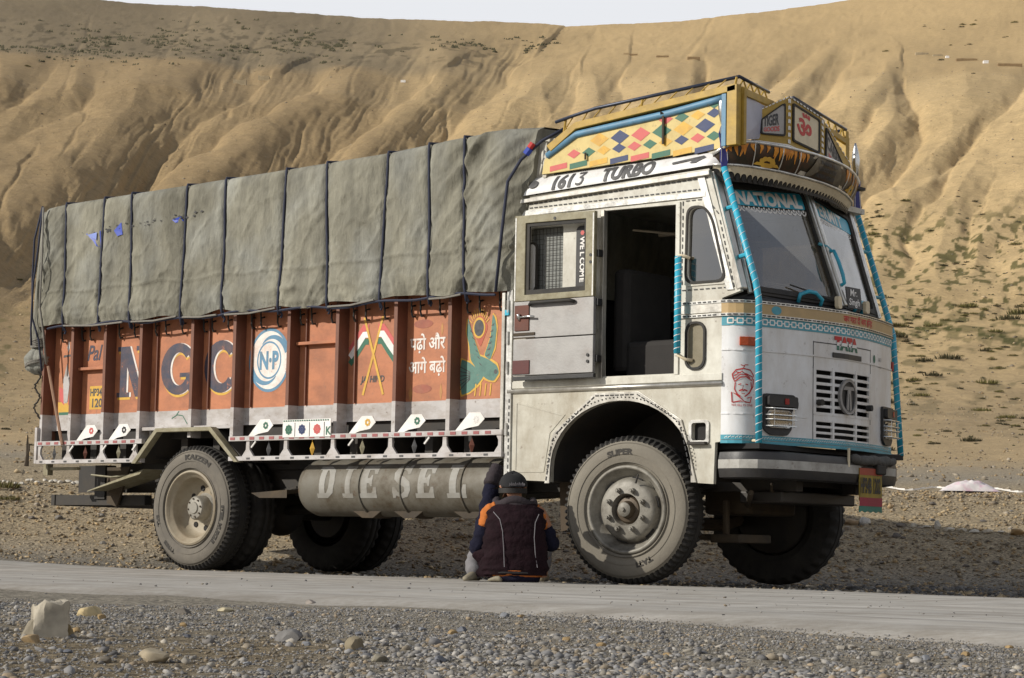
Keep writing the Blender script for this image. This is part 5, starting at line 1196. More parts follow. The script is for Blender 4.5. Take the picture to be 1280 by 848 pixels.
# ---- bumper
BP = [(1.0, .02), (1.16, .0), (1.28, .05), (1.36, .18), (1.40, .45), (1.42, 1.0), (1.40, 1.5), (1.36, 1.70), (1.26, 1.80), (1.1, 1.82)]
BS = [0]
for a, c in zip(BP[:-1], BP[1:]): BS.append(BS[-1]+math.dist(a, c))
def BF(s, z, off=0):
    X = float(np.interp(s, BS, [p[0] for p in BP])); Y = float(np.interp(s, BS, [p[1] for p in BP]))
    a = [float(np.interp(q, BS, [p[i] for p in BP])) for q in (max(0, s-.08), min(BS[-1], s+.08)) for i in (0, 1)]
    d = Vector((a[2]-a[0], a[3]-a[1])).normalized(); return (X+d.y*off, Y-d.x*off, z)
b = MB(); prof = [(-.06, .725), (.0, .735), (.012, .785), (.012, .86), (.0, .905), (-.06, .915)]; b.grid(lambda s, k: BF(s, prof[int(k)][1], prof[int(k)][0]), frange(0, BS[-1], .06), range(6)); b.build('bumper', blackp, TR, smooth=True, angle=40)
b = MB(); sb = frange(0, 1.42, .06); b.grid(lambda s, z: BF(s, z, .015), sb, [.795, .855]); b.grid(lambda s, z: BF(s, z, .015), frange(1.72, BS[-1]-.1, .06), [.80, .855]); b.build('bumper_stripe', mat('grimy_white', lin((172, 170, 164)), .5, 0, .15, 8, lin((96, 90, 82)), .7, 5, rust=.5), TR, split=True)
b = MB(); b.box(1.0, 1.30, .3, 1.7, .80, .92); b.build('bumper_beam', chass, TR)
b = MB(); b.box(.9, 1.28, .08, 1.95, .93, .965); b.build('under_front_gap', dark, TR)
# grey rolled cloth and hanging plate on the bumper
b = MB()
rr = random.Random(8); b.tube([(1.44+rr.uniform(-.01, .01), 1.0+.05*k, .895+rr.uniform(-.008, .008)) for k in range(12)], [.035+rr.uniform(-.008, .008) for _ in range(12)], 8); b.build('tow_padding', mat('grey_padding', lin((88, 86, 82)), .9, 0, .3, 20, bump=.6, bsc=30, bd=.02), TR, smooth=True)
b = MB(); b.box(1.40, 1.46, 1.30, 1.42, .80, .87); b.tube([(1.42, 1.25, .74), (1.44, 1.45, .86)], .012, 6); b.build('tow_hook', chass, TR, bevel=.01, split=True)
b = MB(); b.tube([(1.43, .96, .84), (1.43, .96, .97)], .010, 6); b.build('corner_marker', creamp, TR)
NPf = lambda u, v, off: (1.435+off, 1.10+u, .53+v)
pl_ = [(-.0, .0)]
b = MB(); b.prism([(-.01, .08), (.29, .08), (.29, .31), (-.01, .31)], NPf, -.003, .003); b.build('number_plate', mat('grimy_yellow', lin((150, 128, 40)), .5, 0, .25, 14, lin((80, 70, 30)), .6, 10), TR)
b = MB(); b.prism([(-.01, .262), (.29, .262), (.29, .31), (-.01, .31)], NPf, .0035, .005); b.build('plate_top_stripe', mat('faded_red', lin((160, 70, 48)), .5), TR)
b = MB(); b.prism([(-.01, .045), (.29, .045), (.29, .105), (-.01, .105)], NPf, .0035, .006); b.build('plate_red_stripe', mat('crimson', lin((150, 40, 60)), .5), TR)
b = MB(); b.prism([(-.01, .045)]+[(.30*k/8-.01+.0, .0+.012*(k % 2)) for k in range(9)]+[(.29, .045)], NPf, -.002, .004); b.build('plate_green_edge', mat('sea_green', lin((56, 120, 104)), .5), TR)
text('lettering', 'HP34B 1202', .085, lambda u, v, off: NPf(u, v*1.7, off), blackp, TR, x=.0, y=.082, bold=.003, off=.006, sx=.62)
b = MB(); b.box(1.37, 1.43, 1.12, 1.34, .80, .84); b.box(1.41, 1.43, 1.10, 1.38, .72, .85); b.build('plate_bracket', chass, TR, split=True)

# ---- chassis and running gear
b = MB()
for y in (.62, 1.38): b.box(-6.2, 1.25, y-.04, y+.04, .66, .88)
b.build('chassis_rail', chass, TR, split=True)
b = MB()
for x in (-5.9, -4.9, -3.6, -2.6, -1.4, -.4, .5, 1.1): b.box(x-.04, x+.04, .6, 1.4, .70, .84)
b.build('cross_member', chass, TR, split=True)
b = MB(); b.tube([(0, .25, .50), (0, .55, .44), (0, 1.5, .44), (0, 1.8, .50)], .05, 8); b.build('front_axle', chdust, TR)
b = MB(); b.tube([(-4.33, .2, .515), (-4.33, 1.8, .515)], .075, 10); b.lathe([(.0, -.12), (.15, -.12), (.20, -.03), (.20, .03), (.15, .12), (0, .12)], (-4.33, 1.05, .5), 24, 'X'); b.build('rear_axle', chass, TR, smooth=True)
b = MB(); b.tube([(-4.2, 1.0, .52), (-2.2, 1.0, .62), (-.6, 1.0, .70)], .045, 8); b.build('drive_shaft', chass, TR)
for y in (.55, 1.45):
    for x0, r in ((0, .6), (-4.33, .7)):
        for k in range(5):
            b = MB(); q = r*(1-.13*k); b.tube([(x0-q, y, .70-.012*k), (x0, y, .58-.012*k), (x0+q, y, .70-.012*k)], .012, 4); b.build('leaf_spring', chass, TR)
b = MB(); b.box(.35, .75, .75, 1.35, .50, .95); b.build('engine_block', chdust, TR, bevel=.03)
b = MB(); b.box(.8, 1.15, .55, 1.5, .58, .66); b.build('radiator_guard', mat('dark_steel', lin((58, 54, 50)), .5, .2), TR, bevel=.01)
b = MB(); b.tube([(1.2, .35, .70), (1.1, .5, .66), (.95, .9, .62), (.95, 1.4, .60)], .010, 6); b.tube([(1.1, .25, .64), (.7, .8, .56), (.5, 1.2, .60)], .02, 6); b.tube([(-.1, .4, .34), (.55, .9, .34)], .022, 6); b.build('steering_rods', chdust, TR, split=True)
b = MB(); b.box(.55, .80, .55, .95, .30, .36); b.box(.62, .66, .6, .64, .34, .6); b.build('sump_guard', chdust, TR, bevel=.01, split=True)
b = MB(); b.add([(-.62, .30, .75), (-.52, .30, .75), (-.5, .30, .38), (-.60, .30, .36), (-.62, .75, .75), (-.60, .75, .36)], [(0, 1, 2, 3), (0, 3, 5, 4)]); b.build('mud_flap', mat('brown_mud_flap', lin((74, 62, 48)), .85), TR)
b = MB(); b.box(-.86, -.5, .12, .7, .72, .8); b.build('cab_mount', chass, TR)
# under-run bar, rear gear
b = MB(); b.box(-6.75, -5.45, .46, .54, .545, .635); b.box(-6.75, -6.70, .45, 1.7, .54, .64); b.build('underrun_bar', chass, TR, split=True)
b = MB(); b.box(-6.12, -5.98, .44, .56, .60, .90); b.box(-6.45, -6.06, .50, .52, .62, .90) if False else None; b.build('underrun_bracket', chass, TR)
b = MB(); b.prism([(-6.45, .66), (-5.95, .66), (-5.95, .90), (-6.45, .90)], side(.52), .0, -.02); b.build('rear_plate', chass, TR)
b = MB(); b.prism([(-5.93, .88), (-5.62, .88), (-5.78, .53), (-5.92, .56)], side(.42), .0, -.02); b.build('rear_gusset', chdust, TR)
b = MB(); b.add([(-5.92, .20, .665), (-5.90, .55, .67), (-5.05, .10, .845), (-5.05, .55, .85), (-5.08, .08, .80), (-5.9, .18, .655)], [(0, 1, 3, 2), (0, 2, 4, 5)]); b.build('mudguard_blade', khaki, TR)
b = MB(); b.add([(-3.72, .12, .64), (-3.3, .12, .665), (-3.28, .5, .67), (-3.68, .5, .64), (-3.62, .12, .60), (-3.3, .12, .60)], [(0, 1, 2, 3), (0, 1, 5, 4)]); b.build('mudguard_blade', chdust, TR)
b = MB(); b.box(-6.36, -5.95, .10, .14, .845, .87); b.box(-6.40, -6.34, .08, .14, .80, .90); b.tube([(-5.75, .1, .80), (-5.5, .12, .78), (-5.3, .2, .80)], .008, 5); b.build('rear_lamp_bar', khaki, TR, split=True)
# ---- fuel tank
TKx0, TKx1, TKz, TKy, TKr = -3.14, -1.07, .685, .27, .228
b = MB(); prof = [(0, TKx0), (.12, TKx0), (.20, TKx0+.02), (TKr, TKx0+.09), (TKr, TKx1-.06), (.21, TKx1-.01), (.0, TKx1)]
b.lathe(prof, (0, TKy, TKz), 40, 'X'); tk = b.build('fuel_tank', tankm, TR, smooth=True, angle=50)
def TK(u, v, off): a = v/TKr; return (u, TKy-(TKr+off)*math.cos(a), TKz+(TKr+off)*math.sin(a))
def slab(ch):
    """heavy slab-serif capitals on a 1x1.3 box, as polygons"""
    return {'D': [[(0, 0), (.55, 0), (.85, .2), (.95, .65), (.85, 1.1), (.55, 1.3), (0, 1.3), (0, 1.12), (.12, 1.12), (.12, .18), (0, .18)], [(.42, .2), (.42, 1.1), (.5, 1.1), (.62, .9), (.65, .65), (.62, .4), (.5, .2)]],
            'I': [[(0, 0), (.7, 0), (.7, .18), (.52, .18), (.52, 1.12), (.7, 1.12), (.7, 1.3), (0, 1.3), (0, 1.12), (.18, 1.12), (.18, .18), (0, .18)]],
            'E': [[(0, 0), (.92, 0), (.92, .42), (.78, .42), (.68, .2), (.44, .2), (.44, .56), (.56, .56), (.62, .45), (.7, .45), (.7, .88), (.62, .88), (.56, .76), (.44, .76), (.44, 1.1), (.66, 1.1), (.76, .92), (.9, .92), (.9, 1.3), (0, 1.3), (0, 1.12), (.12, 1.12), (.12, .18), (0, .18)]],
            'S': [[(.0, .0), (.12, .0), (.2, .1), (.45, -.02), (.75, .05), (.92, .3), (.88, .6), (.6, .78), (.36, .86), (.34, 1.02), (.5, 1.1), (.64, 1.02), (.72, .9), (.84, .9), (.84, 1.32), (.72, 1.32), (.66, 1.22), (.42, 1.32), (.14, 1.22), (.02, .96), (.08, .70), (.34, .52), (.6, .42), (.62, .26), (.46, .16), (.28, .24), (.16, .42), (.0, .42)]],
            'L': [[(0, 0), (.95, 0), (.95, .5), (.8, .5), (.7, .2), (.46, .2), (.46, 1.12), (.62, 1.12), (.62, 1.3), (0, 1.3), (0, 1.12), (.12, 1.12), (.12, .18), (0, .18)]]}[ch]
b = MB()
for ch, u0 in zip('DIESEL', (-2.88, -2.60, -2.42, -2.06, -1.82, -1.50)):
    g = slab(ch); sc_ = .205; P = [densify([(u0+p[0]*sc_*(1 if ch != 'I' else .8), -.09+p[1]*.205) for p in l], .03) for l in g]
    b.flat(P[0], TK, .002, holes=P[1:])
b.build('lettering', fadew, TR)
for x in (-2.42, -1.98, -1.36):
    b = MB(); b.tube([TK(x, TKr*a, .004) for a in [-2.2+4.4*k/24 for k in range(25)]], .008, 6); b.build('tank_strap', tankm, TR, smooth=True)
    b = MB(); b.prism([(x-.16, .50), (x+.16, .50), (x+.07, .445), (x-.05, .445)], side(.14), 0, -.2); b.build('tank_foot', chdust, TR, bevel=.004)
# ---- wheels
def tyre_mesh(Rt, Rr, yo, wdt, seg=288, lugs=72):
    """profile from the outer bead, over the tread, to the inner bead; yo = outer face"""
    pr = [(Rr, .035), (Rr+.018, .010), (Rr+.05, .004), (Rr+(Rt-Rr)*.45, -.004), (Rr+(Rt-Rr)*.72, .004), (Rt-.038, .020), (Rt-.034, .024), (Rt-.010, .034), (Rt, .046), (Rt+.001, .085), (Rt-.006, .088), (Rt-.006, .096), (Rt+.002, .1), (Rt+.002, .15), (Rt-.006, .153), (Rt-.006, .161), (Rt+.001, .165), (Rt, wdt-.046), (Rt-.012, wdt-.03), (Rt-.04, wdt-.015), (Rr+.05, wdt), (Rr, wdt-.03)]
    def rf(k, r, a):
        if (k % 4) == 0 or (k % 4) == 3:
            if r > Rt-.036 and (a < .075 or a > wdt-.075): return r-.020
        return r
    b = MB(); b.lathe(pr, (0, yo, 0), seg, 'Y', rf); return b, pr
def wheel(cx, cy, cz, flip, kind, steer=0):
    """cy: outer sidewall plane; flip=-1 for the far side"""
    W_ = bpy.data.objects.new('wheel', None); COL.objects.link(W_); W_.parent = TR
    W_.location = Vector((cx, cy, cz))-ORG['truck']; W_.rotation_euler = (0, 0, (PI if flip < 0 else 0)+steer)
    def wp(b, n, m, **k):
        o = b.build(n, m, W_, **k); o.location = (0, 0, 0); return o
    Rt, Rr = .516, .300
    b, pr = tyre_mesh(Rt, Rr, 0, .25, 288 if flip > 0 else 144)
    t = wp(b, 'tyre', [sidef if kind == 'front' else sidew, tread], smooth=False)
    me = t.data; nn = len(pr)-1
    for p in me.polygons: p.material_index = 0 if (p.index % nn) < 6 else 1
    me.shade_smooth(); 
    try: me.set_sharp_from_angle(angle=math.radians(35))
    except Exception: pass
    if flip > 0:
        for rr_ in (Rt-.05, Rr+.03, Rr+.085):
            b = MB(); b.lathe([(rr_-.002, .004), (rr_, -.007 if rr_ < Rt-.06 else .006), (rr_+.003, .006 if rr_ < Rt-.06 else .016)], (0, 0, 0), 96); wp(b, 'sidewall_ring', sidef if kind == 'front' else sidew, smooth=True)
    if kind == 'front':
        pf = [(Rr+.012, .03), (Rr+.010, .004), (Rr-.006, -.004), (Rr-.016, .004), (Rr-.02, .025), (Rr-.034, .045), (Rr-.06, .075), (Rr-.068, .085)]
        b = MB(); b.lathe(pf, (0, 0, 0), 72); wp(b, 'rim', rimg, smooth=True)
        b = MB(); b.lathe([(Rr-.068, .085), (.215, .035), (.205, .02), (.19, .012), (.15, .004), (.112, .0), (.108, .012), (.10, .05), (.03, .055)], (0, -.0, 0), 72); wp(b, 'disc', rimg, smooth=True, angle=35)
        b = MB(); b.lathe([(.100, .05), (.085, .03), (.062, .026), (.056, .0), (.05, -.022), (.036, -.030), (.012, -.032), (.012, -.045), (0, -.045)], (0, 0, 0), 32); wp(b, 'hub', hubm, smooth=True, angle=35)
        b = MB(); b.lathe([(.05, -.024), (.036, -.034), (.014, -.036), (.012, -.05), (0, -.05)], (0, -.002, 0), 24); wp(b, 'hub_cap', rimg, smooth=True, angle=35)
        for k in range(8):
            a = 2*PI*(k+.5)/8; c = (.142*math.cos(a), .142*math.sin(a)); b = MB(); hexa = circ(c[0], c[1], .019, 6)
            b.prism(hexa, lambda u, v, off: (u, -off, v), -.005, .028); b.prism(circ(c[0], c[1], .010, 8), lambda u, v, off: (u, -off, v), .02, .044); wp(b, 'wheel_nut', rimg)
        for k in range(6):
            a = 2*PI*(k+.25)/6; b = MB(); b.prism([(x, y) for x, y in stroke([(.223*math.cos(a+q), .223*math.sin(a+q)) for q in (-.18, -.09, 0, .09, .18)], .022)], lambda u, v, off: (u, .062-off, v), -.004, .006); wp(b, 'vent_hole', dark)
        b = MB(); b.tube([(.26*math.cos(1.2), .0, .26*math.sin(1.2)), (.235*math.cos(1.15), -.02, .235*math.sin(1.15)), (.2*math.cos(1.15), -.012, .2*math.sin(1.15))], .007, 6); wp(b, 'valve', rubber)
    else:
        pf = [(Rr+.012, .03), (Rr+.010, .004), (Rr-.004, -.004), (Rr-.014, .004), (Rr-.018, .02), (Rr-.045, .035), (.250, .05), (.246, .11), (.225, .15), (.19, .165), (.10, .170), (.10, .17)]
        b = MB(); b.lathe(pf, (0, 0, 0), 72); wp(b, 'rim', rimc, smooth=True, angle=50)
        b = MB(); b.lathe([(.13, .17), (.105, .15), (.10, .07), (.088, .055), (.05, .05), (.045, .04), (0, .04)], (0, 0, 0), 40); wp(b, 'hub', mat('grey_hub', lin((150, 146, 136)), .5, .2, .2, 14, GRIME, .5, 8) if 'grey_hub' not in MATS else MATS['grey_hub'], smooth=True, angle=40)
        for k in range(8):
            a = 2*PI*(k+.2)/8; b = MB(); b.prism(circ(.168*math.cos(a), .168*math.sin(a), .024, 10), lambda u, v, off: (u, .165-off, v), -.002, .006); wp(b, 'stud_hole', dark)
            b = MB(); b.prism(circ(.075*math.cos(a), .075*math.sin(a), .008, 6), lambda u, v, off: (u, .055-off, v), 0, .012); wp(b, 'wheel_nut', hubm)
    if kind == 'rear':
        b, pr = tyre_mesh(Rt, Rr, .29, .25, 144); t2 = wp(b, 'inner_tyre', tread, smooth=True)
        b = MB(); b.lathe([(Rr, .30), (.27, .33), (.27, .50)], (0, 0, 0), 36); wp(b, 'inner_rim', chass, smooth=True)
        b = MB(); b.lathe([(0, .17), (.13, .17), (.22, .18), (.22, .5), (0, .5)], (0, 0, 0), 24); wp(b, 'drum', chass)
    else:
        b = MB(); b.lathe([(Rr-.02, .06), (Rr-.02, .24), (0, .22)], (0, 0, 0), 36); wp(b, 'drum', chass, smooth=True)
    if flip > 0:
        def ring_text(body, a0, rad, size, sx=1.):
            text('sidewall_lettering', body, size, lambda u, v, off: ((rad+v)*math.cos(a0-u/rad), -off, (rad+v)*math.sin(a0-u/rad)), ltr, W_, bold=.0025, off=.0055, sx=sx).location = (0, 0, 0)
        if kind == 'front':
            ring_text('SUPER', 1.95, .385, .055, 1.25); ring_text('TATI', -1.0, .375, .05, 1.2)
        else:
            ring_text('KAIZEN', 1.75, .40, .06, 1.5); ring_text('STEEL MUSCLE', .05, .395, .04, 1.25); ring_text('TYRES', -2.0, .39, .045, 1.2); ring_text('TVS', -2.75, .385, .045, 1.2)
    return W_
wheel(.235, -.015, .515, 1, 'front', .16); wheel(.235, 1.97, .515, -1, 'front', .16)
wheel(-4.33, .0, .515, 1, 'rear'); wheel(-4.33, 2.1, .515, -1, 'rear')

# ---- load bed
BX0, BX1 = -6.37, -.905; PY = .115
b = MB(); b.box(BX0, BX1, PY, PY+.03, 1.20, 2.75); b.build('side_board', orange, TR, split=True)
b = MB(); b.box(BX0, BX1, PY-.004, PY-.0005, 1.195, 1.335); b.build('white_band', lilac, TR)
b = MB(); b.box(BX0, BX1, 2.15, 2.18, 1.1, 2.75); b.build('side_board', orange, TR, split=True)
b = MB(); b.box(BX0, BX0+.03, PY, 2.15, 1.1, 2.9); b.box(BX1-.03, BX1, PY, 2.15, .95, 2.9); b.build('end_board', orange2, TR, split=True)
b = MB(); b.box(BX0, BX1, .15, 2.14, 1.10, 1.19); b.build('bed_floor', chass, TR)
b = MB()
for k in range(14): x = BX0+.2+k*.4; b.box(x-.04, x+.04, .13, 2.12, .93, 1.10)
b.build('bed_bearer', chass, TR, split=True)
posts = [-5.96, -5.51, -5.03, -4.37, -3.85, -3.21, -2.66, -2.03, -1.47]
def post(x, w=.035, last=False):
    zb = 1.10
    b = MB(); b.box(x-w*.4, x+w*.6, .0, .008, zb, 2.2); b.box(x-w*.4, x-w*.4+.008, .008, PY, zb, 2.2); b.box(x+w*.6-.008, x+w*.6, .008, PY, zb, 2.2)
    o = b.build('post', orange2, TR)
    b = MB(); b.box(x-w*.4-.002, x+w*.6+.002, -.002, PY-.004, zb-.002, 1.335); q = b.build('post_band', lilac, o); q.location = (0, 0, 0)
for x in posts: post(x)
post(-6.36, .03); post(-.93, .03)
for x in (-5.03, -4.37, -3.85, -3.21, -2.66):   # second flange of the wide posts
    b = MB(); b.box(x+.105, x+.115, .092, PY, 1.34, 2.2); b.build('post_flange', orange2, TR)
b = MB(); b.box(-5.94, -5.53, .06, PY, 1.72, 1.745); b.build('side_bar', orange, TR, bevel=.003)
b = MB(); b.box(-3.18, -2.69, .06, PY, 1.82, 1.845); b.build('side_bar', orange, TR, bevel=.003)
b = MB(); b.box(-5.0, -3.86, .02, PY, 1.168, 1.195); b.build('arch_ledge', lilac, TR)
# rivets along board edge
b = MB()
for k in range(9): b.prism(circ(-1.0, 1.42+.09*k, .006, 6), side(PY), 0, .004)
stuff(b.build('edge_rivets', chass, TR))
# lashing hooks with small shadows
hx = []
for k in range(27):
    x = -6.18+k*.198+R.uniform(-.02, .02)
    if x > -.98: break
    if min(abs(x-p) for p in posts) < .05: x += .08
    b = MB(); b.tube([(x, PY-.005, 2.075), (x, PY-.04, 2.065), (x, PY-.045, 2.02), (x, PY-.03, 1.985), (x, PY-.005, 1.99)], .008, 6); b.tube([(x, PY-.045, 2.03), (x, PY-.05, 2.13)], .007, 5); b.build('lashing_hook', rubber, TR, split=True)
# white splattered arrow plates under the floor edge
cols_ = [pinkp, blackp, greenp, goldp, greenp, whitep]
for x, m_ in zip((-5.64, -5.20, -3.44, -2.30, -1.78, -1.19), cols_):
    P = side(-.03); y0 = 1.14
    b = MB(); b.prism([(x-.17, y0-.05), (x-.03, y0+.085), (x+.08, y0+.085), (x+.12, y0+.035), (x+.06, y0-.015), (x-.05, y0-.03), (x-.13, y0-.055)], P, .0, .004); a_ = b.build('arrow_plate', whitep, TR)
    b = MB()
    for k in range(7): a = 2*PI*k/7; b.flat(circ(x+.035+.02*math.cos(a), y0+.035+.02*math.sin(a), .011, 7), P, .006)
    q = b.build('plate_flower', m_, a_); q.location = (0, 0, 0)
# flowered plate
P = side(-.035)
b = MB(); b.prism([(-3.20, 1.075), (-2.66, 1.075), (-2.66, 1.215), (-3.20, 1.215)], P, 0, .006); fp = b.build('flower_board', whitep, TR)
dashes('board_stitching', [(-3.19, 1.205), (-2.67, 1.205)], P, .007, dash=.014, gap=.012, w=.010, m=greenp)
b = MB()
for x, m_ in ((-3.13, greenp), (-2.98, navyp), (-2.81, pinkp)):
    c = MB()
    for k in range(8): a = 2*PI*k/8; c.flat(circ(x+.028*math.cos(a), 1.135+.028*math.sin(a), .014, 7), P, .008)
    c.flat(circ(x, 1.135, .016, 8), P, .008); q = c.build('painted_flower', m_, fp); q.location = (0, 0, 0)
for x in (-3.06, -2.895, -2.73): b.box(x-.003, x+.003, -.043, -.041, 1.08, 1.19)
q = b.build('board_divider', inkp, fp); q.location = (0, 0, 0)
text('lettering', 'K', .09, P, greenp, TR, x=-2.715, y=1.09, bold=.002, off=.008)
# lower side rails
def railpair(x0, x1):
    b = MB(); b.box(x0, x1, -.035, .01, 1.055, 1.095); b.build('upper_rail', lilac, TR, bevel=.002)
    b = MB(); b.box(x0, x1, -.035, .01, .895, .93); b.build('lower_rail', lilac, TR, bevel=.002)
    b = MB(); x = x0+.02
    while x < x1-.06: b.box(x, x+.055, -.038, -.035, 1.064, 1.086); x += .115
    stuff(b.build('red_dashes', mat('dusty_red', lin((150, 84, 84)), .6) if 'dusty_red' not in MATS else MATS['dusty_red'], TR))
    b = MB(); x = x0+.05; k = 0
    while x < x1-.06: b.box(x, x+.04, -.0375, -.035, .905, .92); x += .17
    b.build('rail_marks', inkp, TR, split=True)
railpair(-6.36, -4.93); railpair(-3.84, -.90)
def strut(x):
    b = MB(); b.prism([(x-.07, .93), (x+.07, .93), (x+.022, .985), (x+.018, 1.055), (x-.018, 1.055), (x-.022, .985)], side(-.005), .02, 0); b.build('rail_strut', lilac, TR, bevel=.002)
for x in (-5.93, -5.47, -5.03, -3.62, -3.18, -2.65, -2.03, -1.47): strut(x)
for x0, d in ((-6.35, 1), (-.91, -1), (-3.83, 0)):
    if d: b = MB(); b.prism([(x0, .93), (x0+.07*d, .93), (x0+.03*d, .98), (x0+.03*d, 1.02), (x0+.05*d, 1.055), (x0, 1.055)], side(-.005), .02, 0); b.build('rail_end', lilac, TR)
b = MB(); b.box(-6.40, -6.37, -.03, .02, .90, 1.22); b.build('corner_post', lilac, TR)
b = MB(); b.box(-.935, -.905, -.02, .03, .89, 2.1); b.build('front_post', steel, TR, bevel=.002)
for i, x in enumerate((-6.15, -5.72, -5.27, -3.40, -2.90, -2.35, -1.80, -1.22)):   # dangling ornaments
    b = MB(); b.add([(x, -.0, 1.045), (x+.028, 0, .985), (x, 0, .915), (x-.028, 0, .985), (x, -.02, .985), (x, .02, .985)], [(0, 1, 4), (1, 2, 4), (2, 3, 4), (3, 0, 4), (1, 0, 5), (2, 1, 5), (3, 2, 5), (0, 3, 5)]); b.tube([(x, 0, 1.04), (x, 0, 1.06)], .004, 5); b.build('ornament', [inkp, brown, khaki][i % 3] if i != 4 else goldp, TR)
for x in (-5.85, -5.40, -3.52, -2.42, -1.62, -5.0):
    b = MB(); b.beam((x, -.03, 1.05), (x-.04, -.04, 1.0), .012, .012); b.build('rope_cleat', whitep, TR)
# wheel-arch frame
b = MB(); P = side(-.04)
b.prism([(-5.03, .885), (-4.73, 1.178), (-4.04, 1.178), (-3.70, .885), (-3.745, .885), (-4.06, 1.145), (-4.71, 1.145), (-4.975, .885)], P, .02, -.05); b.build('arch_frame', khaki, TR, bevel=.003)
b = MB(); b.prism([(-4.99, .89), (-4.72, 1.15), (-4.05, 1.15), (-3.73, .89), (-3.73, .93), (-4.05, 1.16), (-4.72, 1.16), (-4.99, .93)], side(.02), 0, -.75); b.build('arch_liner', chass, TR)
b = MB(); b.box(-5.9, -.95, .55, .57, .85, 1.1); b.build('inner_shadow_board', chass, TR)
# signwriting
B0 = side(PY-.0005)
def arcpoly(cx, cz, ro, ri, a0, a1, ey=1.25, n=18):
    o = [(cx+ro*math.cos(a0+(a1-a0)*k/n), cz+ro*ey*math.sin(a0+(a1-a0)*k/n)) for k in range(n+1)]
    i = [(cx+ri*math.cos(a0+(a1-a0)*k/n), cz+ri*(ey+.12)*math.sin(a0+(a1-a0)*k/n)) for k in range(n+1)]; return o+i[::-1]
def big(ch, x0, w, z0, h, m, dx=0, dz=0, off=.002):
    b = MB(); F = lambda u, v, o: (x0+dx+u*w, PY-.0005-o, z0+dz+v*h)
    if ch == 'N':
        for p in ([(0, 0), (.42, 0), (.42, .09), (.32, .09), (.32, .78), (.40, .95), (.40, 1), (0, 1), (0, .91), (.10, .91), (.10, .09), (0, .09)], [(.12, 1), (.40, 1), (.88, .0), (.62, .0)], [(.62, 1), (1.02, 1), (1.02, .91), (.90, .91), (.90, 0), (.72, 0), (.72, .91), (.62, .91)]): b.flat(p, F, off+R.uniform(0, .0004))
    else:
        b.flat([(.5+.5*math.cos(t)*1., .5+.5*math.sin(t)) for t in [math.radians(40)+math.radians(280)*k/24 for k in range(25)]]+[(.52+.25*math.cos(t), .5+.32*math.sin(t)) for t in [math.radians(320)-math.radians(280)*k/24 for k in range(25)]], F, off)
        b.flat([(.86, .66), (.98, .66), (.98, 1.0), (.88, 1.0), (.84, .88), (.70, .88)], F, off+.0003)
        if ch == 'G': b.flat([(.55, .42), (1.06, .42), (1.06, .34), (.97, .34), (.97, .0), (.86, .0), (.80, .10), (.70, .12), (.73, .34), (.55, .34)], F, off+.0005)
        else: b.flat([(.84, .34), (.97, .34), (.97, .0), (.88, 0), (.84, .1), (.72, .14)], F, off+.0005)
    return b.build('lettering', m, TR)
for ch, x0, w in (('N', -5.46, .40), ('G', -4.88, .44), ('C', -4.33, .42)):
    big(ch, x0, w, 1.47, .44, goldp, .012, -.022, .001); big(ch, x0, w, 1.47, .44, wlet, .022, .0, .002); big(ch, x0, w, 1.47, .44, inknavy, 0, 0, .0032)
text('lettering', 'Pal', .19, B0, inknavy, TR, x=-5.89, y=1.81, bold=.003, off=.002, shear=.3, sx=.86)
b = MB(); b.flat([(-5.83, 1.375), (-5.53, 1.375), (-5.53, 1.58), (-5.83, 1.58)], B0, .001); b.build('plate_patch', goldp, TR)
text('lettering', 'HP34B', .088, B0, inkp, TR, sx=.82, x=-5.825, y=1.495, bold=.003, off=.002); text('lettering', '1202', .105, B0, inkp, TR, x=-5.81, y=1.395, bold=.003, off=.002)
def disc(r, m, off, cx=-3.545, cz=1.72, hole=None, rx=.92):
    b = MB(); b.flat(circ(cx, cz, r*rx, 40, r), B0, off, holes=[circ(cx, cz, hole*rx, 40, hole)[::-1]] if hole else []); return b.build('roundel', m, TR)
disc(.262, bluep, .001); disc(.238, wlet, .0018); disc(.155, bluep, .0026, hole=.140)
b = MB()
for a0_, a1_ in ((15, 125), (195, 305)):
    N_ = 16; pts_ = []; wd_ = []
    for k_ in range(N_+1):
        q_ = k_/N_; a_ = math.radians(a0_+(a1_-a0_)*q_); r_ = .235-.075*q_; pts_.append((-3.545+r_*.92*math.cos(a_), 1.72+r_*math.sin(a_))); wd_.append(.05*(1-q_)**.7+.004)
    addstroke(b, pts_, wd_, B0, .0028)
b.build('roundel_swirl', bluep, TR)
text('lettering', 'N\u00b7P', .20, B0, bluep, TR, x=-3.545, y=1.65, bold=.008, off=.0034, sx=.72, center=True)
# crossed flags
b = MB(); X0, Z0 = -2.37, 1.68
addstroke(b, [(X0+.10, Z0+.33), (X0-.10, Z0-.28)], .022, B0, .003); addstroke(b, [(X0-.10, Z0+.33), (X0+.12, Z0-.28)], .022, B0, .0035); b.build('flag_poles', goldp, TR, split=True)
for sgn in (-1, 1):
    for i, m_ in enumerate((pinkp, whitep, greenp)):
        b = MB(); dz = .05-i*.055
        pts = [(X0+sgn*.05, Z0+.22+dz-.02), (X0+sgn*.10, Z0+.20+dz), (X0+sgn*.17, Z0+.12+dz), (X0+sgn*.25, Z0+.03+dz)]
        addstroke(b, pts, [.05, .055, .055, .05], B0, .002-.0002*i+.001*(i == 1)); b.build('painted_flag', m_, TR)
text('lettering', 'JAI HIND', .07, B0, inkp, TR, x=X0, y=1.50, bold=.002, off=.002, shear=.2, sx=.9, center=True)
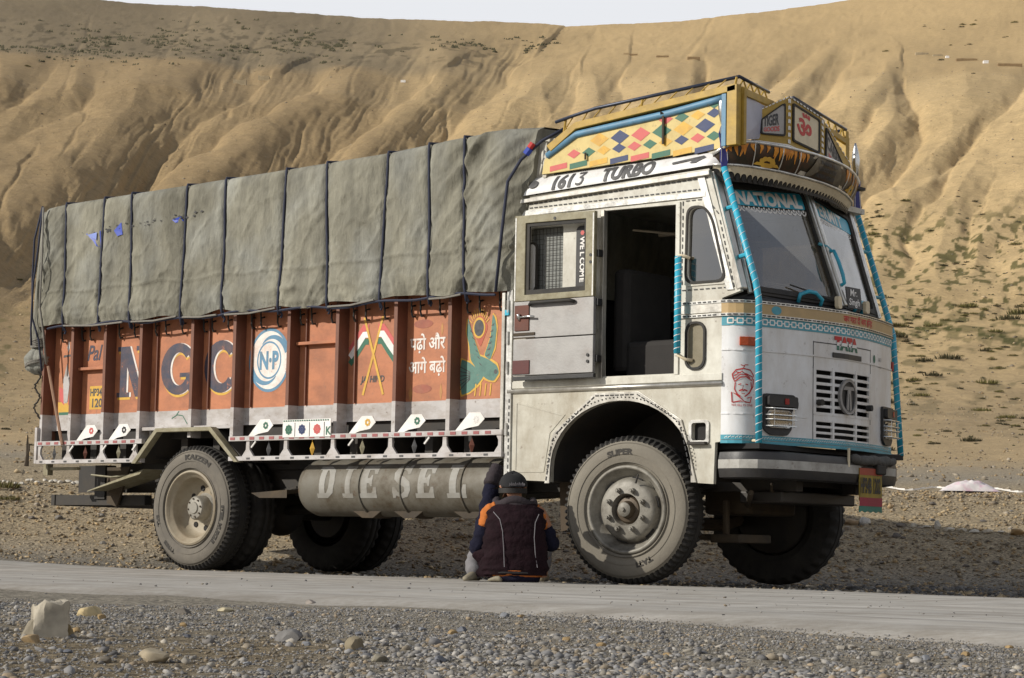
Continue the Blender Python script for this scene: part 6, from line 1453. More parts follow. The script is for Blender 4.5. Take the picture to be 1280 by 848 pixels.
# hindi
for k_, (dx_, dz_) in enumerate(((0, 0), (.006, .002), (.003, .005))):
    text('lettering', '\u092a\u0922\u093c\u094b \u0914\u0930', .135, B0, wlet, TR, x=-1.795+dx_, y=1.73+dz_, off=.002+.0003*k_, center=True, sx=.86)
    text('lettering', '\u0906\u0917\u0947 \u092c\u0922\u093c\u094b', .135, B0, wlet, TR, x=-1.795+dx_, y=1.55+dz_, off=.002+.0003*k_, center=True, sx=.86)
b = MB()
for z in (1.93, 1.43): b.flat(circ(-1.84, z, .10, 12, .035), B0, .0012)
b.build('faded_flower', mat('faded_maroon', lin((150, 86, 68)), .6, 0, .2, 12, lin((164, 108, 82)), .8, 10), TR, split=True)
b = MB()
for sx_ in (-1.66,):
    b.flat([(sx_, 1.88), (sx_+.015, 1.93), (sx_+.03, 1.88), (sx_+.015, 1.83)], B0, .0012); b.flat([(sx_, 1.40), (sx_+.015, 1.47), (sx_+.03, 1.40), (sx_+.015, 1.33)], B0, .0012)
b.flat([(-2.03+.05, 1.40), (-2.03+.07, 1.47), (-2.03+.09, 1.40), (-2.03+.07, 1.33)], B0, .0012); b.build('gold_flourish', mat('faded_gold', lin((186, 138, 76)), .6, 0, .2, 12, lin((164, 108, 82)), .8, 10), TR, split=True)
# painted bird and sun
BXc, BZc = -1.27, 1.66
def bp(pts, m, off, name='painted_bird'): b = MB(); b.flat([(BXc+.015+x*.84, BZc+z*.97) for x, z in pts], B0, off); return b.build(name, m, TR)
bt = mat('bird_turquoise', lin((92, 134, 122)), .55, 0, .25, 14, lin((50, 76, 72)), .7, 14, rust=.6, rcol=lin((150, 104, 80)))
def bird_part(pts, off):
    P_ = rpoly(pts, .02, 3); cx_ = sum(p[0] for p in P_)/len(P_); cz_ = sum(p[1] for p in P_)/len(P_)
    big_ = [(x+(.014 if x > cx_ else -.014)*min(1, abs(x-cx_)/.03), z+(.014 if z > cz_ else -.014)*min(1, abs(z-cz_)/.03)) for x, z in P_]
    bp(big_, goldp, off-.0012, 'bird_outline'); bp(P_, bt, off)
bird_part([(-.22, -.02), (-.12, -.05), (-.03, -.10), (.05, -.16), (-.02, -.22), (-.12, -.28), (-.21, -.30), (-.24, -.15)], .0026)
bird_part([(-.15, .30), (-.10, .18), (.0, .0), (.06, -.06), (-.02, -.12), (-.11, -.03), (-.13, .08), (-.165, .18)], .0030); bird_part([(.14, .32), (.12, .14), (.05, .0), (.12, -.04), (.17, .06), (.19, .20), (.17, .28)], .0032)
bird_part([(.0, .0), (.10, -.03), (.20, -.08), (.23, -.14), (.17, -.20), (.10, -.19), (.0, -.14), (-.05, -.09)], .0036)
b = MB()
for k in range(6): b.flat([(BXc+x, BZc+z) for x, z in ((-.09+.02*k, .20-.05*k), (-.055+.02*k, .17-.05*k), (-.085+.02*k, .185-.05*k))], B0, .0042); b.flat([(BXc+x, BZc+z) for x, z in ((.15-.008*k, .24-.045*k), (.12-.01*k, .22-.045*k), (.145-.008*k, .22-.045*k))], B0, .0042)
for k in range(6): addstroke(b, [(BXc-.08, BZc-.12-.01*k), (BXc-.22, BZc-.06-.045*k)], .007, B0, .0042)
b.flat(circ(BXc+.175, BZc-.125, .018, 10), B0, .0044); b.build('bird_markings', inkp, TR)
bp([(x, z) for x, z in rpoly([(-.10, .22), (.0, .06), (.09, .22), (.0, .34)], .03, 3)], mat('salmon_paint', lin((176, 84, 60)), .5), .0015, 'painted_heart')
b = MB(); b.flat(circ(BXc+.0, BZc+.21, .048, 20, .062), B0, .004); b.build('painted_sun', inkp, TR)
b = MB()
for k in range(11): a = math.radians(25+13*k); addstroke(b, [(BXc+.075*math.cos(a), BZc+.21+.09*math.sin(a)), (BXc+.11*math.cos(a), BZc+.21+.15*math.sin(a))], .008, B0, .003)
for k in range(4): addstroke(b, [(BXc-.02+.05*k, BZc-.21), (BXc-.03+.05*k, BZc-.30)], .012, B0, .003)
b.flat(circ(BXc, BZc+.21, .062, 20, .08), B0, .003); stuff(b.build('sun_rays', goldp, TR))
# lotus at the tail
LX = -6.16
for (pts, m_) in (([(-.10, -.25), (.12, -.25), (.10, -.33), (.0, -.37), (-.08, -.33)], greenp), ([(-.11, -.17), (.14, -.17), (.13, -.26), (-.10, -.26)], goldp), ([(.0, .18), (.045, .02), (.02, -.18), (-.03, -.18), (-.05, .02)], lilac), ([(-.10, -.03), (-.03, -.06), (-.02, -.20), (-.09, -.15)], pinkp), ([(.12, -.03), (.05, -.06), (.03, -.20), (.10, -.15)], pinkp), ([(-.01, .32), (.015, .38), (.03, .32), (.01, .27)], lilac)):
    b = MB(); b.flat([(LX+x, 1.62+z) for x, z in pts], B0, .0015+R.uniform(0, .001)); b.build('painted_lotus', m_, TR)
b = MB(); b.flat([(LX-.06, 1.85), (LX+.08, 1.86), (LX+.05, 1.875), (LX-.05, 1.87)], B0, .002); addstroke(b, [(LX, 1.86), (LX+.01, 1.80)], .01, B0, .002); b.build('painted_lamp', inkp, TR)
# small scribble on the white band
b = MB(); addstroke(b, [(-4.72, 1.27), (-4.65, 1.30), (-4.58, 1.29), (-4.52, 1.22)], .008, side(PY-.004), .002); addstroke(b, [(-4.66, 1.30), (-4.63, 1.33)], .008, side(PY-.004), .002); b.build('scribble', greenp, TR)
# stanchion pole at the tail
b = MB(); b.tube([(-6.22, -.05, 1.76), (-5.98, -.05, 1.06)], .014, 6); b.build('tail_pole', mat('bare_wood', lin((150, 118, 96)), .7), TR)
b = MB()
for k in range(14): b.tube([(-6.40+.03*math.sin(k), -.02, 1.72-.03*k), (-6.40+.03*math.sin(k+1), -.02+.02*math.cos(k), 1.72-.03*(k+1))], .008, 5)
b.build('tail_chain', chass, TR)
# ================================================================ TARPAULIN
TA = thing('tarpaulin', 'faded grey green canvas tarpaulin roped down over the load', 'tarpaulin', (-3.6, 1.1, 2.12))
ropes = [(-6.075, -6.03), (-5.55, -5.55), (-5.165, -5.12), (-4.46, -4.46), (-3.97, -3.95), (-3.26, -3.27), (-2.79, -2.73), (-2.12, -2.16), (-1.69, -1.64), (-1.34, -1.27)]
def rope_x(i, t): return ropes[i][0]*t+ropes[i][1]*(1-t)
def tarp():
    xs = np.linspace(-6.46, -.80, 560); NP = 150
    u = np.linspace(0, 1, NP)        # 0 near hem .. .42 top edge .. .8 far top edge .. 1 far hem
    X, U = np.meshgrid(xs, u, indexing='ij')
    ztop = np.interp(X, [-6.46, -6.1, -4.5, -2.2, -1.0, -.7], [3.19, 3.215, 3.235, 3.27, 3.33, 3.30])
    a = .55
    s = U
    hem = 2.125+.012*np.sin(X*9)+.03*(fbm(X*2.3, X*0, 3, 61)-.5)
    # scalloped hem: sags between ropes
    rx = np.array([r[1] for r in ropes]); rx2 = np.concatenate([[-6.46], rx, [-.85]])
    ph = np.zeros_like(X); wd = np.zeros_like(X)
    t_ = np.clip(s/a, 0, 1)
    rxt = [np.full_like(X, -6.5)]+[ropes[i][0]*t_+ropes[i][1]*(1-t_) for i in range(len(ropes))]+[np.full_like(X, -.83)]
    for i in range(len(rxt)-1):
        m = (X >= rxt[i]) & (X < rxt[i+1]); q = (X-rxt[i])/(rxt[i+1]-rxt[i]); ph = np.where(m, q, ph); wd = np.where(m, rxt[i+1]-rxt[i], wd)
    puff = np.sin(PI*np.clip(ph, 0, 1))**.45
    z = np.where(s < a, hem+(ztop-hem)*np.sin(np.clip(t_, 0, 1)*PI/2*.999)**.0*t_, ztop)
    # rounded shoulder
    d = np.clip((t_-.93)/.07, 0, 1); yn = -.035+.11*(1-np.sqrt(1-d**2*.999)); z = np.where((s < a) & (t_ > .93), hem+(ztop-hem)*(.93+.07*np.sin(d*PI/2)), z)
    t2 = np.clip((s-a)/(.82-a), 0, 1); y = np.where(s < a, yn, .075+(2.10-.075)*t2)
    t3 = np.clip((s-.82)/.18, 0, 1); y = np.where(s > .82, 2.10+.10*np.sin(np.clip(t3*4, 0, 1)*PI/2), y); z = np.where(s > .82, ztop+(2.2-ztop)*t3, z)
    z = z+np.where((s >= a) & (s <= .82), .05*np.sin(PI*t2), 0)
    out = .027*puff*np.clip(wd/.5, .4, 1.2)*(.45+.55*np.sin(PI*np.clip(t_, 0, 1)*.9))
    front = sst(X, -1.7, -1.1); rear = sst(-X, 5.9, 6.3)
    w1 = fbm(X*3.1+.6*z, z*.9, 4, 71)-.5; w2 = fbm((X-.55*z)*5.5, (z+.3*X)*1.3, 4, 72)-.5; w3 = ridged((X-.9*z)*5, (z)*1.5, 3, 73)-.5
    out = out+.018*w1+.014*w2+(.012+.085*front+.04*rear)*w3
    cr1 = np.maximum(ridged((X+.5*z)*2.6, (z-.4*X)*2.4, 3, 77)-.72, 0); cr2 = np.maximum(ridged((X-.8*z)*5, (z+.5*X)*3.4, 3, 78)-.72, 0)
    out = out+.008*(fbm(X*9, z*8, 3, 76)-.5)+.065*cr1*(.35+1.0*(1-t_))+.05*cr2*(.4+.8*(1-t_))
    hemf = np.exp(-((t_-.10)/.09)**2)*(s < a); out = out+hemf*(.03*(ridged(X*2.6, z*9, 3, 74)-.4)+.022)
    out = out+.010*np.exp(-((t_-.27)/.012)**2)*(s < a)                       # stitched seam
    rp_ = np.exp(-(np.minimum(ph, 1-ph)*np.maximum(wd, .1)/.022)**2); out = out-.020*rp_*(X > -6.2)*(X < -1.15)
    zfold = ridged(X*4.6+z*.4, z*.35, 2, 75)-.5; out = out+(.05*front+.05*rear)*zfold
    hemlift = .012*np.sin(PI*ph)*(t_ < .2); z = z-np.where(s < a, hemlift*(1-t_*5), 0)
    y = np.where(s < a, y-out*(1-.6*d), y); z = z+np.where((s >= a) & (s < .82), out*.3, 0); y = np.where(s > .82, y+out*.6, y)
    # front end leans back along the cab, rear end tucks in
    k = np.clip((X+1.05)/.25, 0, 1); Xf = X+np.where(s < a, .0, 0)+k*(.16*(t_-.0)*(s < a)+.16*(s >= a)); y = y+np.where(s < a, .06*k*k, 0)
    Xf = Xf-.02*rear*t_
    kr = np.clip((-6.30-X)/.16, 0, 1); y = y+np.where(s < a, .16*kr**2, 0); z = z-.04*kr*(s >= a)
    zb = np.where((s < a), (1-t_), 0); 
    co = np.stack([Xf, y, z], -1).reshape(-1, 3); n, m = X.shape
    idx = np.arange(n*m).reshape(n, m); A = idx[:-1, :-1].ravel(); B = idx[1:, :-1].ravel(); C_ = idx[1:, 1:].ravel(); D = idx[:-1, 1:].ravel()
    q = np.stack([A, B, C_, D], -1)
    me = bpy.data.meshes.new('canvas'); me.vertices.add(len(co)); me.vertices.foreach_set('co', co.astype(np.float32).ravel()); me.loops.add(q.size); me.loops.foreach_set('vertex_index', q.ravel().astype(np.int32)); me.polygons.add(len(q)); me.polygons.foreach_set('loop_start', np.arange(0, q.size, 4, dtype=np.int32)); me.update(calc_edges=True); me.shade_smooth()
    link('canvas', me, TA, [tarpm]); return co.reshape(n, m, 3), xs, u
TC, txs, tus = tarp()
def tarp_pt(x, t, off=.0):
    """point on the near face at position x, t = 0 hem .. 1 top"""
    i = int(np.clip(np.searchsorted(txs, x), 1, len(txs)-2)); j = int(np.clip(t*.55*(len(tus)-1), 0, len(tus)-2)); p = TC[i, j]; return (float(p[0]), float(p[1])-off, float(p[2]))
for i in range(len(ropes)):
    b = MB(); ys_ = [tarp_pt(rope_x(i, k/30), k/30)[1] for k in range(31)]; ys_ = [min(ys_[max(0, k-1):k+2])*.25+.75*(sum(ys_[max(0, k-6):k+7])/len(ys_[max(0, k-6):k+7])) for k in range(31)]
    pts = [(rope_x(i, k/30)+.003*math.sin(k*.3+i), ys_[k]-.014, tarp_pt(rope_x(i, k/30), k/30)[2]) for k in range(31)]
    top = Vector(pts[-1]); pts = [(pts[0][0]+.0, pts[0][1]+.02, pts[0][2]-.07)]+pts+[tuple(top+Vector((0, .25, .03))), tuple(top+Vector((0, 1.0, .06)))]
    b.tube(pts, .011, 6); b.build('rope', ropem, TA, smooth=True)
    b = MB(); x = ropes[i][1]; b.tube([(x-.012, -.03, 2.13), (x+.004, -.045, 2.10), (x+.012, -.03, 2.06), (x, -.03, 2.04)], .009, 6); b.build('rope_knot', ropem, TA)
# hem rope and white lacing pipes
b = MB(); b.tube([(x, -.055+.004*math.sin(x*20), 2.098+.012*math.sin(x*8)+.010*math.sin(x*3.1)) for x in [-6.25+.08*k for k in range(67)]], .010, 5); b.build('hem_rope', ropem, TA)
for x0, x1 in ((-6.0, -5.2), (-5.08, -4.5), (-4.42, -4.0), (-3.9, -3.3), (-2.7, -2.2), (-1.62, -1.3)):
    b = MB(); b.tube([(x0, -.07, 2.10+.01*math.sin(x0*5)), ((x0+x1)/2, -.072, 2.09), (x1, -.07, 2.108+.01*math.sin(x1*5))], .008, 6); b.build('lacing_pole', ropeg, TA)
# front diagonal rope with red and blue knot
b = MB(); b.tube([(-.93, -.10, 2.10), (-.86, -.13, 2.5), (-.80, -.14, 2.9), (-.72, -.09, 3.06), (-.60, .0, 3.20), (-.45, .1, 3.30)], .012, 6); b.build('rope', ropem, TA, smooth=True)
b = MB(); b.tube([(-.69, -.07, 3.10), (-.66, -.06, 3.14)], .026, 8); b.build('blue_knot', bluet, TA); b = MB(); b.tube([(-.665, -.06, 3.145), (-.64, -.05, 3.18)], .022, 8); b.build('red_knot', redp, TA)
# front fold wrapping round the load and rear end curtain with gathered bunch
def drape(name, fn, nu, nv, m):
    b = MB(); b.grid(fn, [i/nu for i in range(nu+1)], [j/nv for j in range(nv+1)]); return b.build(name, m, TA, smooth=True)
pn = lambda x, y, s: float(fbm(np.array([x]), np.array([y]), 4, s)[0])-.5
rg = lambda x, y, s: float(ridged(np.array([x]), np.array([y]), 3, s)[0])-.5
def ff(u, v):
    t = v; e = tarp_pt(-.82, min(1, t), 0); y = e[1]+u*2.1; fo = .05*rg(u*9, t*.8, 5)+.03*pn(u*5, t*3, 6)
    ez = 2.12+t*1.18
    return (e[0]+.015+fo*min(1, u*12)+.03*math.sin(u*3.1)-.10*(1-t)*0, y, e[2]+.02*math.sin(u*PI))
drape('front_fold', ff, 60, 40, tarpm)
def rf_(u, v):
    e = tarp_pt(-6.46, v, 0); y = e[1]+u*2.05; fo = .05*rg(u*9, v*.9, 7)+.02*pn(u*6, v*3, 8)
    return (e[0]-.02-fo*min(1, u*14), y, e[2]+(0 if v > .01 else -.1))
drape('rear_curtain', rf_, 60, 40, tarpm)
# the gathered corner: a crumpled bundle hanging from the top rear corner
def bund(u, v):
    a = 2*PI*u; z = 3.17-1.47*v
    r = float(np.interp(v, [0, .08, .5, .78, .83, .9, .97, 1], [.02, .04, .07, .09, .055, .125, .11, .03]))
    r *= 1+.35*rg(u*6, v*2.2, 11)+.25*pn(u*9, v*16 if v > .75 else v*3, 12)
    return (-6.43-.03*v+r*math.cos(a)*1.05-.045*max(0, v-.8)*5*.3, .03+r*math.sin(a)*.9, z)
b = MB(); b.grid(bund, [i/72 for i in range(73)], [j/110 for j in range(111)]); b.build('gathered_corner', tarpm, TA, smooth=True)
b = MB()
for k in range(5):
    z0 = 1.96+.012*k; b.tube([(-6.45+.085*math.cos(2*PI*j/12+k), .03+.085*math.sin(2*PI*j/12+k), z0+.02*math.sin(2*PI*j/12+k*1.3)) for j in range(13)], .007, 5)
for k in range(4):
    z0 = 1.84-.02*k; b.tube([(-6.46+.12*math.cos(2*PI*j/12+k), .03+.12*math.sin(2*PI*j/12+k), z0+.05*math.sin(2*PI*j/12+k*1.7)) for j in range(13)], .005, 5)
b.build('binding_rope', ropeg, TA)
for pts in ([(-6.34, -.09, 3.20), (-6.40, -.12, 2.9), (-6.46, -.08, 2.55), (-6.44, -.08, 2.2), (-6.36, -.06, 2.0), (-6.31, -.05, 1.72)], [(-6.34, -.09, 3.2), (-6.33, -.13, 2.8), (-6.38, -.13, 2.5), (-6.40, -.12, 2.1), (-6.41, -.10, 1.95)], [(-6.33, -.09, 3.19), (-6.28, -.12, 2.7), (-6.30, -.11, 2.3), (-6.27, -.08, 2.05), (-6.25, -.05, 1.78)]):
    b = MB(); b.tube(pts, .009, 6); b.build('rope', ropeg if pts[0][0] == -6.33 else ropem, TA, smooth=True)
# tears showing blue plastic, and small burnt holes
def tear(pts, m, off, name):
    b = MB(); P = [tarp_pt(x, t, off) for x, t in pts]; c = tuple(np.mean(P, axis=0)); b.add(P+[c], [(i, (i+1) % len(P), len(P)) for i in range(len(P))]); return b.build(name, m, TA)
tear([(-5.75, .72), (-5.57, .735), (-5.56, .60), (-5.60, .62), (-5.66, .67)], bluet, .006, 'blue_tear'); tear([(-5.72, .715), (-5.60, .72), (-5.60, .66)], mat('pale_blue_plastic', lin((110, 130, 200)), .4), .010, 'blue_tear_lining')
tear([(-5.36, .71), (-5.27, .77), (-5.25, .68), (-5.31, .67)], bluet, .006, 'blue_tear'); tear([(-4.60, .735), (-4.50, .76), (-4.48, .73), (-4.56, .715)], bluet, .006, 'blue_tear')
b = MB(); rr = random.Random(5)
for k in range(46):
    x = rr.choice([rr.uniform(-5.95, -5.1), rr.uniform(-5.15, -4.8), rr.uniform(-4.78, -4.2)]); t = .715+(x+5.9)*.03+rr.gauss(0, .012); w_ = rr.uniform(.004, .016); P = tarp_pt(x, t, .008)
    b.add([(P[0]-w_*1.4, P[1], P[2]), (P[0], P[1], P[2]-w_*.7), (P[0]+w_*1.3, P[1], P[2]+w_*.2), (P[0], P[1], P[2]+w_*.7)], [(0, 1, 2, 3)])
stuff(b.build('small_holes', blackp, TA))

# ================================================================ MECHANIC
def skin(name, P, E, Rd, m, parent, sub=2):
    me = bpy.data.meshes.new(name); me.from_pydata(P, E, []); o = bpy.data.objects.new(name, me); COL.objects.link(o)
    md = o.modifiers.new('s', 'SKIN'); 
    for i, r_ in enumerate(Rd):
        q = me.skin_vertices[0].data[i]; q.radius = r_ if isinstance(r_, tuple) else (r_, r_); q.use_root = (i == 0)
    s_ = o.modifiers.new('u', 'SUBSURF'); s_.levels = sub; s_.render_levels = sub
    bpy.context.view_layer.update()
    nm = bpy.data.meshes.new_from_object(o.evaluated_get(bpy.context.evaluated_depsgraph_get())); bpy.data.objects.remove(o); nm.shade_smooth(); nm.materials.clear()
    q = bpy.data.objects.new(name, nm); COL.objects.link(q); nm.materials.append(m); q.parent = parent; return q
def loft(rings, m, name, parent, n=28, cap=True, wr=0, seed=0):
    """rings: (centre, rx, ry) stacked; local x right, y forward"""
    b = MB(); v = []
    for k, (c, rx, ry) in enumerate(rings):
        for j in range(n):
            a = 2*PI*j/n; w_ = 1+wr*(pn(math.cos(a)*2+seed, math.sin(a)*2+k*.45, 20+seed)*2)
            sx_ = abs(math.cos(a))**.85*(1 if math.cos(a) > 0 else -1); sy_ = abs(math.sin(a))**.85*(1 if math.sin(a) > 0 else -1)
            v.append((c[0]+rx*sx_*w_, c[1]+ry*sy_*w_, c[2]))
    f = [(k*n+j, k*n+(j+1) % n, (k+1)*n+(j+1) % n, (k+1)*n+j) for k in range(len(rings)-1) for j in range(n)]
    if cap: f += [tuple(range(n-1, -1, -1)), tuple((len(rings)-1)*n+j for j in range(n))]
    b.add(v, f); return b.build(name, m, parent, smooth=True)
def sleeve(path, rads, m, name, parent, n=14, wr=.12, seed=0):
    pts = []; rs = []; P = [Vector(p) for p in path]
    for i in range(len(P)-1):
        for k in range(6):
            t = k/6; pts.append(P[i].lerp(P[i+1], t)); rr_ = rads[i]*(1-t)+rads[i+1]*t; rs.append(rr_*(1+wr*math.sin((i*6+k)*1.9+seed)*.6))
    pts.append(P[-1]); rs.append(rads[-1])
    for _ in range(2): pts = [pts[0]]+[(pts[i-1]+pts[i]*2+pts[i+1])/4 for i in range(1, len(pts)-1)]+[pts[-1]]
    b = MB(); b.tube(pts, rs, n); return b.build(name, m, parent, smooth=True)
ME = thing('person', 'mechanic sitting on the road with his back turned, black cap, dark quilted vest, orange shirt', 'person', (-.17, -.72, 0.005), CAZ, org=False)
skinm = mat('skin', lin((150, 104, 78)), .55, 0, .1, 20); vest = mat('dark_vest', lin((36, 22, 27)), .9, 0, .2, 30, lin((16, 12, 14)), .5, 10, .8, 22, bd=.02, spec=.12)
orc = mat('orange_shirt', lin((180, 106, 54)), .9, 0, .15, 20, bump=.7, bsc=16, bd=.02, spec=.1); nav = mat('navy_sleeve', lin((27, 27, 42)), .9, 0, .2, 14, bump=.8, bsc=14, bd=.03, spec=.12)
gry = mat('grey_trousers', lin((112, 110, 112)), .9, 0, .12, 16, bump=.4, bsc=20, bd=.015); capm = mat('black_cap', (.008, .008, .009), .9, 0, .2, 30, bump=.5, bsc=150)
shoe = mat('beige_shoe', lin((128, 120, 102)), .7, 0, .15, 30); hood = mat('grey_hood', lin((46, 38, 42)), .9, 0, .2, 20, bump=.5, bsc=20, bd=.02)
hairm = mat('dark_hair', (.012, .010, .009), .7, 0, .3, 60)
# body: pelvis, spine, neck, head, arms, legs as one surface
P = [(0, .02, .13), (0, .0, .30), (0, .03, .44), (-.005, .06, .535), (-.015, .085, .60), (-.02, .10, .67),
     (-.17, .04, .49), (-.235, .03, .30), (-.17, .30, .58), (-.155, .34, .66),
     (.17, .04, .49), (.24, .07, .30), (.17, .28, .34), (.13, .36, .38),
     (-.10, .06, .12), (-.26, .30, .20), (-.27, .10, .06), (-.25, .02, .04),
     (.10, .06, .12), (.22, .38, .26), (.20, .48, .06), (.20, .58, .03)]
E_ = [(0, 1), (1, 2), (2, 3), (3, 4), (4, 5), (2, 6), (6, 7), (7, 8), (8, 9), (2, 10), (10, 11), (11, 12), (12, 13), (0, 14), (14, 15), (15, 16), (16, 17), (0, 18), (18, 19), (19, 20), (20, 21)]
Rd = [(.13, .10), (.12, .09), (.12, .08), .045, (.065, .075), (.07, .08), .05, .04, .03, .025, .05, .04, .03, .025, .07, .05, .04, .035, .07, .05, .04, .035]
body = skin('body', P, E_, Rd, skinm, ME)
def sub(o): return o
# fingers of the raised left hand and the right hand, curled round the frame part
for hx_, hy, hz, sg in ((-.155, .35, .67, 1), (.13, .37, .385, 1)):
    b = MB()
    for k in range(4):
        x0 = hx_-.03+.02*k; L1 = (.045, .052, .05, .04)[k]; b.tube([(x0, hy, hz), (x0, hy+.02, hz+L1*.7), (x0, hy+.045, hz+L1), (x0, hy+.06, hz+L1*.75)], [.010, .009, .008, .006], 6)
    b.tube([(hx_+.03, hy-.01, hz-.01), (hx_+.05, hy+.01, hz+.015), (hx_+.045, hy+.035, hz+.035)], [.011, .010, .007], 6); b.build('fingers', skinm, ME, smooth=True, split=True)
# vest with quilting
rg_ = [((0, .0, .045), .215, .13), ((0, .0, .10), .225, .145), ((0, -.005, .20), .215, .14), ((0, -.01, .30), .205, .135), ((0, -.005, .40), .20, .13), ((0, .01, .47), .195, .115), ((0, .03, .52), .155, .095), ((-.005, .045, .555), .10, .08)]
rings = []
for i in range(len(rg_)-1):
    for k in range(7):
        t = k/7; a, c = rg_[i], rg_[i+1]; z = a[0][2]*(1-t)+c[0][2]*t; q = 1+.03*abs(math.sin(z*PI/.036+.3*math.sin(z*40)))
        rings.append(((a[0][0]*(1-t)+c[0][0]*t, a[0][1]*(1-t)+c[0][1]*t, z), (a[1]*(1-t)+c[1]*t)*q, (a[2]*(1-t)+c[2]*t)*q))
rings.append(rg_[-1])
loft(rings, vest, 'vest', ME, 64, wr=.10, seed=2)
loft([((-.0, .0, .035), .19, .125), ((0, 0, .05), .20, .135), ((0, -.002, .075), .205, .140), ((0, -.002, .085), .20, .13)], orc, 'shirt_hem', ME, 40, wr=.03)
loft([((0, .01, .0), .17, .13), ((0, .01, .045), .185, .14)], nav, 'seat_of_trousers', ME, 30)
b = MB(); b.tube([(.19*math.cos(t)*1.05, .13*math.sin(t)*1.12-.0, .062) for t in [PI+PI*k/20 for k in range(21)]], .006, 6); b.build('belt', blackp, ME)
# flared vest tail on the left
def flare(u, v): return (-.14-.13*u-.02*math.sin(v*9), -.10+.12*u+.02*pn(u*5, v*6, 31), .03+.22*v*(1-.25*u)+.0*u)
b = MB(); b.grid(flare, [k/12 for k in range(13)], [k/16 for k in range(17)]); b.build('vest_flap', vest, ME, smooth=True)
# white piping lines on the back
def bk(x, z): # back surface depth at height
    rx = float(np.interp(z, [.045, .1, .2, .3, .4, .47, .52], [.215, .225, .215, .205, .20, .195, .155])); ry = float(np.interp(z, [.045, .1, .2, .3, .4, .47, .52], [.13, .145, .14, .135, .13, .115, .095])); cy_ = float(np.interp(z, [.045, .2, .3, .4, .47, .52], [0, -.005, -.01, -.005, .01, .03]))
    q = max(0, 1-(abs(x)/rx)**2.35)**(1/2.35); return (x, cy_-ry*q*1.045-.003, z)
for sg, pts in ((-1, [(-.15, .47), (-.105, .42), (-.085, .34), (-.075, .22), (-.068, .10)]), (1, [(.16, .46), (.135, .40), (.13, .30), (.14, .18), (.155, .10)])):
    b = MB(); b.tube([bk(x, z) for x, z in pts], .003, 5); b.build('piping', mat('grey_piping', lin((120, 116, 120)), .7) if 'grey_piping' not in MATS else MATS['grey_piping'], ME)
# hood / collar roll
b = MB(); b.tube([(.125*math.cos(t)-.005, .045+.085*math.sin(t), .535+.018*math.sin(t*3)) for t in [PI*.9+1.2*PI*k/24 for k in range(25)]], [.032]*25, 10); b.build('hood', hood, ME, smooth=True)
def hd(u, v): a = PI+PI*u; r_ = .13*(1-.25*v); return (r_*math.cos(a), .04+(.085+.03*v)*math.sin(a)-.015, .55-.11*v+.01*math.sin(u*20)*v)
b = MB(); b.grid(hd, [k/24 for k in range(25)], [k/6 for k in range(7)]); b.build('hood_back', hood, ME, smooth=True)
# shirt shoulders, sleeves
sleeve([(-.125, .02, .505), (-.185, .025, .47), (-.205, .03, .37)], [.042, .052, .048], orc, 'shirt_shoulder', ME, seed=1)
sleeve([(.125, .03, .50), (.17, .04, .45), (.192, .05, .36)], [.045, .048, .045], orc, 'shirt_shoulder', ME, seed=2)
sleeve([(-.205, .03, .37), (-.245, .045, .24), (-.24, .12, .22), (-.19, .26, .48), (-.165, .33, .66)], [.055, .062, .062, .064, .055], nav, 'sleeve', ME, seed=3, wr=.22)
sleeve([(.21, .04, .37), (.255, .08, .25), (.22, .24, .30), (.15, .35, .37)], [.05, .055, .05, .042], nav, 'sleeve', ME, seed=4, wr=.2)
sleeve([(-.175, .30, .66), (-.15, .34, .74), (-.13, .36, .80)], [.055, .052, .04], hood, 'cuff', ME, seed=5)
# legs
sleeve([(-.09, .06, .13), (-.25, .22, .17), (-.285, .14, .10), (-.27, .0, .055)], [.085, .075, .055, .05], gry, 'trouser_leg', ME, seed=6)
sleeve([(.09, .06, .13), (.20, .40, .25), (.20, .47, .10)], [.085, .07, .055], gry, 'trouser_leg', ME, seed=7)
def shoe_(x, y, rz, k=.8):
    b = MB(); c, s_ = math.cos(rz), math.sin(rz)
    pr_ = [(q[0]*k, q[1]*k, q[2]*k) for q in [(-.04, .030, .028), (0, .04, .05), (.06, .042, .05), (.13, .045, .035), (.19, .036, .024), (.215, .012, .015)]]; v = []
    for (d_, w_, h_) in pr_:
        for j in range(10): a = 2*PI*j/10; lx = w_*math.cos(a); lz = max(.0, h_+h_*math.sin(a)); v.append((x+d_*c-lx*s_, y+d_*s_+lx*c, lz))
    n = len(pr_); b.add(v, [(i*10+j, i*10+(j+1) % 10, (i+1)*10+(j+1) % 10, (i+1)*10+j) for i in range(n-1) for j in range(10)]+[tuple(range(9, -1, -1)), tuple((n-1)*10+j for j in range(10))]); b.build('shoe', shoe, ME, smooth=True)
shoe_(-.26, .05, -2.1, .72); shoe_(-.10, -.115, 2.6, .42); shoe_(.20, .52, 1.4)
# head details: ears, nose, mouth, hair, cap with strap script
b = MB(); hc = Vector((-.02, .10, .665))
hdv = Vector((-.35, .94, 0)).normalized(); hrt = Vector((hdv.y, -hdv.x, 0))
for sg in (-1, 1): c = hc+hrt*(.074*sg)+Vector((0, 0, -.025)); b.tube([c+Vector((0, -.012, -.02)), c+hrt*(.012*sg)+Vector((0, -.016, .008)), c+Vector((0, .006, .022))], [.008, .014, .008], 8)
b.tube([hc+hdv*.078+Vector((0, 0, .005)), hc+hdv*.105+Vector((0, 0, -.03)), hc+hdv*.08+Vector((0, 0, -.035))], [.008, .014, .008], 6); b.build('face_feature', skinm, ME, smooth=True, split=True)
b = MB(); b.tube([hc+hdv*.082+hrt*-.025+Vector((0, 0, -.055)), hc+hdv*.09+Vector((0, 0, -.053)), hc+hdv*.082+hrt*.025+Vector((0, 0, -.055))], .005, 6); b.build('mouth', maroon, ME)
b = MB()
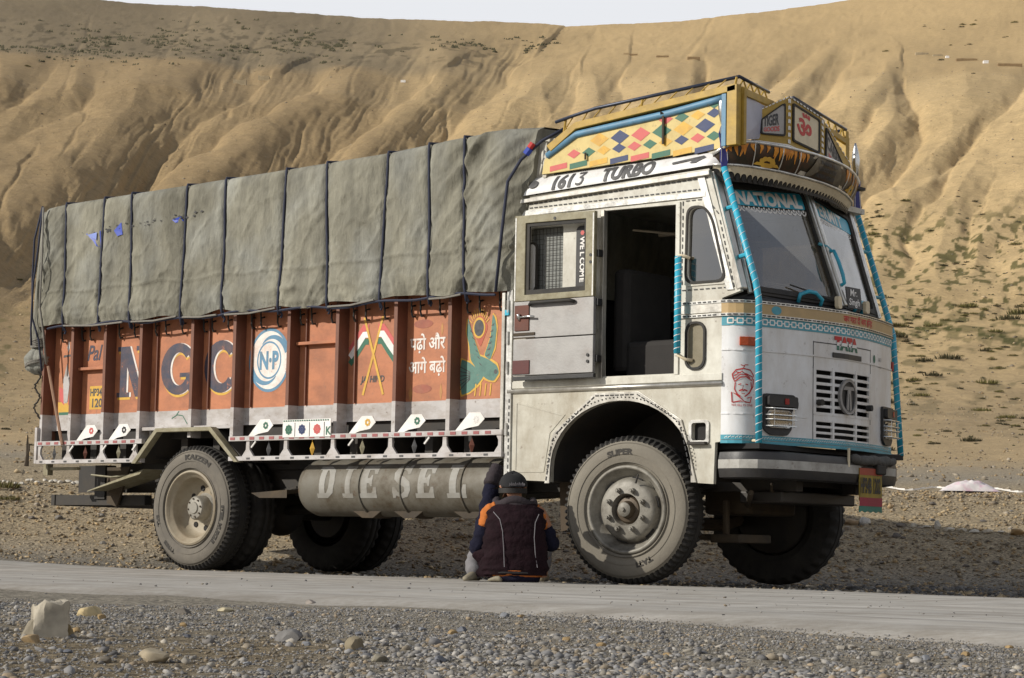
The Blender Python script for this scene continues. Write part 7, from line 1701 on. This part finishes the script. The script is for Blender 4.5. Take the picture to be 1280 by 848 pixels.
for sg in (-1, 1): c = hc+hdv*.078+hrt*(.03*sg)+Vector((0, 0, .0)); b.tube([c-Vector((0, .003, 0)), c+hdv*.004], .009, 8)
b.build('eyes', whitep, ME, split=True)
def capf(u, v):
    a = 2*PI*u; t = v*PI/2; r_ = math.cos(t)**.85 if t < PI/2-.01 else 0; q = 1+.03*math.cos(a*3)*(1-v)+.03*pn(u*8, v*5, 17)
    return (hc.x+.098*r_*math.cos(a)*q, hc.y+.108*r_*math.sin(a)*q, hc.z-.012+.012*math.sin(a)+.095*math.sin(t))
b = MB(); b.grid(capf, [k/32 for k in range(33)], [k/12 for k in range(13)]); b.build('cap', capm, ME, smooth=True)
def brim(u, v): a = math.radians(-55+110*u); dd = hdv*math.cos(a)+hrt*math.sin(a); r_ = .098+.075*v*math.cos(a*.9); return tuple(hc+dd*r_+Vector((0, 0, -.012-.02*v)))
b = MB(); b.grid(brim, [k/14 for k in range(15)], [k/4 for k in range(5)]); b.build('cap_peak', capm, ME, smooth=True)
b = MB(); b.grid(lambda u, v: (hc.x+.098*math.cos(a0 := 2*PI*u), hc.y+.104*math.sin(a0), hc.z-.028-.035*v*(1 if math.sin(a0) < .2 else .2)), [k/28 for k in range(29)], [0, 1]); b.build('hair', hairm, ME, smooth=True)
b = MB()
for k in range(9):
    u0 = .71+.020*k
    def cp_(u, z): a = 2*PI*u; return (hc.x+.1055*math.cos(a), hc.y+.1155*math.sin(a), hc.z-.015+z)
    b.tube([cp_(u0, .0), cp_(u0+.006, .02+.006*(k % 2)), cp_(u0+.012, .004), cp_(u0+.018, .016)], .0022, 4)
b.build('cap_script', MATS['grey_piping'], ME)

# ================================================================ SLOPE DETAILS
# crumpled pink and white cloth with marking tape
x, y, z, r = ray_ground(1212, 616, 14.)
def cloth(u, v):
    px = (u-.5)*.62; q = math.sin(PI*u)**.7*math.sin(PI*v)**.6; h = .07*q*(1+1.3*rg(u*5, v*3, 41))+.02*q
    return (x+px*_r.x-(v-.5)*.28*math.sin(CAZ)*1., y+px*_r.y+(v-.5)*.28*math.cos(CAZ), z+.01+max(0, h))
clm = mat('pink_white_cloth', lin((214, 208, 206)), .8, 0, .1, 6, lin((196, 130, 160)), .9, 9, .3, 30, thr=.54)
b = MB(); b.grid(cloth, [k/36 for k in range(37)], [k/22 for k in range(23)]); tag(b.build('cloth', clm, None, smooth=True), 'crumpled white and pink cloth lying on the slope right of the truck', 'cloth')
b = MB(); pts = []
for px in list(range(1086, 1196, 5))+list(range(1228, 1292, 5)):
    yy = 612+(px-1086)*.018; X_, Y_, Z_, r_ = ray_ground(px, yy+2*math.sin(px*.09), 14.); pts.append((px, X_, Y_, Z_))
tb = [MB(), MB()]
for a, c in zip(pts[:-1], pts[1:]):
    if c[0]-a[0] > 6: continue
    w_ = .012+.010*abs(math.sin(a[0])); tb[0 if a[0] < 1200 else 1].add([(a[1], a[2], a[3]+.012), (c[1], c[2], c[3]+.012), (c[1], c[2], c[3]+.012+w_), (a[1], a[2], a[3]+.012+w_*.8)], [(0, 1, 2, 3)])
tag(tb[0].build('tape', whitep, None), 'thin white marking tape between the bumper and the pink cloth', 'tape')
tag(tb[1].build('tape', whitep, None), 'thin white marking tape from the pink cloth to the right edge', 'tape')
# low ruined wall and blocks of the road high on the hill
def hillbox(px, py, wp, hp, m, name, label, cat, group=None, skew=0):
    x, y, z, r = ray_ground(px, py, 60., 900.); s = r/CF; b = MB()
    w_, h_ = wp*s/2, hp*s*.7; rr = random.Random(int(px)); n = max(2, int(wp/4))
    top = [(-w_+2*w_*k/n, h_*(.75+.25*rr.random())) for k in range(n+1)]
    b.prism([(-w_, -.3)]+[(w_, -.3)]+top[::-1], lambda u, v, off: (u, off, v), -.4, .4)
    o = b.build(name, m, None); o.location = (x, y, z); o.rotation_euler = (0, 0, CAZ+skew); return tag(o, label, cat, group)
stw = mat('pale_stone_wall', lin((176, 160, 130)), .9, 0, .2, 2, GRIME, .5, 1.5); dkst = mat('dark_stone_wall', lin((140, 118, 86)), .9, 0, .2, 2)
hillbox(300, 106, 16, 8, stw, 'ruined_wall', 'low pale ruined wall at the head of the left gully', 'wall'); hillbox(330, 101, 14, 7, stw, 'ruined_wall', 'shorter stub of ruined wall right of the first one', 'wall')
hillbox(504, 103, 6, 3, whitep, 'boulder', 'small white boulder near the top of the middle ridge', 'boulder')
for i, (px, py, wp, hp, m_, lb) in enumerate(((1152, 69, 16, 4, stw, 'leftmost pale parapet block along the road high on the hill'), (1184, 73, 4, 4, whitep, 'white marker block between the parapet walls on the hill'), (1172, 71, 12, 3, stw, 'pale parapet section right of the leftmost block'), (1232, 79, 6, 4, whitep, 'white parapet block near the right edge of the hill road'), (1208, 76, 26, 3, dkst, 'long low parapet between the white blocks'), (1262, 83, 30, 4, dkst, 'dark parapet wall reaching the right edge of the picture'), (788, 70, 18, 3, dkst, 'dark low wall segment above the cab roof, leftmost of three'), (828, 72, 16, 3, dkst, 'dark low wall segment above the cab roof, middle of three'), (867, 74, 16, 3, dkst, 'dark low wall segment above the cab roof, rightmost of three'))):
    hillbox(px, py, wp, hp, m_, 'parapet', lb, 'wall')
# tussocks on the slopes
tusm = mat('dry_tussock', lin((98, 92, 46)), .9, 0, .3, 3, lin((60, 58, 30)), .6, 2); tusd = mat('dark_scrub', lin((62, 58, 34)), .9, 0, .3, 3)
def tuft_mesh(seed, m, n=150):
    rr = random.Random(seed); b = MB()
    for k in range(n):
        a = rr.uniform(0, 2*PI); d = rr.random()**.6; x, y = d*math.cos(a), d*math.sin(a)*.8; h = .40*(1-d*.6)*rr.uniform(.5, 1.2)+.05; w_ = rr.uniform(.03, .07); t = rr.uniform(0, PI); lx, ly = rr.gauss(0, .07)+x*.15, rr.gauss(0, .07)+y*.15
        b.add([(x-w_*math.cos(t), y-w_*math.sin(t), -.03), (x+w_*math.cos(t), y+w_*math.sin(t), -.03), (x+lx, y+ly, h)], [(0, 1, 2)])
    me = bpy.data.meshes.new('tussock'); me.from_pydata(b.v, [], b.f); me.update(); me.materials.append(m); return me
TM_ = [tuft_mesh(i, tusm if i % 2 else tusd) for i in range(6)]
spots = []
rr = random.Random(77); tries = 0
def dens(px, py):
    if px > 1060 and 245 < py < 610: return .9 if py > 330 else (.7 if px < 1170 else .25)
    if px < 60 and 300 < py < 600: return .8
    if px > 640 and 20 < py < 70 and px > 1150: return .5
    if px < 430 and 130 < py < 185: return .06
    return .02 if 60 < py < 250 else 0
while len(spots) < 300 and tries < 20000:
    tries += 1; px = rr.uniform(-5, 1285) if rr.random() < .3 else rr.uniform(1060, 1285); py = rr.uniform(20, 575)
    if rr.random() > dens(px, py) or pn(px/40, py/22, 99) < -.04: continue
    spots.append((px, py))
for i, (px, py) in enumerate(spots):
    x, y, z, r = ray_ground(px, py, 20., 700.); s = r/CF; wp = rr.uniform(1.4, 4.6)*(1.35 if py > 380 else 1)*(2.4 if rr.random() < .16 else 1)
    o = bpy.data.objects.new('tussock', TM_[i % 6]); COL.objects.link(o); o.location = (x, y, z); k = wp*s; o.scale = (k, k*1.8, k*1.3); o.rotation_euler = (0, 0, CAZ+rr.uniform(-.3, .3))
    tag(o, ('broad ' if wp > 5 else ('middling ' if wp > 2.8 else 'tiny '))+('olive green' if i % 2 else 'dark brown')+' tussock, '+('upper plateau' if py < 75 else ('steep slope beside the cab top' if py < 330 and px > 640 else (('lower slope '+('close to the corner bar' if px < 1160 else ('midway to the right edge' if px < 1225 else 'at the right edge'))+(' at windscreen level' if py < 400 else (' at grille level' if py < 500 else ' at bumper level'))) if px > 640 else ('slope left of the truck' if py > 250 else 'ridges above the tarpaulin')))), 'tussock', 'tussocks on the slopes')
# denser far scrub (uncountable specks)
def scrub():
    b = MB(); rr = random.Random(12)
    for k in range(900):
        if k < 560: px = rr.uniform(-5, 430); py = rr.gauss(55, 12)
        elif k < 700: px = rr.uniform(400, 700); py = rr.gauss(60-(px-400)*.02, 5)
        else: px = rr.uniform(1060, 1285); py = rr.uniform(260, 560)
        if not 8 < py < 575: continue
        if pn(px/30-py/20, py/9, 55) < 0: continue
        x, y, z, r = ray_ground(px, py, 20., 900.); s = r/CF*rr.uniform(1.0, 2.8)*(1.45 if k < 700 else 1)
        for j in range(7):
            a = rr.uniform(0, 2*PI); dx, dy = math.cos(a)*s*rr.random()*1.6, math.sin(a)*s*rr.random()*1.6
            b.add([(x+dx-s*.6, y+dy, z-.1*s), (x+dx+s*.6, y+dy, z-.1*s), (x+dx+rr.gauss(0, .3)*s, y+dy+.2*s, z+s*rr.uniform(.4, 1.))], [(0, 1, 2)])
    tag(stuff(b.build('scrub', tusd, None, fix=False)), 'dark scrub speckling the upper left slope and lower right hillside', 'scrub')
scrub()
# sparse grass at the very left behind the bank and dry post
x, y, z, r = ray_ground(8, 612, 14.)
for i, (px, py, k) in enumerate(((4, 610, .20), (12, 625, .12))):
    x, y, z, r = ray_ground(px, py, 14.); o = bpy.data.objects.new('tussock', TM_[1]); COL.objects.link(o); o.location = (x, y, z); o.scale = (k, k, k*1.1); tag(o, ('larger' if i == 0 else 'smaller')+' dry tussock at the left edge by the white stones', 'tussock')
x, y, z, r = ray_ground(33, 583, 16.); b = MB(); s = r/CF
b.tube([(0, 0, 0), (.01, 0, 14*s), (-.01, .01, 26*s), (.0, 0, 38*s)], [3*s, 2*s, 1.6*s, .6*s], 6); b.tube([(0, 0, 12*s), (4*s, 0, 20*s), (3*s, 0, 27*s)], 1.2*s, 5)
o = b.build('stump', chdust, None); o.location = (x, y, z); tag(o, 'dark withered stump standing beyond the tail of the truck', 'stump')
